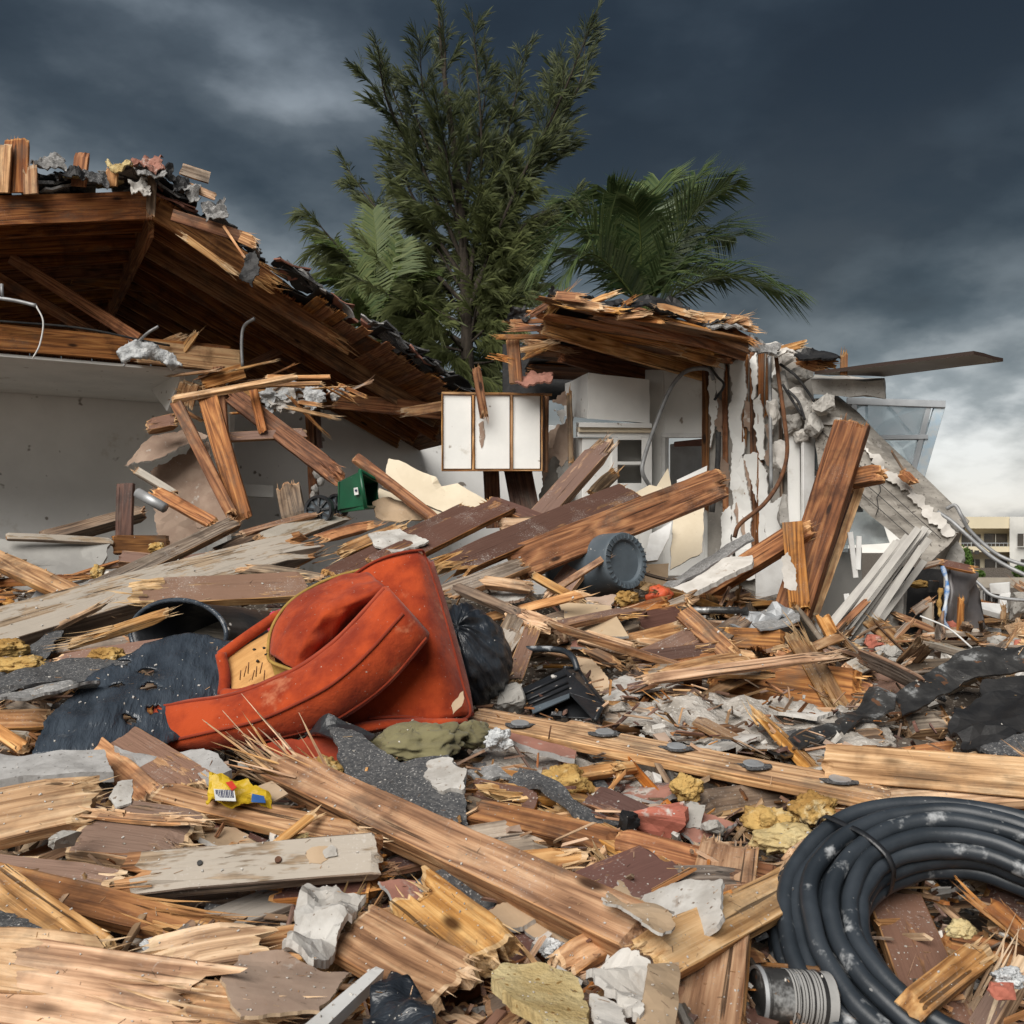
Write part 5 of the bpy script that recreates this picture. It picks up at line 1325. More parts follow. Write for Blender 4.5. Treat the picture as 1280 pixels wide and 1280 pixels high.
for k in range(12):
    x, y = rT.choice(((185, 850), (235, 865), (170, 885), (160, 870), (225, 820), (215, 870))); c = P(x + rT.uniform(-12, 12), y + rT.uniform(-6, 6), 4.95)
    board('wood_scrap', 'brown splinter showing through a hole in the dark plastic sheeting', c + Vector((-.08, 0, -.02)), c + Vector((.09, .04, rT.uniform(-.03, .05))), .05, .015, rT.choice(('rot', 'cedar', 'tan')), roll=50, b0=.06, b1=.08, cat='wood scrap', group='splinters under the plastic sheeting')
# half crushed black tub
def tub():
    t = thing('black_tub', 'crushed black plastic tub lying open above the plastic sheeting', 'tub', G(220, 800))
    c = P(222, 792, 5.45); ax = Vector((.50, .85, -.10)).normalized(); u = Vector((0, 0, 1)); u = (u - ax * u.dot(ax)).normalized(); v = ax.cross(u)
    V, Fc = [], []; n = 40
    for j, (s, r) in enumerate(((0, .285), (-.01, .30), (.0, .305), (.02, .300), (.03, .28), (.25, .265), (.55, .24), (.56, .0), (.55, .225), (.25, .25), (.02, .272))):
        for i in range(n):
            a = 2 * math.pi * i / n
            V.append(ax * s * 1.1 + u * math.cos(a) * r * .62 + v * math.sin(a) * r * 1.28 + Vector((0, 0, .02 * noise.noise((math.cos(a) * 2, math.sin(a) * 2, s)))))
    rows = 11
    for j in range(rows):
        k = (j + 1) % rows
        for i in range(n): Fc.append((j * n + i, j * n + (i + 1) % n, k * n + (i + 1) % n, k * n + i))
    link('shell', mesh_from('shell', V, Fc, smooth=True), ('black_plastic',), t, Matrix.Translation(c))
    ring = [c + u * math.cos(2 * math.pi * i / n) * .30 * .62 + v * math.sin(2 * math.pi * i / n) * .30 * 1.28 - ax * .005 for i in range(n)]
    tube('rim', None, ring, .014, 'plastic_sheet', parent=t, closed=True, smoothn=0)
tub()
def lathe(name, prof_, c, ax, mt, parent, n=48, inner=False):
    ax = ax.normalized(); u = Vector((0, 0, 1)); u = (u - ax * u.dot(ax)).normalized(); v = ax.cross(u)
    V, Fc = [], []
    for s, r in prof_:
        for i in range(n):
            a = 2 * math.pi * i / n; V.append(ax * s + (u * math.cos(a) + v * math.sin(a)) * r)
    for j in range(len(prof_) - 1):
        for i in range(n): Fc.append((j * n + i, j * n + (i + 1) % n, (j + 1) * n + (i + 1) % n, (j + 1) * n + i))
    me = mesh_from(name, V, Fc, smooth=True)
    bm = bmesh.new(); bm.from_mesh(me); bmesh.ops.remove_doubles(bm, verts=bm.verts[:], dist=1e-5); bmesh.ops.recalc_face_normals(bm, faces=bm.faces[:])
    for e in bm.edges:
        if len(e.link_faces) == 2 and e.calc_face_angle() > .6: e.smooth = False
    bm.to_mesh(me); bm.free()
    return link(name, me, (mt,), parent, Matrix.Translation(c)), u, v
tcn = thing('dustbin', 'grey round plastic dustbin lying with its ribbed base outward', 'dustbin', G(760, 740))
tc_c = P(783, 701, 7.55); tax = Vector((-.60, .78, -.12))
body, tu, tv = lathe('body', [(.03, 0), (.03, .155), (.004, .165), (0, .172), (0, .215), (.012, .222), (.03, .224), (.3, .245), (.6, .27), (.61, .29), (.64, .29), (.64, .27), (.3, .235), (.05, .2), (.05, 0)], tc_c, tax, 'bin_grey', tcn)
tn = tax.normalized()
rib0 = None
for k in range(28):
    a = 2 * math.pi * k / 28; d = tu * math.cos(a) + tv * math.sin(a)
    ctr = tc_c + d * .195 - tn * .002
    e = d * .020; f_ = tn.cross(d) * .0055; g_ = -tn * .008
    hexa('rib', None, [ctr - e - f_, ctr + e - f_, ctr + e + f_, ctr - e + f_, ctr - e - f_ + g_, ctr + e - f_ + g_, ctr + e + f_ + g_, ctr - e + f_ + g_], 'bin_grey', parent=tcn, bevel=0)
gb = thing('green_bin', 'dark green wheeled recycling bin tipped on its side', 'bin', G(450, 640))
def gq(x, y, d): return P(x, y, d)
o8 = [gq(430, 598, 9.0), gq(450, 590, 8.75), gq(452, 630, 8.7), gq(428, 634, 8.95), gq(438, 597, 9.3), gq(470, 592, 9.2), gq(472, 634, 9.15), gq(440, 640, 9.3)]
V8 = [gq(428, 600, 8.95), gq(447, 589, 8.8), gq(451, 628, 8.72), gq(426, 634, 8.9), gq(442, 600, 9.35), gq(466, 598, 9.3), gq(468, 628, 9.28), gq(442, 632, 9.35)]
hexa('side', None, [gq(425, 602, 8.95), gq(450, 589, 8.72), gq(456, 632, 8.66), gq(424, 637, 8.92), gq(427, 602, 9.0), gq(452, 589, 8.76), gq(458, 632, 8.70), gq(426, 637, 8.96)], 'bin_green', parent=gb, bevel=.004)
hexa('side', None, [gq(450, 589, 8.72), gq(470, 600, 9.15), gq(472, 603, 9.15), gq(453, 593, 8.70), gq(428, 600, 9.0), gq(445, 606, 9.45), gq(446, 609, 9.45), gq(430, 604, 9.0)], 'bin_green', parent=gb, bevel=.003)
hexa('side', None, [gq(456, 632, 8.66), gq(470, 632, 9.1), gq(470, 636, 9.1), gq(456, 637, 8.66), gq(426, 637, 8.95), gq(444, 634, 9.45), gq(444, 638, 9.45), gq(426, 641, 8.95)], 'bin_green', parent=gb, bevel=.003)
hexa('side', None, [gq(470, 600, 9.15), gq(471, 634, 9.12), gq(444, 634, 9.45), gq(445, 606, 9.45), gq(472, 600, 9.2), gq(473, 634, 9.17), gq(446, 634, 9.5), gq(447, 606, 9.5)], 'bin_green', parent=gb, bevel=.003)
hexa('base', None, [gq(424, 602, 8.96), gq(424, 638, 8.93), gq(444, 634, 9.45), gq(445, 606, 9.45), gq(422, 602, 9.0), gq(422, 638, 8.97), gq(442, 634, 9.5), gq(443, 606, 9.5)], 'bin_green', parent=gb, bevel=.003)
tube('rim', None, [(450, 588, 8.71), (471, 600, 9.15), (472, 634, 9.12), (457, 634, 8.65), (450, 588, 8.71)], .018, 'bin_green', parent=gb, smoothn=0)
quad('sticker', [(442, 610, 8.74), (447, 609, 8.69), (448, 618, 8.685), (443, 619, 8.73)], .002, 'print_white', gb, bevel=0)
quad('sticker_print', [(443.4, 612, 8.715), (446, 611.5, 8.688), (446.2, 614, 8.686), (443.6, 614.5, 8.712)], .001, 'ink', gb, bevel=0)
def wheel(name, label, px, py, d, r, ax):
    t = thing(name, label, 'wheel', P(px, py, d))
    c = P(px, py, d)
    lathe('tyre', [(-.03, r * .80), (-.035, r * .94), (-.02, r), (.02, r), (.035, r * .94), (.03, r * .80), (-.03, r * .80)], c, ax, 'black_plastic', t)
    _, u, v = lathe('hub', [(-.045, 0), (-.045, r * .2), (.03, r * .22), (.03, 0)], c, ax, 'black_plastic', t, 20)
    lathe('disc', [(.0, r * .1), (.0, r * .82), (.01, r * .82), (.01, r * .1)], c, ax, 'bin_grey', t)
    n = ax.normalized()
    for k in range(9):
        a = 2 * math.pi * k / 9; dd = u * math.cos(a) + v * math.sin(a); s_ = n.cross(dd) * .009
        p0, p1 = c + dd * r * .18 - n * .025, c + dd * r * .82 - n * .02
        hexa('spoke', None, [p0 - s_, p1 - s_, p1 + s_, p0 + s_, p0 - s_ + n * .03, p1 - s_ + n * .03, p1 + s_ + n * .03, p0 + s_ + n * .03], 'black_plastic', parent=t, bevel=0)
wheel('bin_wheel', 'front black spoked wheel left of the green bin', 399, 638, 8.75, .138, Vector((.25, 1, -.05)))
wheel('bin_wheel', 'rear black spoked wheel half hidden behind the green bin', 421, 634, 9.05, .125, Vector((.5, 1, -.05)))
# black crate with pipe
cr = thing('black_crate', 'black plastic box tipped on its side beside the rubbish bag', 'box', G(700, 890))
cq = dict(a=(652, 860, 5.35), b=(706, 835, 5.5), c=(712, 866, 5.25), d=(664, 886, 5.15), e=(755, 880, 5.15), f=(744, 900, 4.9), g=(722, 836, 5.7), h=(668, 893, 5.1))
def cs(nm, ks, th=.012): quad(nm, [cq[k] for k in ks], th, 'black_plastic', cr, bevel=.003)
cs('side', 'abcd'); cs('side', 'bgec'); quad('side', [cq['c'], cq['e'], cq['f'], (716, 868, 5.2)], .012, 'black_plastic', cr, bevel=.003)
quad('inside', [(660, 885, 5.3), (712, 866, 5.4), (742, 898, 5.2), (668, 894, 5.25)], .012, 'black_plastic', cr, bevel=.003)
quad('base', [(664, 884, 5.16), (712, 866, 5.24), (712, 872, 5.23), (666, 892, 5.12)], .01, 'bin_grey', cr, bevel=.002)
for t_ in (.3, .6, .8):
    p = lambda k1, k2: P(*cq[k1]).lerp(P(*cq[k2]), t_)
    tube('moulding', None, [p('a', 'd') + Vector((0, -.012, .004)), p('b', 'c') + Vector((0, -.012, .004))], .007, 'black_plastic', parent=cr, smoothn=0, sides=6)
tube('rim', None, [cq['b'], cq['g'], cq['e'], cq['f']], .012, 'black_plastic', parent=cr, smoothn=0)
chunk('latch', None, 692, 846, 5.4, 8, 5, 'paper_white', 'blob', parent=cr)
tube('hose', 'black curved hose arching over the black box', [(632, 812, 5.9), (670, 811, 5.8), (702, 813, 5.7), (716, 822, 5.6), (722, 838, 5.55)], .018, 'rubber', 'hose')
tube('steel_pipe', 'long thin grey steel pipe lying right of the grey dustbin', [(800, 761, 7.4), (870, 763, 7.2), (935, 763, 7.0)], .026, 'dark_metal', 'pipe', smoothn=0, sides=12)
tube('steel_pipe', 'thin grey rod on the dust right of the black box', [(762, 879, 5.4), (830, 882, 5.35), (902, 884, 5.3)], .014, 'dark_metal', 'pipe', smoothn=0)

# ------------------------------------------------------------------ pipe coil in the foreground
coil = thing('pipe_coil', 'coil of thick black plastic pipe scuffed with white dust', 'pipe coil', (1.3, 2.75, .3))
cc_ = Vector((1.335, 2.78, .50)); tilt = math.radians(29)
cm = Matrix.Translation(cc_) @ Matrix.Rotation(tilt, 4, 'X') @ Matrix.Rotation(math.radians(-4), 4, 'Y')
gC = random.Random(6)
def loop(r0, z0, r1, z1, ph):
    pts = []
    n = 110
    for i in range(n):
        a = 2 * math.pi * i / n
        t = sstep(.35, .65, ((a / (2 * math.pi) + ph) % 1))
        t = t if t < 1 else 1
        k = math.sin(a + ph * 9) * .5 + .5
        r = lerp(r0, r1, k) + .015 * noise.noise((math.cos(a) * 1.5, math.sin(a) * 1.5, r0 * 14 + z0 * 12)) + .006 * noise.noise((math.cos(a) * 4, math.sin(a) * 4, r0 * 40 + z0 * 30))
        z = lerp(z0, z1, k) + .011 * noise.noise((math.cos(a) * 2.0, math.sin(a) * 2.0, r0 * 30 + 5))
        pts.append(cm @ Vector((math.cos(a) * r, math.sin(a) * r, z)))
    return pts
tr_ = .0262
rows_ = [(0.0, [.33, .385, .44, .495, .55]), (-.046, [.335, .39, .447, .50, .558]), (-.094, [.34, .395, .45, .505, .562]), (.044, [.362, .418, .474])]
for z0, rr_ in rows_:
    for r0 in rr_:
        V, Fc = tube_geo(loop(r0, z0, r0 + gC.uniform(-.006, .016), z0 + gC.uniform(-.010, .010), gC.random()), tr_ * gC.uniform(.97, 1.03), 14, True)
        link('pipe_loop', mesh_from('pipe_loop', V, Fc, smooth=True), ('rubber',), coil)
for ang in (124, 250, 10):
    a = math.radians(ang); d = Vector((math.cos(a), math.sin(a), 0))
    tt = Vector((-math.sin(a), math.cos(a), 0))
    sec = [(.303, .025), (.34, .066), (.42, .080), (.50, .062), (.575, .038), (.595, -.02), (.592, -.10), (.56, -.125), (.45, -.127), (.34, -.127), (.308, -.09), (.3, -.03)]
    cpts = catmull([d * r + Vector((0, 0, z)) for r, z in sec + sec[:1]], 3)[:-1]
    V, Fc = [], []
    for p in cpts:
        V += [cm @ (p + tt * .010 + d * .0), cm @ (p - tt * .010)]
    k = len(cpts)
    Fc = [(2 * i, 2 * i + 1, 2 * ((i + 1) % k) + 1, 2 * ((i + 1) % k)) for i in range(k)]
    me = mesh_from('strap', V, Fc, smooth=True)
    bm = bmesh.new(); bm.from_mesh(me); bmesh.ops.solidify(bm, geom=bm.faces[:], thickness=.004); bm.to_mesh(me); bm.free()
    link('strap', me, ('black_plastic',), coil)
# drinks can behind the coil
can = thing('metal_can', 'dark metal can with striped pale label beside the coil', 'can', P(975, 1250, 2.5))
cax = Vector((1, .12, -.12)); ccan = P(946, 1246, 2.62)
lathe('body', [(0, 0), (0, .072), (.004, .078), (.012, .078), (.016, .074), (.20, .074), (.20, 0)], ccan, cax, 'dark_metal', can)
lathe('rim', [(-.004, .07), (-.006, .078), (.004, .08), (.008, .077)], ccan, cax, 'galv', can)
lathe('label', [(.075, .0748), (.075, .0756), (.198, .0756), (.198, .0748)], ccan, cax, 'label_grey', can)
for k, (q0, q1) in enumerate(((.080, .003), (.088, .0015), (.092, .005), (.103, .002), (.112, .004), (.120, .0015), (.128, .006), (.142, .002), (.150, .003), (.16, .012))): lathe('label_stripe', [(q0, .0757), (q0, .0761), (q0 + q1, .0761), (q0 + q1, .0757)], ccan, cax, 'dark_metal', can)

# ------------------------------------------------------------------ hanging wall cabinet
cab = thing('wall_cabinet', 'white three-door wall cabinet with brown edges hanging in the ruin', 'cabinet', P(614, 590, 10.2))
hexa('carcass', None, [P(552, 492, 10.2), P(679, 494, 10.2), P(679, 588, 10.2), P(552, 588, 10.2), P(556, 492, 10.6), P(683, 494, 10.6), P(683, 588, 10.6), P(556, 588, 10.6)], 'cedar_dark', parent=cab)
for x0, x1 in ((554.5, 589), (594, 637), (641.5, 675)):
    hexa('door', None, [P(x0, 494, 10.17), P(x1, 495, 10.17), P(x1, 586, 10.17), P(x0, 586, 10.17), P(x0, 494, 10.195), P(x1, 495, 10.195), P(x1, 586, 10.195), P(x0, 586, 10.195)], 'wall_white', parent=cab, bevel=.003)
for x0, y0, x1, y1, w_ in ((552, 491, 690, 493, .022), (591.5, 494, 591.5, 587, .022), (639.5, 494, 639.5, 587, .022), (552, 588, 678, 588, .014), (552.5, 492, 552.5, 588, .014), (677.5, 494, 677.5, 588, .016)):
    board('edge_strip', None, P(x0, y0, 10.14), P(x1, y1, 10.14), w_, .03, 'tan', nrm=Vector((0, -1, 0)), parent=cab)
sheet('gash', None, [(598, 530, 10.163), (604, 526, 10.163), (606, 545, 10.163), (602, 560, 10.163), (599, 548, 10.163)], .004, 'drywall_paper', parent=cab, ragged=.01)
board('stake', 'broken brown stake stuck in front of the white wall cabinet', P(595, 458, 9.95), P(606, 526, 10.0), .09, .06, 'cedar', nrm=Vector((0, -1, .1)), b1=.12, b0=.04)

# ------------------------------------------------------------------ sheets, panels and small things
for a in (
 ('drywall_sheet', 'torn brown-backed drywall flap above the leaning studs', [(156, 584, 10.6), (185, 548, 10.8), (228, 536, 10.9), (262, 546, 10.8), (222, 562, 10.6), (180, 578, 10.5)], .02, ('drywall_paper', 'gypsum'), 'drywall', dict(ragged=.03, rough=.06)),
 ('drywall_sheet', 'large brown drywall sheet standing behind the leaning studs', [(186, 588, 10.9), (260, 552, 10.95), (272, 600, 10.9), (280, 650, 10.8), (200, 690, 10.8)], .02, ('drywall_paper', 'gypsum'), 'drywall', dict(ragged=.03, rough=.04)),
 ('drywall_sheet', 'rounded brown drywall offcut low behind the studs', [(250, 622, 10.5), (268, 612, 10.5), (284, 622, 10.5), (290, 660, 10.4), (246, 660, 10.4)], .02, ('drywall_paper', 'gypsum'), 'drywall', dict(ragged=.02)),
 ('leaning_sheet', 'big grey panel with white top trim leaning at the left edge', [(-30, 674, 8.6), (140, 678, 8.9), (122, 716, 8.6), (60, 740, 8.2), (-30, 735, 8.1)], .03, ('grey_panel', 'plaster'), 'panel', dict(ragged=.02, rough=.02)),
 ('hardboard_sheet', 'cream hardboard sheet with bite-shaped notch behind the brown boards', [(486, 573, 10.0), (498, 575, 10.0), (545, 596, 9.9), (552, 608, 9.9), (562, 606, 9.9), (572, 604, 9.9), (615, 630, 9.8), (622, 652, 9.6), (560, 642, 9.6), (478, 608, 9.8)], .012, ('cream_panel', 'hardboard'), 'panel', dict(ragged=.008, res=.08)),
 ('hardboard_sheet', 'lower cream panel edge under the notched hardboard sheet', [(474, 610, 9.6), (560, 644, 9.4), (545, 655, 9.2), (468, 622, 9.4)], .012, ('cream_panel', 'hardboard'), 'panel', dict(res=.1)),
 ('grey_card', 'grey curved card beside the green bin', [(466, 625, 9.0), (490, 620, 9.2), (532, 648, 9.0), (500, 655, 8.8), (470, 645, 8.8)], .01, ('cardboard', 'cardboard'), 'card', dict(rough=.05)),
 ('plaster_piece', 'white broken plaster sheet on the red boards above the armchair', [(460, 670, 7.3), (500, 662, 7.4), (536, 674, 7.2), (520, 685, 7.1), (490, 690, 7.0), (468, 682, 7.15)], .015, ('paper_white', 'gypsum'), 'plaster', dict(ragged=.012, rough=.04)),
 ('white_board', 'white triangular cabinet panel behind the orange-brown beam', [(835, 585, 9.9), (840, 612, 9.8), (800, 640, 9.6), (812, 622, 9.7)], .02, ('cream_panel', 'hardboard'), 'panel', {}),
 ('white_board', 'cream cabinet panel under the orange-brown beam right end', [(812, 668, 8.9), (840, 652, 9.0), (836, 672, 8.9), (822, 700, 8.7), (805, 702, 8.7)], .02, ('pvc_white', 'hardboard'), 'panel', {}),
 ('white_board', 'cream slanting cabinet door above the dustbin', [(776, 625, 9.4), (812, 606, 9.6), (850, 614, 9.6), (830, 640, 9.4), (790, 652, 9.3)], .02, ('cream_panel', 'hardboard'), 'panel', {}),
 ('white_board', 'white tall cabinet panel right of the dustbin', [(842, 640, 9.2), (880, 625, 9.3), (878, 690, 9.0), (838, 712, 8.8)], .02, ('cream_panel', 'pvc_white'), 'panel', dict(ragged=.01)),
 ('white_board', 'upright white panel sliver between the beam and torn wall', [(846, 600, 10), (884, 582, 10), (880, 640, 9.9), (850, 650, 9.9)], .02, ('wall_white', 'hardboard'), 'panel', {}),
 ('open_carton', 'brown cardboard carton side right of the dustbin', [(806, 706, 8.5), (836, 704, 8.7), (834, 735, 8.5), (806, 735, 8.4)], .02, ('cardboard', 'cardboard'), 'carton', {}),
 ('square_sheet', 'square grey-beige panel with white edge below the dustbin', [(698, 752, 6.9), (762, 757, 6.7), (786, 795, 6.4), (742, 796, 6.4), (708, 780, 6.6)], .018, ('hardboard', 'paper_white'), 'panel', {}),
 ('plaster_piece', 'white plaster flake on the sticks below the reddish boards', [(602, 742, 7.0), (640, 735, 7.1), (668, 742, 6.9), (640, 752, 6.8), (620, 758, 6.8), (612, 750, 6.9)], .02, ('paper_white', 'drywall_paper'), 'plaster', dict(ragged=.03, rough=.04)),
 ('drywall_sheet', 'pinkish brown drywall flap below the dustbin', [(730, 742, 7.3), (775, 742, 7.3), (762, 758, 7.1), (735, 752, 7.1)], .015, ('drywall_paper', 'gypsum'), 'drywall', dict(rough=.05, ragged=.02)),
 ('drywall_sheet', 'broad pale brown drywall piece left of the heavy timbers', [(762, 850, 5.9), (800, 830, 6.1), (838, 822, 6.1), (846, 838, 5.9), (800, 868, 5.7), (770, 865, 5.7)], .018, ('drywall_paper', 'paper_white'), 'drywall', dict(ragged=.02, rough=.03)),
 ('drywall_sheet', 'white-fronted drywall shard leaning left of the heavy timbers', [(812, 855, 5.75), (842, 832, 5.85), (860, 862, 5.7), (838, 876, 5.55), (818, 876, 5.55)], .015, ('paper_white', 'gypsum'), 'drywall', dict(ragged=.03, rough=.04)),
 ('white_card', 'small white card beside the black box', [(750, 870, 5.4), (772, 858, 5.5), (785, 870, 5.35), (765, 878, 5.3)], .01, ('paper_white', 'paper_white'), 'card', dict(rough=.03)),
 ('brown_card', 'torn brown card behind the black box', [(720, 818, 6), (740, 825, 5.95), (762, 855, 5.6), (745, 862, 5.6), (726, 840, 5.8)], .012, ('cardboard', 'cardboard'), 'card', dict(rough=.05, ragged=.02)),
 ('roof_sheet', 'grey corrugated roof sheet below the leaning timber', [(902, 778, 7.0), (935, 762, 7.2), (990, 760, 7.1), (1000, 768, 6.9), (950, 786, 6.7), (915, 786, 6.8)], .012, ('galv', 'galv'), 'metal sheet', dict(rough=.08, rscale=5)),
 ('roof_sheet', 'second corrugated sheet corner on the grey roof sheet', [(940, 782, 6.8), (998, 766, 6.9), (1000, 776, 6.7), (950, 788, 6.6)], .012, ('shingle_pale', 'galv'), 'metal sheet', dict(rough=.03)),
 ('cornice_piece', 'long pale plaster cornice leaning left of the timber post', [(832, 742, 7.9), (905, 700, 8.2), (940, 694, 8.2), (940, 704, 8.0), (900, 722, 7.9), (842, 752, 7.7)], .04, ('plaster', 'gypsum'), 'plaster', dict(ragged=.012, rough=.02)),
 ('cornice_piece', 'speckled metal lath strip above the pale cornice', [(826, 736, 8.1), (880, 698, 8.5), (936, 664, 8.6), (942, 672, 8.5), (890, 706, 8.3), (834, 742, 8.0)], .02, ('shingle_pale', 'galv'), 'metal lath', dict(rough=.02)),
 ('shingle_sheet', 'large grey asphalt shingle sheet at the left edge', [(-30, 862, 4.7), (0, 828, 5.2), (60, 790, 5.9), (85, 782, 6.1), (70, 800, 5.7), (55, 842, 5.0), (10, 862, 4.7)], .014, 'shingle', 'roof shingle', dict(ragged=.02, rough=.05)),
 ('shingle_sheet', 'long grey asphalt shingle strip beside the foam pieces', [(-20, 862, 4.55), (60, 836, 4.9), (150, 815, 5.25), (225, 808, 5.4), (170, 835, 4.95), (120, 848, 4.75), (30, 860, 4.5)], .014, 'shingle', 'roof shingle', dict(ragged=.015, rough=.05)),
 ('shingle_sheet', 'curled grey shingle below the long shingle strip', [(-10, 868, 4.4), (50, 860, 4.5), (110, 850, 4.65), (125, 862, 4.45), (60, 878, 4.3), (0, 880, 4.25)], .014, 'shingle_pale', 'roof shingle', dict(ragged=.015, rough=.08)),
 ('shingle_sheet', 'big dark shingle piece with pale patch below the armchair', [(412, 922, 4.154), (440, 925, 4.154), (500, 950, 3.915), (560, 945, 3.915), (584, 968, 3.772), (584, 1030, 3.457), (552, 1036, 3.419), (480, 1000, 3.581), (430, 965, 3.820)], .012, 'shingle', 'roof shingle', dict(ragged=.012, rough=.06, rscale=2)),
 ('shingle_patch', 'pale crusty patch stuck on the big dark shingle', [(534, 950, 3.858), (560, 946, 3.877), (582, 962, 3.753), (580, 985, 3.629), (548, 988, 3.629), (530, 972, 3.744)], .02, 'paper_white', 'roof shingle', dict(ragged=.02, rough=.02)),
 ('shingle_sheet', 'curled black shingle strip lying across the yellow foam', [(632, 978, 3.772), (650, 952, 3.935), (680, 968, 3.820), (720, 1000, 3.629), (776, 1040, 3.457), (768, 1048, 3.400), (700, 1005, 3.581), (676, 980, 3.677)], .02, 'shingle', 'roof shingle', dict(ragged=.01, rough=.05)),
 ('shingle_sheet', 'small grey shingle flake left of the curled strip', [(582, 960, 4.0), (620, 955, 4.05), (645, 972, 3.95), (600, 972, 3.9)], .012, 'shingle_pale', 'roof shingle', dict(ragged=.01, rough=.03)),
 ('dark_plate', 'shiny dark plate wedged under the armrest', [(380, 915, 4.28), (410, 890, 4.22), (440, 905, 4.2), (470, 920, 4.15), (450, 935, 4.05), (415, 922, 4.12)], .012, 'black_plastic', 'plate', dict(rough=.02)),
 ('roof_tile', 'curved grey roof tile edge below the plastic sheeting', [(142, 925, 3.95), (170, 930, 3.9), (210, 932, 3.95), (255, 938, 3.9), (290, 965, 3.72), (262, 972, 3.66), (215, 952, 3.8), (178, 955, 3.78)], .035, ('tile_grey', 'tile_grey'), 'roof tile', dict(rough=.05, ragged=.008)),
 ('roof_tile', 'long pale grey roof tile at the left edge', [(-20, 932, 3.8), (60, 938, 3.8), (130, 936, 3.82), (142, 968, 3.6), (60, 970, 3.58), (-20, 968, 3.58)], .04, ('tile_grey', 'tile_grey'), 'roof tile', dict(rough=.03, ragged=.008)),
 ('roof_tile', 'curved reddish roof tile right of the small brick pieces', [(712, 958, 4.2), (770, 962, 4.2), (840, 972, 4.1), (862, 985, 4.0), (820, 988, 3.95), (760, 978, 4.05)], .025, ('tile_red', 'tile_grey'), 'roof tile', dict(rough=.06)),
 ('roof_tile', 'long reddish tile strip under the nailed plank', [(622, 915, 4.5), (650, 922, 4.45), (720, 945, 4.3), (718, 955, 4.2), (650, 935, 4.35), (625, 924, 4.42)], .025, ('tile_red', 'tile_grey'), 'roof tile', dict(rough=.03)),
 ('black_flashing', 'bent black metal flashing with scraped paint at right', [(1118, 868, 5.35), (1195, 818, 5.65), (1240, 806, 5.65), (1300, 804, 5.55), (1300, 840, 5.45), (1205, 850, 5.45), (1150, 885, 5.20), (1128, 894, 5.15)], .012, 'dark_metal', 'flashing', dict(rough=.03, ragged=.008)),
 ('black_flashing', 'twisted lower end of the black flashing', [(1045, 910, 5.05), (1075, 885, 5.25), (1088, 866, 5.40), (1122, 868, 5.30), (1118, 885, 5.15), (1080, 900, 5.05), (1055, 918, 4.90)], .012, 'dark_metal', 'flashing', dict(rough=.06)),
 ('black_flashing', 'thin flashing tail curling onto the dusty ground', [(960, 940, 4.40), (990, 918, 4.65), (1050, 905, 4.85), (1052, 914, 4.75), (1000, 930, 4.50), (975, 945, 4.30)], .01, 'dark_metal', 'flashing', dict(rough=.04)),
 ('tar_paper_piece', 'crumpled black tar paper at the right edge', [(1185, 905, 4.70), (1192, 882, 4.85), (1230, 868, 4.90), (1300, 852, 4.90), (1300, 915, 4.50), (1248, 930, 4.40), (1225, 938, 4.35), (1200, 928, 4.50)], .015, 'tar_paper', 'tar paper', dict(rough=.08, ragged=.02)),
 ('tar_paper_piece', 'flat dark shingle slab below the crumpled tar paper', [(1225, 935, 4.30), (1300, 905, 4.45), (1300, 945, 4.20), (1240, 942, 4.25)], .02, 'shingle', 'roof shingle', dict(rough=.03, ragged=.01)),
 ('tar_paper_piece', 'upright black tar paper flap behind the crumpled one', [(1225, 870, 5.00), (1228, 848, 5.10), (1290, 845, 5.10), (1290, 868, 5.00)], .012, 'tar_paper', 'tar paper', dict(rough=.03, ragged=.01)),
 ('gypsum_slab', 'crumpled grey-white plasterboard slab in the left foreground', [(352, 1196, 2.70), (366, 1160, 2.82), (378, 1108, 3.0), (420, 1112, 2.98), (457, 1122, 2.95), (440, 1152, 2.82), (408, 1188, 2.70), (392, 1205, 2.64)], .022, ('paper_white', 'gypsum'), 'plasterboard', dict(ragged=.012, rough=.06, rscale=7, res=.022)),
 ('cardboard_sheet', 'flat pinkish brown card sheet in the bottom left foreground', [(275, 1225, 2.45), (300, 1190, 2.58), (350, 1186, 2.6), (405, 1215, 2.5), (440, 1212, 2.5), (400, 1262, 2.34), (300, 1275, 2.3)], .008, ('drywall_paper', 'cardboard'), 'card', dict(ragged=.01, rough=.02)),
 ('trim_strip', 'white angled trim strip at the bottom edge', [(366, 1290, 2.2), (470, 1208, 2.5), (480, 1212, 2.5), (400, 1290, 2.2)], .03, ('pvc_white', 'pvc_white'), 'trim strip', {}),
 ('black_bag_scrap', 'crumpled black bag scrap at the bottom edge', [(452, 1290, 2.18), (465, 1240, 2.35), (490, 1226, 2.4), (525, 1232, 2.38), (545, 1268, 2.25), (545, 1300, 2.15)], .02, 'bag_black', 'bag', dict(rough=.045, rscale=9, ragged=.004, res=.012, puff=.03, smooth=True)),
 ('foam_sheet', 'flat yellow foam sheet at the bottom centre', [(614, 1218, 2.42), (640, 1202, 2.48), (672, 1198, 2.5), (715, 1212, 2.45), (728, 1245, 2.33), (742, 1295, 2.16), (690, 1295, 2.16), (668, 1268, 2.25), (628, 1240, 2.35)], .03, ('foam_pale', 'foam_pale'), 'foam', dict(ragged=.01, rough=.02)),
 ('drywall_sheet', 'torn brown drywall paper beside the long splintered beam', [(760, 1130, 2.75), (775, 1102, 2.86), (800, 1118, 2.8), (842, 1148, 2.68), (830, 1175, 2.58), (800, 1165, 2.62)], .008, ('cardboard', 'paper_white'), 'drywall', dict(ragged=.02, rough=.06)),
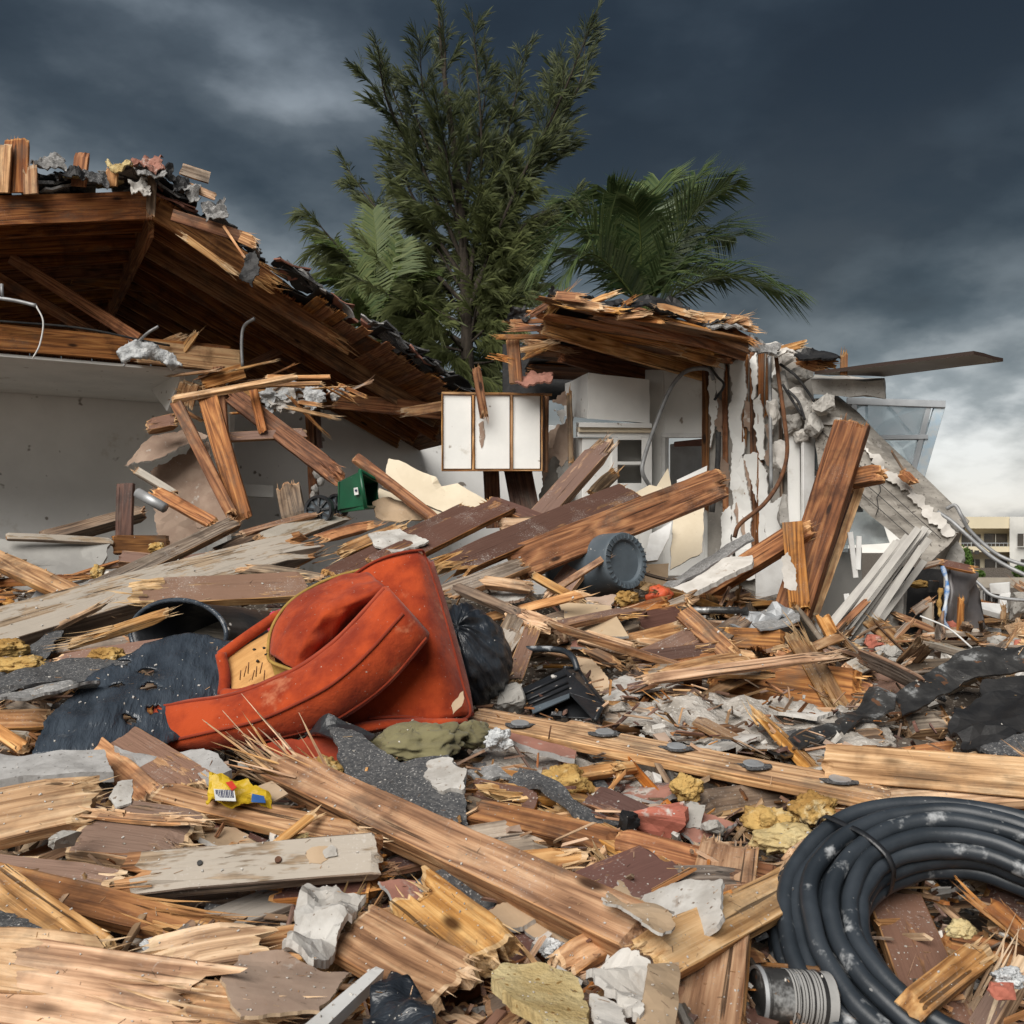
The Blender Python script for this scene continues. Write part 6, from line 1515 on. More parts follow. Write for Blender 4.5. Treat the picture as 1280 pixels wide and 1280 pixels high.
 ('drywall_sheet', 'crumbled grey drywall chunk right of the yellow foam sheet', [(735, 1190, 2.52), (760, 1176, 2.57), (800, 1190, 2.5), (818, 1230, 2.37), (800, 1262, 2.27), (765, 1240, 2.34)], .02, ('plaster', 'gypsum'), 'drywall', dict(ragged=.025, rough=.07, rscale=5)),
 ('drywall_sheet', 'beige card corner at the bottom right of the yellow foam', [(810, 1205, 2.46), (850, 1200, 2.48), (845, 1290, 2.2), (800, 1285, 2.2)], .008, ('cardboard', 'cardboard'), 'card', dict(rough=.04)),
 ('drywall_sheet', 'grey drywall flakes below the crumbled chunk', [(738, 1240, 2.33), (780, 1250, 2.3), (800, 1295, 2.16), (745, 1295, 2.16)], .02, ('plaster', 'gypsum'), 'drywall', dict(ragged=.025, rough=.05)),
 ('shingle_sheet', 'dark shingle corner at the left foreground edge', [(-20, 1130, 2.9), (20, 1135, 2.88), (72, 1188, 2.68), (-20, 1188, 2.68)], .012, 'shingle', 'roof shingle', dict(rough=.03, ragged=.01)),
 ('white_scrap', 'small white crumpled paper left of the yellow packet', [(136, 1000, 3.4), (150, 982, 3.5), (166, 980, 3.52), (164, 1004, 3.38), (146, 1008, 3.35)], .008, ('paper_white', 'paper_white'), 'paper', dict(rough=.03, ragged=.01)),
 ('tan_card', 'small pale card under the yellow packet', [(300, 990, 3.5), (340, 975, 3.6), (360, 990, 3.5), (330, 1005, 3.4)], .006, ('cardboard', 'cardboard'), 'card', dict(rough=.02)),
):
    nm_, lb_, sp_, th_, mt_, ct_, kw_ = a
    if all(2.0 < q_[2] < 3.2 for q_ in sp_): sp_ = [(q_[0], q_[1], .20) for q_ in sp_]     # lies on the foreground boards
    sheet(nm_, lb_, sp_, th_, mt_, ct_, **kw_)
blob('olive_cloth', 'crumpled olive cloth under the orange armchair', P(520, 928, 4.22), .20, .14, .065, 'cloth_olive', 'cloth', Matrix.Rotation(.25, 4, 'X') @ Matrix.Rotation(-.12, 4, 'Y'), pleat=.22, npl=4, seed=5, lump=.30)
blob('olive_cloth', 'second olive cloth fold at the armchair corner', P(590, 918, 4.35), .09, .08, .05, 'cloth_olive', 'cloth', Matrix.Rotation(.3, 4, 'X'), pleat=.22, npl=4, seed=8, lump=.30)
# yellow food packet with its bar code
pk = thing('food_packet', 'crumpled yellow food packet with bar code and blue corner', 'packet', P(295, 1000, 3.4))
sheet('wrapper', None, [(257, 996, 3.40), (262, 972, 3.52), (300, 974, 3.52), (316, 988, 3.46), (338, 994, 3.44), (340, 1006, 3.36), (300, 1006, 3.34), (270, 1002, 3.36)], .006, 'packet_yellow', parent=pk, rough=.035, rscale=11, ragged=.008, res=.012)
quad('bar_code_panel', [(267, 986, 3.40), (293, 988, 3.39), (295, 1001, 3.325), (269, 1000, 3.325)], .002, 'print_white', pk, bevel=0)
for k in range(11):
    t0 = .06 + k * .083; t1 = t0 + (.045 if k % 3 else .06)
    u0 = lambda t: lerp(267.6, 292.6, t)
    quad('bar', [(u0(t0), 987.2, 3.393), (u0(t1), 987.2, 3.393), (u0(t1) + 1.5, 997, 3.342), (u0(t0) + 1.5, 997, 3.342)], .0015, 'ink', pk, bevel=0)
sheet('red_print', None, [(282, 978, 3.44), (290, 976, 3.45), (296, 984, 3.40), (290, 988, 3.38)], .002, 'packet_red', parent=pk)
sheet('blue_print', None, [(315, 992, 3.39), (330, 995, 3.38), (332, 1003, 3.33), (314, 1002, 3.33)], .002, 'packet_blue', parent=pk)
# lumps
for (nm, lb, x, y, d, wp, hp, mt, kd, ct) in (
 ('foam_lump', 'upper yellow foam lump at the left edge', 12, 810, 5.25, 46, 20, 'foam_yellow', 'foam', 'foam'), ('foam_lump', 'larger yellow foam lump at the left edge', 28, 832, 4.9, 60, 22, 'foam_yellow', 'foam', 'foam'),
 ('foam_lump', 'yellow foam lump on the long shingle strip', 132, 820, 5.1, 50, 18, 'foam_yellow', 'foam', 'foam'), ('foam_lump', 'small yellow foam lump behind the grey planks', 195, 685, 8.2, 20, 12, 'foam_yellow', 'foam', 'foam'),
 ('foam_lump', 'ochre foam lump beside the leaning grey panel', 122, 716, 7.9, 16, 18, 'foam_yellow', 'foam', 'foam'), ('foam_lump', 'ochre foam under the splintered beam fan', 408, 962, 4.0, 46, 34, 'foam_yellow', 'foam', 'foam'),
 ('foam_lump', 'bright yellow foam block against the curled black shingle', 705, 978, 3.95, 64, 44, 'foam_yellow', 'foam', 'foam'), ('foam_lump', 'yellow foam lump below the dustbin', 782, 748, 7.2, 28, 20, 'foam_yellow', 'foam', 'foam'),
 ('foam_lump', 'left yellow foam lump above the coil', 962, 1028, 3.5, 62, 40, 'foam_yellow', 'foam', 'foam'), ('foam_lump', 'right glossy ochre foam lump above the coil', 1018, 1012, 3.6, 60, 40, 'foam_yellow', 'foam', 'foam'),
 ('foam_lump', 'pale yellow foam lump nearest the coil', 985, 1050, 3.35, 80, 34, 'foam_pale', 'foam', 'foam'), ('foam_lump', 'small ochre foam in the nailed plank shade', 860, 985, 3.95, 40, 30, 'foam_yellow', 'foam', 'foam'),
 ('foam_lump', 'pale foam scrap seen through the coil', 1202, 1162, 2.75, 34, 22, 'foam_pale', 'foam', 'foam'), ('foam_lump', 'small yellow foam scrap near the grey-white board', 370, 1050, 3.15, 44, 14, 'foam_pale', 'foam', 'foam'),
 ('stucco_chunk', 'pinkish red stucco chunk beside the sponge pieces', 822, 1030, 3.55, 84, 58, 'stucco_red', 'rock', 'masonry'), ('concrete_chunk', 'grey concrete lump against the red stucco chunk', 866, 1022, 3.6, 36, 44, 'concrete', 'rock', 'masonry'),
 ('concrete_chunk', 'grey stone chunk right of the red stucco', 892, 1034, 3.5, 36, 26, 'concrete', 'rock', 'masonry'), ('concrete_chunk', 'concrete lump between rubbish bag and black box', 640, 872, 5.2, 40, 44, 'concrete', 'rock', 'masonry'),
 ('concrete_chunk', 'small round stone left of the concrete slab', 1074, 822, 7.4, 20, 24, 'concrete', 'rock', 'masonry'), ('concrete_chunk', 'small grey rock in the left foreground', 82, 1050, 3.1, 46, 22, 'concrete', 'rock', 'masonry'),
 ('orange_plastic_bag', 'crumpled orange plastic bag right of the dustbin', 824, 744, 7.5, 34, 22, 'orange_plastic', 'blob', 'plastic bag'), ('brick_piece', 'red brick bit on the dust below the heavy timbers', 1008, 880, 5.8, 20, 10, 'stucco_red', 'rock', 'brick'),
 ('brick_piece', 'small pink brick piece inside the coil at the right edge', 1250, 1240, 2.45, 40, 24, 'stucco_red', 'rock', 'brick'), ('tar_lump', 'black rubber lump left of the red stucco chunk', 785, 1030, 3.5, 30, 36, 'tar_paper', 'rock', 'rubber'),
 ('pulp_lump', 'fluffy insulation crumbs right of the olive cloth', 622, 925, 4.3, 34, 26, 'insulation', 'foam', 'insulation'), ('pulp_lump', 'small insulation puff below the long splintered beam', 690, 1185, 2.6, 34, 20, 'insulation', 'foam', 'insulation'),
 ('pulp_lump', 'grey insulation puff under the foreground planks', 200, 1182, 2.65, 40, 18, 'insulation', 'foam', 'insulation'), ('pulp_lump', 'pale plaster crumb beside the coil board', 1262, 1222, 2.5, 40, 20, 'insulation', 'foam', 'insulation'),
 ('twig_nest', 'brown crumpled wad beside the square panel', 690, 790, 6.4, 36, 34, 'cardboard', 'foam', 'wad')):
    chunk(nm, lb, x, y, d, wp, hp, mt, kd, ct)
sheet('window_screen', 'small white wire grille under the tan plank at left', [(38, 748, 6.9), (52, 728, 7.1), (78, 738, 7.0), (70, 750, 6.8)], .01, 'galv', 'grille')
tube('metal_tube', 'short grey metal tube beside the dark chair back', [(172, 616, 9.4), (206, 635, 9.3)], .05, 'galv', 'tube', smoothn=0, sides=12)
# metal roofing discs on the nailed plank
def disc(px, py, d, label):
    t = thing('roofing_washer', label, 'washer', P(px, py, d), 'washers on the nailed plank'); c = P(px, py, d)
    lathe('plate', [(.001, 0), (.003, .012), (.0015, .026), (.003, .036), (0, .044), (-.002, .044), (-.002, 0)], c + Vector((0, 0, .010)), Vector((.03, -.18, 1)), 'galv', t, 28)
    me, mw = sheet_mesh([c + Vector((.075 * math.cos(a) * (1 + .5 * noise.noise((a, px, 0))), .075 * math.sin(a) * (1 + .5 * noise.noise((a, px, 3))), .004)) for a in [k * .7 for k in range(9)]], .005, ragged=.01)
    link('felt_scrap', me, ('shingle', 'shingle'), t, mw)
# ------------------------------------------------------------------ the larger boards, one by one
# label, x0, y0, d0, x1, y1, d1, width, thickness, wood, roll, break0, break1
BOARDS = [
 # torn stud wall at left
 ('upper bare lath resting on top of the leaning studs', 212, 497, 10.0, 372, 468, 10.3, .10, .05, 'pale', 35, .03, .06),
 ('thin pale lath beside the upper bare lath', 330, 470, 10.3, 414, 470, 10.4, .05, .03, 'fresh', 60, .05, .02),
 ('thin lath ending in insulation under the roof', 300, 482, 10.6, 405, 478, 10.8, .05, .03, 'tan', 60, .05, .05),
 ('left of two dark studs leaning steeply in the torn wall', 218, 500, 10.0, 290, 645, 9.7, .12, .05, 'cedar', 0, .02, .08),
 ('right broad dark stud leaning steeply in the torn wall', 258, 492, 10.1, 303, 650, 9.8, .20, .05, 'cedar', 0, .02, .04),
 ('dark timber sloping down to the green bin', 286, 490, 10.6, 428, 598, 9.9, .20, .09, 'cdark', 60, .05, .22),
 ('short lath hanging between crossing dark timbers', 315, 482, 10.4, 328, 540, 10.2, .09, .04, 'cedar', 0, .02, .03),
 ('horizontal reddish lath crossing the dark timbers', 276, 546, 10.2, 384, 540, 10.3, .10, .05, 'brown', 70, .03, .03),
 ('short reddish block left of the leaning studs', 180, 531, 10.4, 222, 522, 10.4, .16, .09, 'brown', 60, .05, .05),
 ('orange-brown board sloping below the brown drywall', 190, 610, 9.9, 266, 652, 9.4, .13, .05, 'cedar', 40, .12, .04),
 ('white painted trim sloping left of the studs', 168, 585, 10.3, 222, 618, 10.2, .09, .05, 'white', 40, .05, .08),
 ('square brown stool-like board end by the bin wheels', 358, 602, 9.0, 368, 652, 8.85, .22, .05, 'rot', 0, .06, .05),
 ('grey weathered pole leaning on the white wall', 48, 670, 9.6, 182, 634, 10.0, .15, .12, 'rot', 40, .03, .05),
 ('dark polished chair back standing at the white wall', 156, 603, 9.4, 154, 676, 9.3, .16, .05, 'stain', 0, .01, .01),
 ('white painted trim on the leaning grey panel', 6, 669, 8.5, 144, 676, 8.9, .07, .04, 'white', 50, .02, .03),
 ('dark plank behind the leaning grey panel', 140, 680, 8.9, 215, 680, 9.2, .18, .05, 'cdark', 70, .03, .03),
 ('reddish block behind the long grey planks', 148, 694, 8.2, 218, 700, 8.2, .13, .09, 'brown', 45, .02, .05),
 # left mid planks
 ('tan plank sloping down at the left edge', -20, 690, 7.4, 138, 762, 6.3, .15, .06, 'tan', 30, .0, .25),
 ('grey weathered plank rising from the tan plank', 104, 740, 6.6, 298, 648, 8.6, .15, .06, 'grey', 20, .10, .10),
 ('broad whitewashed beam lying across the left side', -30, 788, 5.7, 400, 672, 7.9, .36, .12, 'white', 25, .02, .3),
 ('long whitewashed board behind the reddish plank', 205, 712, 7.0, 400, 678, 7.8, .16, .06, 'white', 20, .06, .1),
 ('wide reddish-brown plank with pointed left end', 150, 738, 6.1, 385, 728, 6.4, .24, .06, 'brown', 40, .22, .04),
 ('short dark splintered board above the reddish plank', 296, 706, 6.7, 405, 722, 6.6, .10, .04, 'rot', 30, .12, .08),
 ('orange splinter crossing the black tub', 62, 808, 5.4, 218, 758, 5.4, .07, .05, 'fresh', 30, .25, .08),
 ('flat brown lath in front of the black tub', 62, 826, 5.1, 222, 800, 5.3, .10, .04, 'brown', 30, .06, .12),
 ('thin grey strip over the rubble crest by the bin', 295, 668, 8.2, 398, 640, 8.7, .06, .04, 'tan', 40, .1, .06),
 ('grey splintered beam under the rubble crest', 268, 690, 8.2, 330, 662, 8.6, .10, .05, 'rot', 40, .08, .1),
 ('white board lying flat on the rubble crest', 330, 675, 8.0, 425, 640, 9.0, .3, .04, 'white', 15, .1, .1),
 ('small brown panel below the white board on the crest', 165, 772, 6.1, 300, 790, 5.9, .2, .03, 'white', 25, .05, .05),
 # middle crest
 ('slim brown board leaning on the notched hardboard', 443, 568, 9.2, 546, 648, 8.8, .10, .06, 'cedar', 35, .04, .05),
 ('left reddish painted board of the pair above the armchair', 418, 718, 6.6, 592, 632, 8.4, .24, .05, 'red', 15, .05, .05),
 ('right reddish painted board of the pair above the armchair', 470, 705, 6.8, 632, 628, 8.3, .24, .05, 'red', 20, .05, .03),
 ('short reddish board sloping down right to the beam', 604, 622, 8.5, 704, 660, 8.0, .17, .06, 'red', 25, .06, .12),
 ('long dark red plank crossing towards the cabinets', 545, 712, 6.9, 792, 610, 8.6, .25, .06, 'red', 30, .35, .05),
 ('long orange-brown beam reaching the torn wall', 640, 705, 7.3, 912, 598, 8.4, .27, .07, 'cedar', 62, .04, .10),
 ('weathered reddish post leaning up before the cabinets', 660, 660, 8.5, 764, 543, 9.2, .20, .10, 'brown', 30, .05, .18),
 ('broken dark stub beside the white cabinet', 738, 618, 9.3, 774, 584, 9.5, .12, .06, 'rot', 40, .05, .12),
 ('board leaning against the left side of the dustbin', 690, 748, 7.5, 758, 660, 7.9, .20, .05, 'brown', 20, .1, .04),
 ('pale block wedged below the dark red plank', 622, 655, 8.0, 690, 650, 8.1, .14, .06, 'pale', 50, .04, .05),
 ('orange stick below the long orange-brown beam', 662, 715, 7.3, 730, 752, 6.8, .06, .04, 'fresh', 40, .06, .08),
 ('orange stick pointing to the dustbin', 680, 745, 7.1, 765, 690, 7.5, .05, .03, 'tan', 40, .06, .08),
 ('flat orange splinter on the crest near the green bin', 396, 672, 8.1, 478, 650, 8.5, .12, .04, 'cedar', 35, .1, .15),
 ('splintered pale strip on the crest left of the plaster', 420, 690, 7.4, 510, 655, 8.2, .12, .04, 'tan', 30, .2, .2),
 # middle rubble below crest
 ('dark plank end right of the rubbish bag', 545, 742, 6.6, 660, 700, 7.3, .16, .05, 'grey', 25, .15, .08),
 ('tan stick in the sticks pile right of the armchair', 560, 728, 6.8, 655, 768, 6.2, .07, .05, 'rot', 35, .06, .06),
 ('pale batten in the sticks pile right of the armchair', 598, 724, 6.9, 668, 733, 6.8, .09, .05, 'pale', 45, .04, .05),
 ('splintered reddish slab below the sticks pile', 632, 762, 6.3, 690, 780, 6.1, .12, .06, 'pale', 40, .08, .12),
 ('grey-white plank standing among sticks beside the bag', 612, 830, 5.6, 652, 775, 6.2, .14, .04, 'white', 20, .06, .06),
 ('pinkish plank standing among sticks beside the bag', 640, 852, 5.4, 668, 780, 6.1, .10, .04, 'brown', 20, .08, .06),
 ('grey plank nearest the rubbish bag', 630, 800, 5.9, 648, 765, 6.3, .12, .05, 'grey', 20, .08, .05),
 ('yellowish batten right of the square panel', 722, 792, 6.4, 792, 812, 6.1, .11, .06, 'pale', 45, .03, .03),
 ('brown stick under the yellowish batten', 730, 808, 6.2, 780, 832, 5.9, .06, .04, 'cedar', 30, .06, .12),
 ('tan board below the orange plastic bag', 768, 768, 7.0, 842, 748, 7.1, .10, .05, 'cedar', 50, .05, .08),
 ('dark brown wide board under the steel pipe', 776, 785, 6.8, 858, 770, 7.0, .2, .04, 'red', 60, .05, .05),
 ('pair of orange splinter boards pointing left', 764, 806, 6.4, 860, 782, 6.8, .12, .05, 'fresh', 50, .2, .12),
 ('round reddish timber with chalk marks', 792, 828, 6.1, 888, 784, 6.5, .14, .10, 'brown', 45, .06, .12),
 ('crossed brown board falling to the right', 852, 762, 6.7, 922, 824, 6.0, .13, .05, 'cedar', 35, .03, .15),
 ('thick broken orange beam under the crossed board', 842, 836, 6.0, 925, 812, 6.3, .20, .12, 'cedar', 55, .05, .10),
 ('orange beam with dangling wires below the roof sheet', 895, 795, 6.7, 985, 800, 6.6, .16, .10, 'cedar', 55, .1, .03),
 ('short sawn orange block on the long boards', 980, 808, 6.4, 1022, 822, 6.2, .20, .09, 'cedar', 40, .05, .05),
 ('wide brown beam lying below the crossed boards', 880, 845, 5.9, 1088, 868, 5.7, .30, .10, 'cedar', 62, .05, .06),
 ('long pale board sloping to the black flashing', 985, 800, 6.7, 1132, 862, 5.9, .16, .06, 'brown', 25, .05, .04),
 ('thin brown board under the long pale board', 962, 815, 6.4, 1090, 862, 5.8, .09, .05, 'cedar', 35, .05, .05),
 ('small orange stake before the grey wall panel', 1027, 766, 7.6, 1058, 828, 7.1, .10, .05, 'fresh', 0, .04, .03),
 ('thin orange batten crossing the white slats', 1020, 812, 7.3, 1086, 748, 7.7, .05, .04, 'cedar', 40, .03, .04),
 ('short brown board end beside the square brown block', 852, 862, 5.8, 880, 858, 5.8, .15, .06, 'cedar', 60, .03, .03),
 ('flat tan board on the dust below the heavy timbers', 880, 888, 5.5, 1068, 892, 5.35, .13, .03, 'tan', 25, .12, .02),
 ('short grey timber block right of the black box', 752, 888, 5.25, 828, 902, 5.1, .13, .07, 'grey', 45, .02, .02),
 ('long dark batten on the dusty ground', 892, 918, 5.0, 975, 938, 4.8, .09, .06, 'cedar', 40, .02, .04),
 ('brown plank rising to the flashing end', 1010, 935, 4.9, 1110, 918, 5.0, .12, .06, 'rot', 40, .05, .05),
 ('brown plank in front of the tar paper', 1095, 950, 4.75, 1200, 935, 4.75, .12, .05, 'cedar', 35, .05, .05),
 ('light round log right of the flashing', 1125, 905, 5.3, 1190, 898, 5.3, .12, .10, 'grey', 40, .05, .05),
 # nailed plank and neighbours
 ('long nailed plank with metal washers across the middle', 586, 891, 0.100, 1118, 992, 0.120, .205, .045, 'tan', 10, .02, .04),
 ('smooth tan beam entering from the right edge', 1026, 952, 4.05, 1310, 974, 3.7, .15, .05, 'pale', 75, .03, .0),
 ('grooved orange board below the nailed plank', 586, 1008, 0.080, 775, 1052, 0.080, .10, .05, 'cedar', 35, .02, .03),
 ('grooved orange board continuing to the pale plank', 770, 1045, 0.100, 985, 1098, 0.080, .09, .05, 'cedar', 40, .03, .03),
 ('reddish batten behind the curled black shingle', 586, 985, 0.080, 672, 1002, 0.070, .10, .07, 'red', 50, .02, .02),
 ('small orange batten under the nailed plank', 720, 966, 0.100, 800, 955, 0.090, .05, .04, 'fresh', 45, .03, .02),
 ('reddish board right of the curled black shingle', 735, 990, 0.070, 805, 1020, 0.060, .12, .04, 'red', 25, .03, .03),
 ('dark plank in shade below the nailed plank', 870, 1005, 0.050, 1000, 990, 0.060, .12, .05, 'rot', 50, .04, .04),
 ('grey-tan flat board behind the long splintered beam', 560, 1052, 0.060, 700, 1032, 0.060, .12, .04, 'grey', 30, .03, .05),
 ('yellow splintered lath under the grooved board', 625, 1078, 0.070, 742, 1064, 0.070, .08, .04, 'fresh', 35, .12, .12),
 ('grey stone-like strip behind the splintered beam', 604, 1060, 0.090, 685, 1052, 0.090, .05, .04, 'grey', 40, .03, .03),
 ('reddish painted plank under the splintered beam', 505, 1228, 0.070, 838, 1072, 0.100, .22, .055, 'red', 15, .04, .02),
 ('dark reddish plank left end under the beam', 480, 1240, 0.030, 640, 1170, 0.050, .2, .05, 'stain', 20, .05, .02),
 # foreground right
 ('knotty brown plank standing towards the viewer', 868, 1300, 0.100, 914, 1042, 0.130, .19, .04, 'tan', 0, .0, .06),
 ('pale splintered plank crossing over the knotty plank', 816, 1192, 0.150, 1012, 1092, 0.150, .135, .045, 'pale', 30, .05, .10),
 ('pale plank continuing behind the coil', 985, 1100, 0.160, 1120, 1010, 0.150, .18, .04, 'pale', 20, .2, .2),
 ('thin batten left of the can', 932, 1160, 0.060, 920, 1300, 0.080, .035, .03, 'tan', 0, .03, 0),
 ('brown plank seen through the coil', 1115, 1110, 0.090, 1190, 1300, 0.100, .17, .05, 'brown', 0, .02, 0),
 ('fresh splintered stick inside the coil', 1136, 1258, 0.196, 1240, 1176, 0.196, .075, .06, 'fresh', 30, .03, .10),
 ('thin curved orange splinter inside the coil', 1200, 1104, 0.196, 1300, 1180, 0.196, .06, .03, 'cedar', 20, .25, .0),
 ('orange-brown beam at the right edge inside the coil', 1165, 1192, 0.050, 1310, 1226, 0.060, .16, .09, 'cedar', 60, .03, 0),
 ('reddish plank at the right edge below the coil top', 1225, 1110, 0.100, 1310, 1135, 0.100, .15, .05, 'red', 40, .03, 0),
 ('light weathered board behind the coil top', 1045, 1000, 0.100, 1300, 985, 0.090, .16, .04, 'pale', 15, .15, 0),
 ('flat pale board under the smooth tan beam', 1000, 1005, 0.060, 1140, 980, 0.080, .2, .04, 'tan', 10, .1, .1),
 # foreground centre and left
 ('long splintered beam lying across the foreground', 318, 938, 0.170, 806, 1160, 0.170, .14, .10, 'tan', 32, .22, .02),
 ('knotted short log below the long splintered beam', 500, 1098, 0.160, 612, 1188, 0.170, .17, .09, 'fresh', 25, .10, .06),
 ('pinkish raw board sloping to the bottom centre', 425, 1148, 0.170, 575, 1228, 0.170, .18, .04, 'tan', 20, .05, .06),
 ('grey-white board with screw holes and a plug', 138, 1092, 0.170, 478, 1064, 0.188, .135, .05, 'white', 45, .14, .02),
 ('broad pale splintered slab at the left edge', -20, 1020, 0.188, 134, 988, 0.204, .26, .05, 'pale', 28, .0, .12),
 ('crumbling rotten board end in the left foreground', 95, 1026, 0.140, 242, 1048, 0.120, .26, .06, 'brown', 25, .08, .06),
 ('thin long splinter left of the packet', 95, 1012, 0.184, 260, 1024, 0.180, .04, .02, 'tan', 30, .15, .15),
 ('broken reddish board pointing up at the plastic sheeting', 92, 888, 0.196, 238, 980, 0.150, .20, .05, 'brown', 15, .22, .05),
 ('orange splintered edge along the broken reddish board', 68, 890, 0.188, 190, 995, 0.140, .10, .06, 'fresh', 30, .20, .05),
 ('long tan batten sloping towards the packet', 192, 985, 0.150, 470, 1046, 0.170, .09, .05, 'tan', 35, .05, .08),
 ('orange batten end at the left edge under the shingles', -15, 905, 0.100, 30, 935, 0.100, .06, .05, 'fresh', 40, 0, .03),
 ('grey tan plank under the curled shingle', -20, 898, 0.080, 68, 895, 0.100, .12, .05, 'tan', 40, 0, .06),
 ('orange-red splintered plank in the left foreground', -20, 1092, 0.120, 280, 1162, 0.130, .10, .06, 'cedar', 35, .0, .25),
 ('reddish broad board behind the orange-red plank', -20, 1088, 0.090, 150, 1105, 0.090, .16, .04, 'brown', 25, 0, .1),
 ('dirty orange board sloping from the left edge', -20, 1092, 0.170, 122, 1196, 0.160, .14, .04, 'tan', 15, 0, .08),
 ('long splintered plank along the bottom left', -30, 1215, 0.196, 300, 1262, 0.188, .20, .08, 'pale', 35, 0, .25),
 ('thick pale timber end at the left bottom edge', -30, 1196, 0.220, 160, 1210, 0.216, .16, .08, 'pale', 35, 0, .18),
 ('thin tan splinter running to the white trim', 150, 1240, 0.200, 388, 1262, 0.196, .10, .03, 'tan', 30, .2, .12),
 ('curved splinter board behind the bottom left plank', 165, 1200, 0.120, 355, 1165, 0.120, .14, .04, 'pale', 25, .1, .15),
 ('reddish tan board along the bottom edge', 130, 1285, 0.120, 300, 1262, 0.120, .16, .05, 'brown', 20, .1, .05),
 ('brown board at the bottom left corner', -30, 1290, 0.080, 130, 1272, 0.100, .18, .05, 'tan', 20, 0, .05),
 ('fine splinter leaning on the grey-white board', 340, 1058, 0.220, 398, 1012, 0.228, .03, .02, 'fresh', 30, .05, .06),
 ('dark plank in the hollow of the left foreground', 120, 1150, 0.020, 330, 1130, 0.020, .15, .05, 'rot', 30, .05, .05),
 ('dark stained plank under the splinter fan', 200, 1030, 0.060, 330, 1000, 0.070, .2, .04, 'red', 20, .05, .05),
 ('reddish board left of the raw pinkish board', 340, 1100, 0.100, 480, 1090, 0.110, .15, .05, 'red', 25, .05, .05),
 ('tan board under the grey-white plasterboard', 270, 1190, 0.060, 430, 1165, 0.080, .13, .05, 'tan', 25, .1, .05),
 ('tan board behind the yellow foam sheet', 600, 1268, 0.040, 700, 1238, 0.060, .10, .05, 'rot', 30, .08, .1),
 ('orange splinters under the curled shingle', 640, 1022, 0.040, 740, 1040, 0.040, .10, .04, 'fresh', 30, .1, .1),
 ('brown stub below the reddish painted plank', 700, 1205, 0.080, 760, 1172, 0.100, .08, .05, 'tan', 30, .05, .05),
 ('old board at the bottom right beside the can', 1000, 1290, 0.020, 1100, 1240, 0.040, .14, .05, 'rot', 20, .05, .05),
]
BO = {}
for (lb, x0, y0, d0, x1, y1, d1, w_, t_, mt, rl_, b0, b1) in BOARDS:
    kw = {}
    a, b = at(x0, y0, d0), at(x1, y1, d1)
    if rl_ == 0 and abs(y1 - y0) > abs(x1 - x0) * 1.2:
        ax = (b - a).normalized()
        kw['nrm'] = Vector((-.1, -1, .25)) if d0 > 5 else Vector((-.05, -.35, 1))
    nm = 'plank' if w_ >= .1 else 'batten'
    BO[lb] = board(nm, lb, a, b, w_, t_, mt, rl_, b0, b1, bow=0 if 'screw holes' in lb or 'washers' in lb else R.uniform(-.012, .012), twist=0 if 'screw holes' in lb or 'washers' in lb else R.uniform(-.1, .1), cat='plank' if w_ >= .1 else 'batten', **kw)
# fan of splinters at the torn end of the long foreground beam
big = BO['long splintered beam lying across the foreground']
mwb = big.matrix_basis
gs = random.Random(31)
Lb = (at(318, 938, .17) - at(806, 1160, .17)).length
for k in range(46):
    y = gs.uniform(-.07, .07); z = gs.uniform(-.11, 0); ln = gs.uniform(.18, .52)
    p0 = Vector((-Lb / 2 + gs.uniform(.15, .5), y, z)); p1 = p0 + Vector((-ln - .12, gs.uniform(-.10, .16) + y * .9, gs.uniform(-.03, .10)))
    L = (p1 - p0).length
    w_ = gs.uniform(.005, .018)
    me = board_mesh(L, w_, gs.uniform(.005, .012), .03, L * .45, gs, name='splinter', taper=.75, splinters=False)
    o = link('splinter', me, WOODS['fresh' if gs.random() < .6 else 'pale'], None, None)
    o.parent = big
    ax = (p1 - p0).normalized(); q_ = ax.to_track_quat('X', 'Z')
    o.matrix_basis = Matrix.Translation((p0 + p1) / 2) @ q_.to_matrix().to_4x4() @ Matrix.Rotation(gs.uniform(-.9, .9), 4, 'X')
# washers and nail on the nailed plank
npk = BO['long nailed plank with metal washers across the middle']
def on_board(o, px, py):
    mw_ = o.matrix_basis; c = mw_.translation; n = Vector((mw_[0][2], mw_[1][2], mw_[2][2]))
    d = P(px, py, 1.0) - Vector((0, 0, EYE)); e = Vector((0, 0, EYE))
    return (c - e).dot(n) / d.dot(n)
for px, py, lb in ((650, 906, 'grey felt washer nearest the armchair on the nailed plank'), (756, 917, 'felt-backed washer second from the armchair on the nailed plank'), (846, 935, 'round metal washer in the middle of the nailed plank'), (942, 957, 'thin bare washer towards the right of the nailed plank'), (1050, 976, 'large felt-backed washer at the right end of the nailed plank')):
    disc(px, py, on_board(npk, px, py), lb)
dn = on_board(npk, 686, 924)
nl = P(686, 924, dn)
tube('nail', 'bent dark nail standing on the nailed plank', [nl, nl + Vector((.004, 0, .03)), nl + Vector((.010, 0, .062))], .0035, 'rust', 'nail', smoothn=0, sides=6)
gw = BO['grey-white board with screw holes and a plug']
def bit(name, o, px, py, r, h, mt):
    c = P(px, py, on_board(o, px, py)); n = Vector((o.matrix_basis[0][2], o.matrix_basis[1][2], o.matrix_basis[2][2]))
    x = lathe(name, [(-.004, 0), (-.004, r), (h, r * .9), (h, 0)], c, n, mt, None, 18)[0]
    mw_ = x.matrix_basis.copy(); x.parent = o; x.matrix_parent_inverse = o.matrix_basis.inverted(); x.matrix_basis = mw_
bit('screw', gw, 348, 1075, .011, .006, 'rust'); bit('screw', gw, 250, 1079, .009, .005, 'tar_paper')
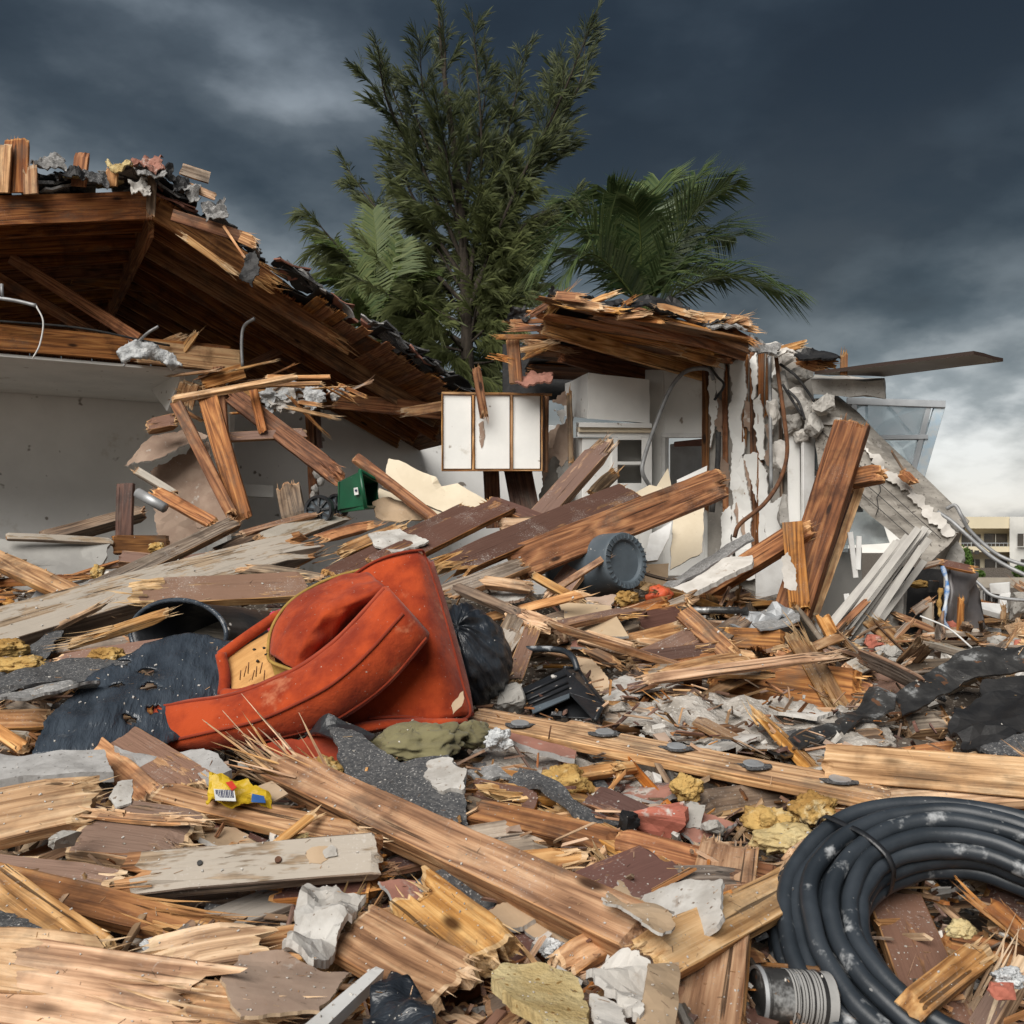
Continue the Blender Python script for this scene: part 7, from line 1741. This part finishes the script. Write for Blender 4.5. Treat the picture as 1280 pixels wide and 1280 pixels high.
def patch(name, o, px, py, rx, ry, mt, th, lift, puff=0):
    n = Vector((o.matrix_basis[0][2], o.matrix_basis[1][2], o.matrix_basis[2][2])); ax = Vector((o.matrix_basis[0][0], o.matrix_basis[1][0], o.matrix_basis[2][0])); sd = n.cross(ax)
    c = P(px, py, on_board(o, px, py)) + n * lift
    me, mw_ = sheet_mesh([c + ax * rx * math.cos(k * .7) * R.uniform(.7, 1.2) + sd * ry * math.sin(k * .7) * R.uniform(.7, 1.2) for k in range(9)], th, ragged=.006, puff=puff)
    link(name, me, (mt, mt), o, mw_)
patch('glue_stain', gw, 398, 1068, .045, .03, 'cardboard', .002, .001)
patch('plaster_blob', gw, 413, 1066, .026, .02, 'paper_white', .004, .006, .008)
# ------------------------------------------------------------------ scattered smaller wreckage
gS = random.Random(77)
LM = [('the orange armchair', P(400, 880, 4.5)), ('the black pipe coil', P(1200, 1150, 2.8)), ('the grey dustbin', P(783, 700, 8.3)), ('the black box', P(700, 870, 5.2)), ('the leaning timber', P(1020, 700, 8)),
      ('the nailed plank', P(850, 940, 4.6)), ('the black flashing', P(1200, 860, 6)), ('the dark plastic sheeting', P(150, 880, 4.4)), ('the green bin', P(450, 620, 9)), ('the whitewashed beam', P(100, 760, 6.3)),
      ('the long splintered beam', P(600, 1070, 3.1)), ('the grey-white board', P(280, 1080, 3)), ('the yellow foam sheet', P(680, 1240, 2.4)), ('the bottom left planks', P(100, 1240, 2.4)), ('the reddish boards', P(560, 670, 7.5)), ('the concrete slab', P(1110, 790, 7.8)), ('the can', P(960, 1240, 2.5))]
WN = dict(fresh='fresh orange', tan='tan', pale='pale', cedar='orange-brown', rot='dark rotten', grey='grey weathered', red='reddish painted', brown='brown painted', white='white painted')
EXC = [(190, 690, 600, 925), (560, 745, 640, 885), (650, 830, 760, 905), (700, 665, 815, 740), (925, 1060, 1300, 1300), (985, 985, 1300, 1100), (880, 790, 1110, 880), (140, 745, 300, 800), (395, 585, 475, 645), (250, 965, 345, 1010), (345, 1105, 462, 1206), (612, 1196, 745, 1290), (60, 800, 300, 945), (412, 918, 586, 1040), (1120, 800, 1290, 940)]
# prototype pieces shared by the copies
protos = {}
for mt in WN:
    for kind, (Ls, ws, ts) in dict(short=(.30, .09, .035), mid=(.60, .10, .04), long=(1.0, .12, .045), sliver=(.42, .03, .015)).items():
        for v in range(2):
            me = board_mesh(Ls * gS.uniform(.85, 1.15), ws * gS.uniform(.8, 1.3), ts * gS.uniform(.7, 1.4), gS.uniform(.03, .25) * Ls, gS.uniform(.03, .3) * Ls, gS, name='wood_scrap', bow=gS.uniform(-.02, .02), twist=gS.uniform(-.2, .2), fine=True)
            for m_ in WOODS[mt]: me.materials.append(M[m_])
            protos.setdefault((mt, kind), []).append(me)
specs = []
SEG = []
for (_l, x0, y0, d0, x1, y1, d1, w_, t_, _m, _r, _a, _b) in BOARDS:
    yy = (at(x0, y0, d0).y + at(x1, y1, d1).y) / 2
    SEG.append((x0, y0, x1, y1, w_ / yy * F * .5))
def on_hero(px, py, half):
    for x0, y0, x1, y1, hw in SEG:
        dx, dy = x1 - x0, y1 - y0; L2 = dx * dx + dy * dy
        t = max(0, min(1, ((px - x0) * dx + (py - y0) * dy) / L2))
        if math.hypot(px - x0 - t * dx, py - y0 - t * dy) < hw + half: return True
    return False
tries = 0
def profile_ok(px, py):
    top = lerp(672, 690, max(0, px) / 650) if px < 650 else lerp(690, 765, min(1, (px - 650) / 330))
    return py > top
while len(specs) < 1900 and tries < 40000:
    tries += 1
    px = gS.uniform(-180, 1460); py = gS.uniform(660, 1400)
    if not profile_ok(px, py): continue
    kind = gS.choices(('short', 'mid', 'long', 'sliver'), (.26, .30, .20, .24))[0]
    if any(a < px < c and b < py < d for a, b, c, d in EXC): continue
    if 770 < px < 1110 and 872 < py < 965 and gS.random() < .45: continue
    p = G(px, py, 0)
    if p.y > 11.5: continue
    hl = {'short': .06, 'mid': .10, 'long': .14, 'sliver': .02}[kind] / p.y * F
    if on_hero(px, py, hl * .8) and gS.random() < .9: continue
    if kind in ('mid', 'long') and any(a - hl * 1.5 < px < c + hl * 1.5 and b - hl < py < d + hl for a, b, c, d in EXC): continue
    specs.append((px, py, p, kind))
def orient(p, kind):
    az = gS.gauss(0, .75) if gS.random() < .8 else gS.uniform(0, 3.14)
    if gS.random() < .5: az += math.pi
    eps = .2
    nx = -(height(p.x + eps, p.y) - height(p.x - eps, p.y)) / (2 * eps); ny = -(height(p.x, p.y + eps) - height(p.x, p.y - eps)) / (2 * eps)
    n = Vector((nx, ny, 1)).normalized()
    base = n.to_track_quat('Z', 'Y').to_matrix().to_4x4()
    return base @ Matrix.Rotation(az, 4, 'Z') @ Matrix.Rotation(gS.gauss(0, .13 + .10 * sstep(5, 7, p.y)), 4, 'Y') @ Matrix.Rotation(gS.gauss(0, .34), 4, 'X')
size = dict(short=.03, mid=.06, long=.12, sliver=.013)
specs.sort(key=lambda s: -size[s[3]] / s[2].y ** 2)
nobj = 0
bulk = []
KL = dict(short='short broken', mid='broken', long='long broken', sliver='thin splintered')
for (px, py, p, kind) in specs:
    red = sstep(1.3, 3.5, p.x) if p.y > 5 else 0
    mt = gS.choices(list(WN), (.15, .18, .10, .15, .13, .12, .06, .06, .05))[0]
    me = gS.choice(protos[(mt, kind)])
    lift = gS.uniform(-.10, .06) + .12 * sstep(5, 7, p.y) * gS.random()
    m4 = Matrix.Translation(p + Vector((0, 0, lift))) @ orient(p, kind) @ Matrix.Scale(gS.uniform(.75, 1.15) * (1 + .22 * sstep(4.2, 6.5, p.y)), 4)
    if -40 < px < 1320 and py < 1300 and nobj < 280:
        o = link('wood_scrap' if kind != 'sliver' else 'splinter_scrap', me, (), None, m4)
        near = min(LM, key=lambda l: (l[1] - p).length)[0]
        tag(o, '%s %s board scrap lying near %s' % (KL[kind], WN[mt], near), 'wood scrap', 'wood scraps near ' + near)
        nobj += 1
    else: bulk.append((me, m4))
def merge(name, items, label, cat=None):
    V, Fc, MI, mats, gr, rn = [], [], [], [], [], []
    for me, m4 in items:
        k = len(V)
        for v in me.vertices: V.append(tuple(m4 @ v.co))
        idx = []
        for m_ in me.materials:
            if m_ not in mats: mats.append(m_)
            idx.append(mats.index(m_))
        for pg in me.polygons:
            Fc.append(tuple(i + k for i in pg.vertices)); MI.append(idx[pg.material_index])
        off = gS.uniform(0, 30); r = gS.random()
        ga = me.attributes.get('grain')
        if ga:
            for d_ in ga.data: gr.append((d_.vector[0] + off, d_.vector[1] + off * .7, d_.vector[2]))
        else:
            for v in me.vertices: gr.append(tuple(v.co))
        rn += [r] * len(me.vertices)
    out = bpy.data.meshes.new(name); out.from_pydata(V, [], Fc); out.polygons.foreach_set('material_index', MI)
    add_grain(out, gr, rn); out.update()
    o = link(name, out, mats)
    o["kind"] = "stuff"
    tag(o, label, cat)
    return o
merge('wood_debris', bulk, 'loose broken wood heaped all over the rubble', 'debris')
# chips: small splinters, plaster crumbs, shingle crumbs
def chip_mesh(L, w_, t, m_):
    V = [(-L / 2, -w_ / 2, 0), (L / 2, -w_ * .3, 0), (L * .45, w_ / 2, 0), (-L * .4, w_ * .4, 0), (-L / 2, -w_ / 2, t), (L / 2, -w_ * .25, t * .6), (L * .42, w_ * .4, t), (-L * .4, w_ * .4, t * .8)]
    me = mesh_from('chip', V, [(3, 2, 1, 0), (4, 5, 6, 7), (0, 1, 5, 4), (1, 2, 6, 5), (2, 3, 7, 6), (3, 0, 4, 7)])
    me.materials.append(M[m_]); add_grain(me, [v for v in V], [0] * 8)
    return me
wchips = [chip_mesh(gS.uniform(.05, .16), gS.uniform(.006, .022), gS.uniform(.003, .01), m_) for m_ in ('pine_fresh', 'pine_tan', 'pine_pale', 'cedar', 'rotten', 'brown_paint', 'red_paint') for _ in range(2)]
pchips = [chip_mesh(s_, s_ * gS.uniform(.5, .9), s_ * .3, m_) for s_ in (.02, .035, .06) for m_ in ('paper_white', 'plaster', 'gypsum', 'drywall_paper', 'concrete', 'shingle', 'cardboard')]
def scatter(n, meshes, zmax):
    out = []
    k = 0
    while k < n:
        px = gS.uniform(-150, 1430); py = gS.uniform(670, 1380)
        if not profile_ok(px, py): continue
        p = G(px, py, 0)
        if p.y > 11: continue
        m4 = Matrix.Translation(p + Vector((0, 0, gS.uniform(.0 if 770 < px < 1110 and 870 < py < 960 else -.14, zmax)))) @ Matrix.Rotation(gS.uniform(0, 6.3), 4, 'Z') @ Matrix.Rotation(gS.gauss(0, .35), 4, 'Y') @ Matrix.Rotation(gS.gauss(0, .5), 4, 'X') @ Matrix.Scale(gS.uniform(.6, 1.6), 4)
        out.append((gS.choice(meshes), m4)); k += 1
    return out
# drywall and shingle shards among the wood
for k in range(34):
    px = gS.uniform(20, 1260); py = gS.uniform(730, 1270)
    if not profile_ok(px, py - 20) or any(a < px < c and b < py < d for a, b, c, d in EXC): continue
    p = G(px, py, gS.uniform(.02, .09)); r = gS.uniform(.06, .17)
    n_ = gS.randint(4, 7); pts = []
    tx, ty = gS.gauss(0, .25), gS.gauss(-.25, .25)
    for j in range(n_):
        a = 2 * math.pi * (j + gS.uniform(-.3, .3)) / n_; rr_ = r * gS.uniform(.6, 1.2)
        pts.append(p + Vector((math.cos(a) * rr_ * 1.3, math.sin(a) * rr_, (math.cos(a) * tx - math.sin(a) * ty) * rr_)))
    mt = gS.choice((('paper_white', 'gypsum'), ('drywall_paper', 'gypsum'), ('plaster', 'gypsum'), ('shingle', 'shingle'), ('cardboard', 'paper_white'), ('tile_red', 'tile_grey')))
    wd_ = {'paper_white': 'white plaster', 'drywall_paper': 'brown drywall', 'plaster': 'grey plaster', 'shingle': 'dark shingle', 'cardboard': 'torn card', 'tile_red': 'reddish tile'}[mt[0]]
    near = min(LM, key=lambda l: (l[1] - p).length)[0]
    sheet('rubble_shard', 'small %s shard lying near %s' % (wd_, near), pts, gS.uniform(.008, .02), mt, 'shard', group='shards near ' + near, ragged=.012, rough=.03)

# pale plaster dust spilled over the open ground right of the black box
sheet('plaster_dust', 'pale plaster dust spread over the open ground', [(x, y, .012) for x, y in ((765, 880), (860, 872), (960, 872), (1060, 884), (1130, 905), (1090, 945), (1000, 955), (900, 935), (800, 915))], .01, 'dust', 'dust', ragged=.10, rough=.05, rscale=6, res=.05)["kind"] = "stuff"
sheet('plaster_dust', 'pale plaster dust between the armchair and the sponge pieces', [(x, y, .012) for x, y in ((600, 915), (700, 930), (800, 965), (860, 1000), (760, 1005), (660, 985), (600, 950))], .01, 'dust', 'dust', ragged=.10, rough=.05, rscale=6, res=.05)["kind"] = "stuff"
gR = random.Random(41)
WH = ['left of the fallen slats', 'under the crumpled appliance', 'behind the black flashing']
for k in range(44):
    px = gR.uniform(1010, 1275); py = gR.uniform(782, 850)
    s_ = gR.uniform(10, 34)
    wh = WH[0] if px < 1085 else (WH[1] if px < 1190 else WH[2])
    mt = gR.choice(('concrete', 'plaster', 'block', 'concrete', 'stucco_red'))
    chunk('rubble_stone', '%s %s rubble stone %s' % ('small' if s_ < 22 else 'larger', {'concrete': 'grey concrete', 'plaster': 'pale plaster', 'block': 'grey-beige block', 'stucco_red': 'reddish stucco'}[mt], wh), px, py, .05, s_, s_ * gR.uniform(.5, .9), mt, 'rock', 'rubble', group='rubble stones ' + wh)
for k in range(40):
    px = gR.uniform(1015, 1270); py = gR.uniform(775, 845)
    mt = gR.choice(('white', 'grey', 'rot', 'tan', 'white'))
    wh = WH[0] if px < 1085 else (WH[1] if px < 1190 else WH[2])
    o = link('wood_scrap', gR.choice(protos[(mt, gR.choice(('short', 'sliver', 'mid')))]), (), None, Matrix.Translation(G(px, py, gR.uniform(.05, .2))) @ Matrix.Rotation(gR.uniform(0, 6.3), 4, 'Z') @ Matrix.Rotation(gR.gauss(0, .5), 4, 'Y') @ Matrix.Rotation(gR.gauss(0, .5), 4, 'X'))
    tag(o, '%s stick tangled in the rubble %s' % (WN[mt], wh), 'wood scrap', 'sticks ' + wh)

# long loose boards tangled over the crest and the middle of the pile
gL = random.Random(52)
CN = dict(fresh='fresh orange', tan='tan', cedar='orange-brown', rot='dark', grey='grey', red='reddish', brown='brown', white='whitish', pale='pale')
for k in range(58):
    px = gL.uniform(-10, 1010); py = gL.uniform(690, 860)
    if not profile_ok(px, py) or any(a < px < c and b < py < d for a, b, c, d in EXC[:4] + [(60, 740, 300, 945), (190, 690, 640, 930), (690, 660, 830, 745), (640, 820, 770, 910)]): continue
    c = G(px, py, gL.uniform(.06, .20)); L = gL.uniform(.7, 1.7)
    az = gL.gauss(.35, .5); el = gL.gauss(.05, .16)
    d = Vector((math.cos(az) * math.cos(el), math.sin(az) * math.cos(el), math.sin(el) + .12)).normalized()
    mt = gL.choice(list(CN)); w_ = gL.choice((.045, .07, .09, .09, .14))
    near = min(LM, key=lambda l: (l[1] - c).length)[0]
    board('loose_board', '%s %s board slanting across the pile near %s' % ('narrow' if w_ < .08 else ('wide' if w_ > .1 else 'middling'), CN[mt], near), c - d * L / 2, c + d * L / 2, w_, gL.uniform(.02, .05), mt, gL.uniform(5, 60), gL.uniform(.03, .2), gL.uniform(.03, .25), group='loose boards near ' + near, bow=gL.uniform(-.02, .02), rng=gL)
# splinters, crumbs and dust lie on whatever is under them
merge('splinter_litter', scatter(5200, wchips, .09), 'fine wood splinters littering the rubble', 'debris')
merge('plaster_litter', scatter(2200, pchips, .05), 'white plaster and masonry crumbs strewn on the rubble', 'debris')
bpy.context.view_layer.update()
DG = bpy.context.evaluated_depsgraph_get()
def settle(n, meshes):
    out = []; k = 0; tr = 0
    while k < n and tr < n * 3:
        tr += 1
        px = gS.uniform(-60, 1340); py = gS.uniform(690, 1330)
        if not profile_ok(px, py): continue
        p = G(px, py, .12)
        if p.y > 9.5: continue
        ok, loc, nor, _i, ob, _m = SC.ray_cast(DG, Vector((p.x, p.y, p.z + .35)), Vector((0, 0, -1)), distance=1.2)
        if not ok or nor.z < .25 or ob.name.startswith(('pipe_loop', 'strap', 'armrest', 'back_panel', 'seat_cushion', 'piping')): continue
        m4 = Matrix.Translation(loc + nor * .001) @ nor.to_track_quat('Z', 'Y').to_matrix().to_4x4() @ Matrix.Rotation(gS.uniform(0, 6.3), 4, 'Z') @ Matrix.Rotation(gS.gauss(0, .12), 4, 'Y') @ Matrix.Scale(gS.uniform(.4, 1.0) * min(1.2, p.y / 5), 4)
        out.append((gS.choice(meshes), m4)); k += 1
    return out
tiny_w = [chip_mesh(gS.uniform(.015, .07), gS.uniform(.0015, .005), gS.uniform(.001, .003), m_) for m_ in ('pine_fresh', 'pine_tan', 'pine_pale', 'torn_wood', 'rotten') for _ in range(3)]
tiny_p = [chip_mesh(s_, s_ * gS.uniform(.5, .9), s_ * .4, m_) for s_ in (.005, .009, .016) for m_ in ('paper_white', 'plaster', 'gypsum', 'dust')]
merge('splinters_on_boards', settle(1500, tiny_w), 'loose splinters lying on top of the boards', 'debris')
merge('crumbs_on_boards', settle(3200, tiny_p), 'plaster crumbs lying on top of the boards', 'debris')

# look-alikes that share a description are told apart by their order across the scene
same = {}
for o in COL.objects:
    if o.parent is None and o.get('label') and o.get('group') not in (None, 'fallen blind slats', 'splinters under the plastic sheeting'): same.setdefault(o['label'], []).append(o)
ORD = ['leftmost', 'second from left', 'third from left', 'fourth from left', 'fifth from left', 'sixth from left', 'seventh from left']
for lb, obs in same.items():
    n = len(obs)
    if n < 2: continue
    obs.sort(key=lambda o: o.matrix_basis.translation.x / o.matrix_basis.translation.y)
    for i, o in enumerate(obs):
        w_ = 'rightmost' if i == n - 1 else (ORD[i] if i < len(ORD) else None)
        if w_: o['label'] = lb + ', ' + w_
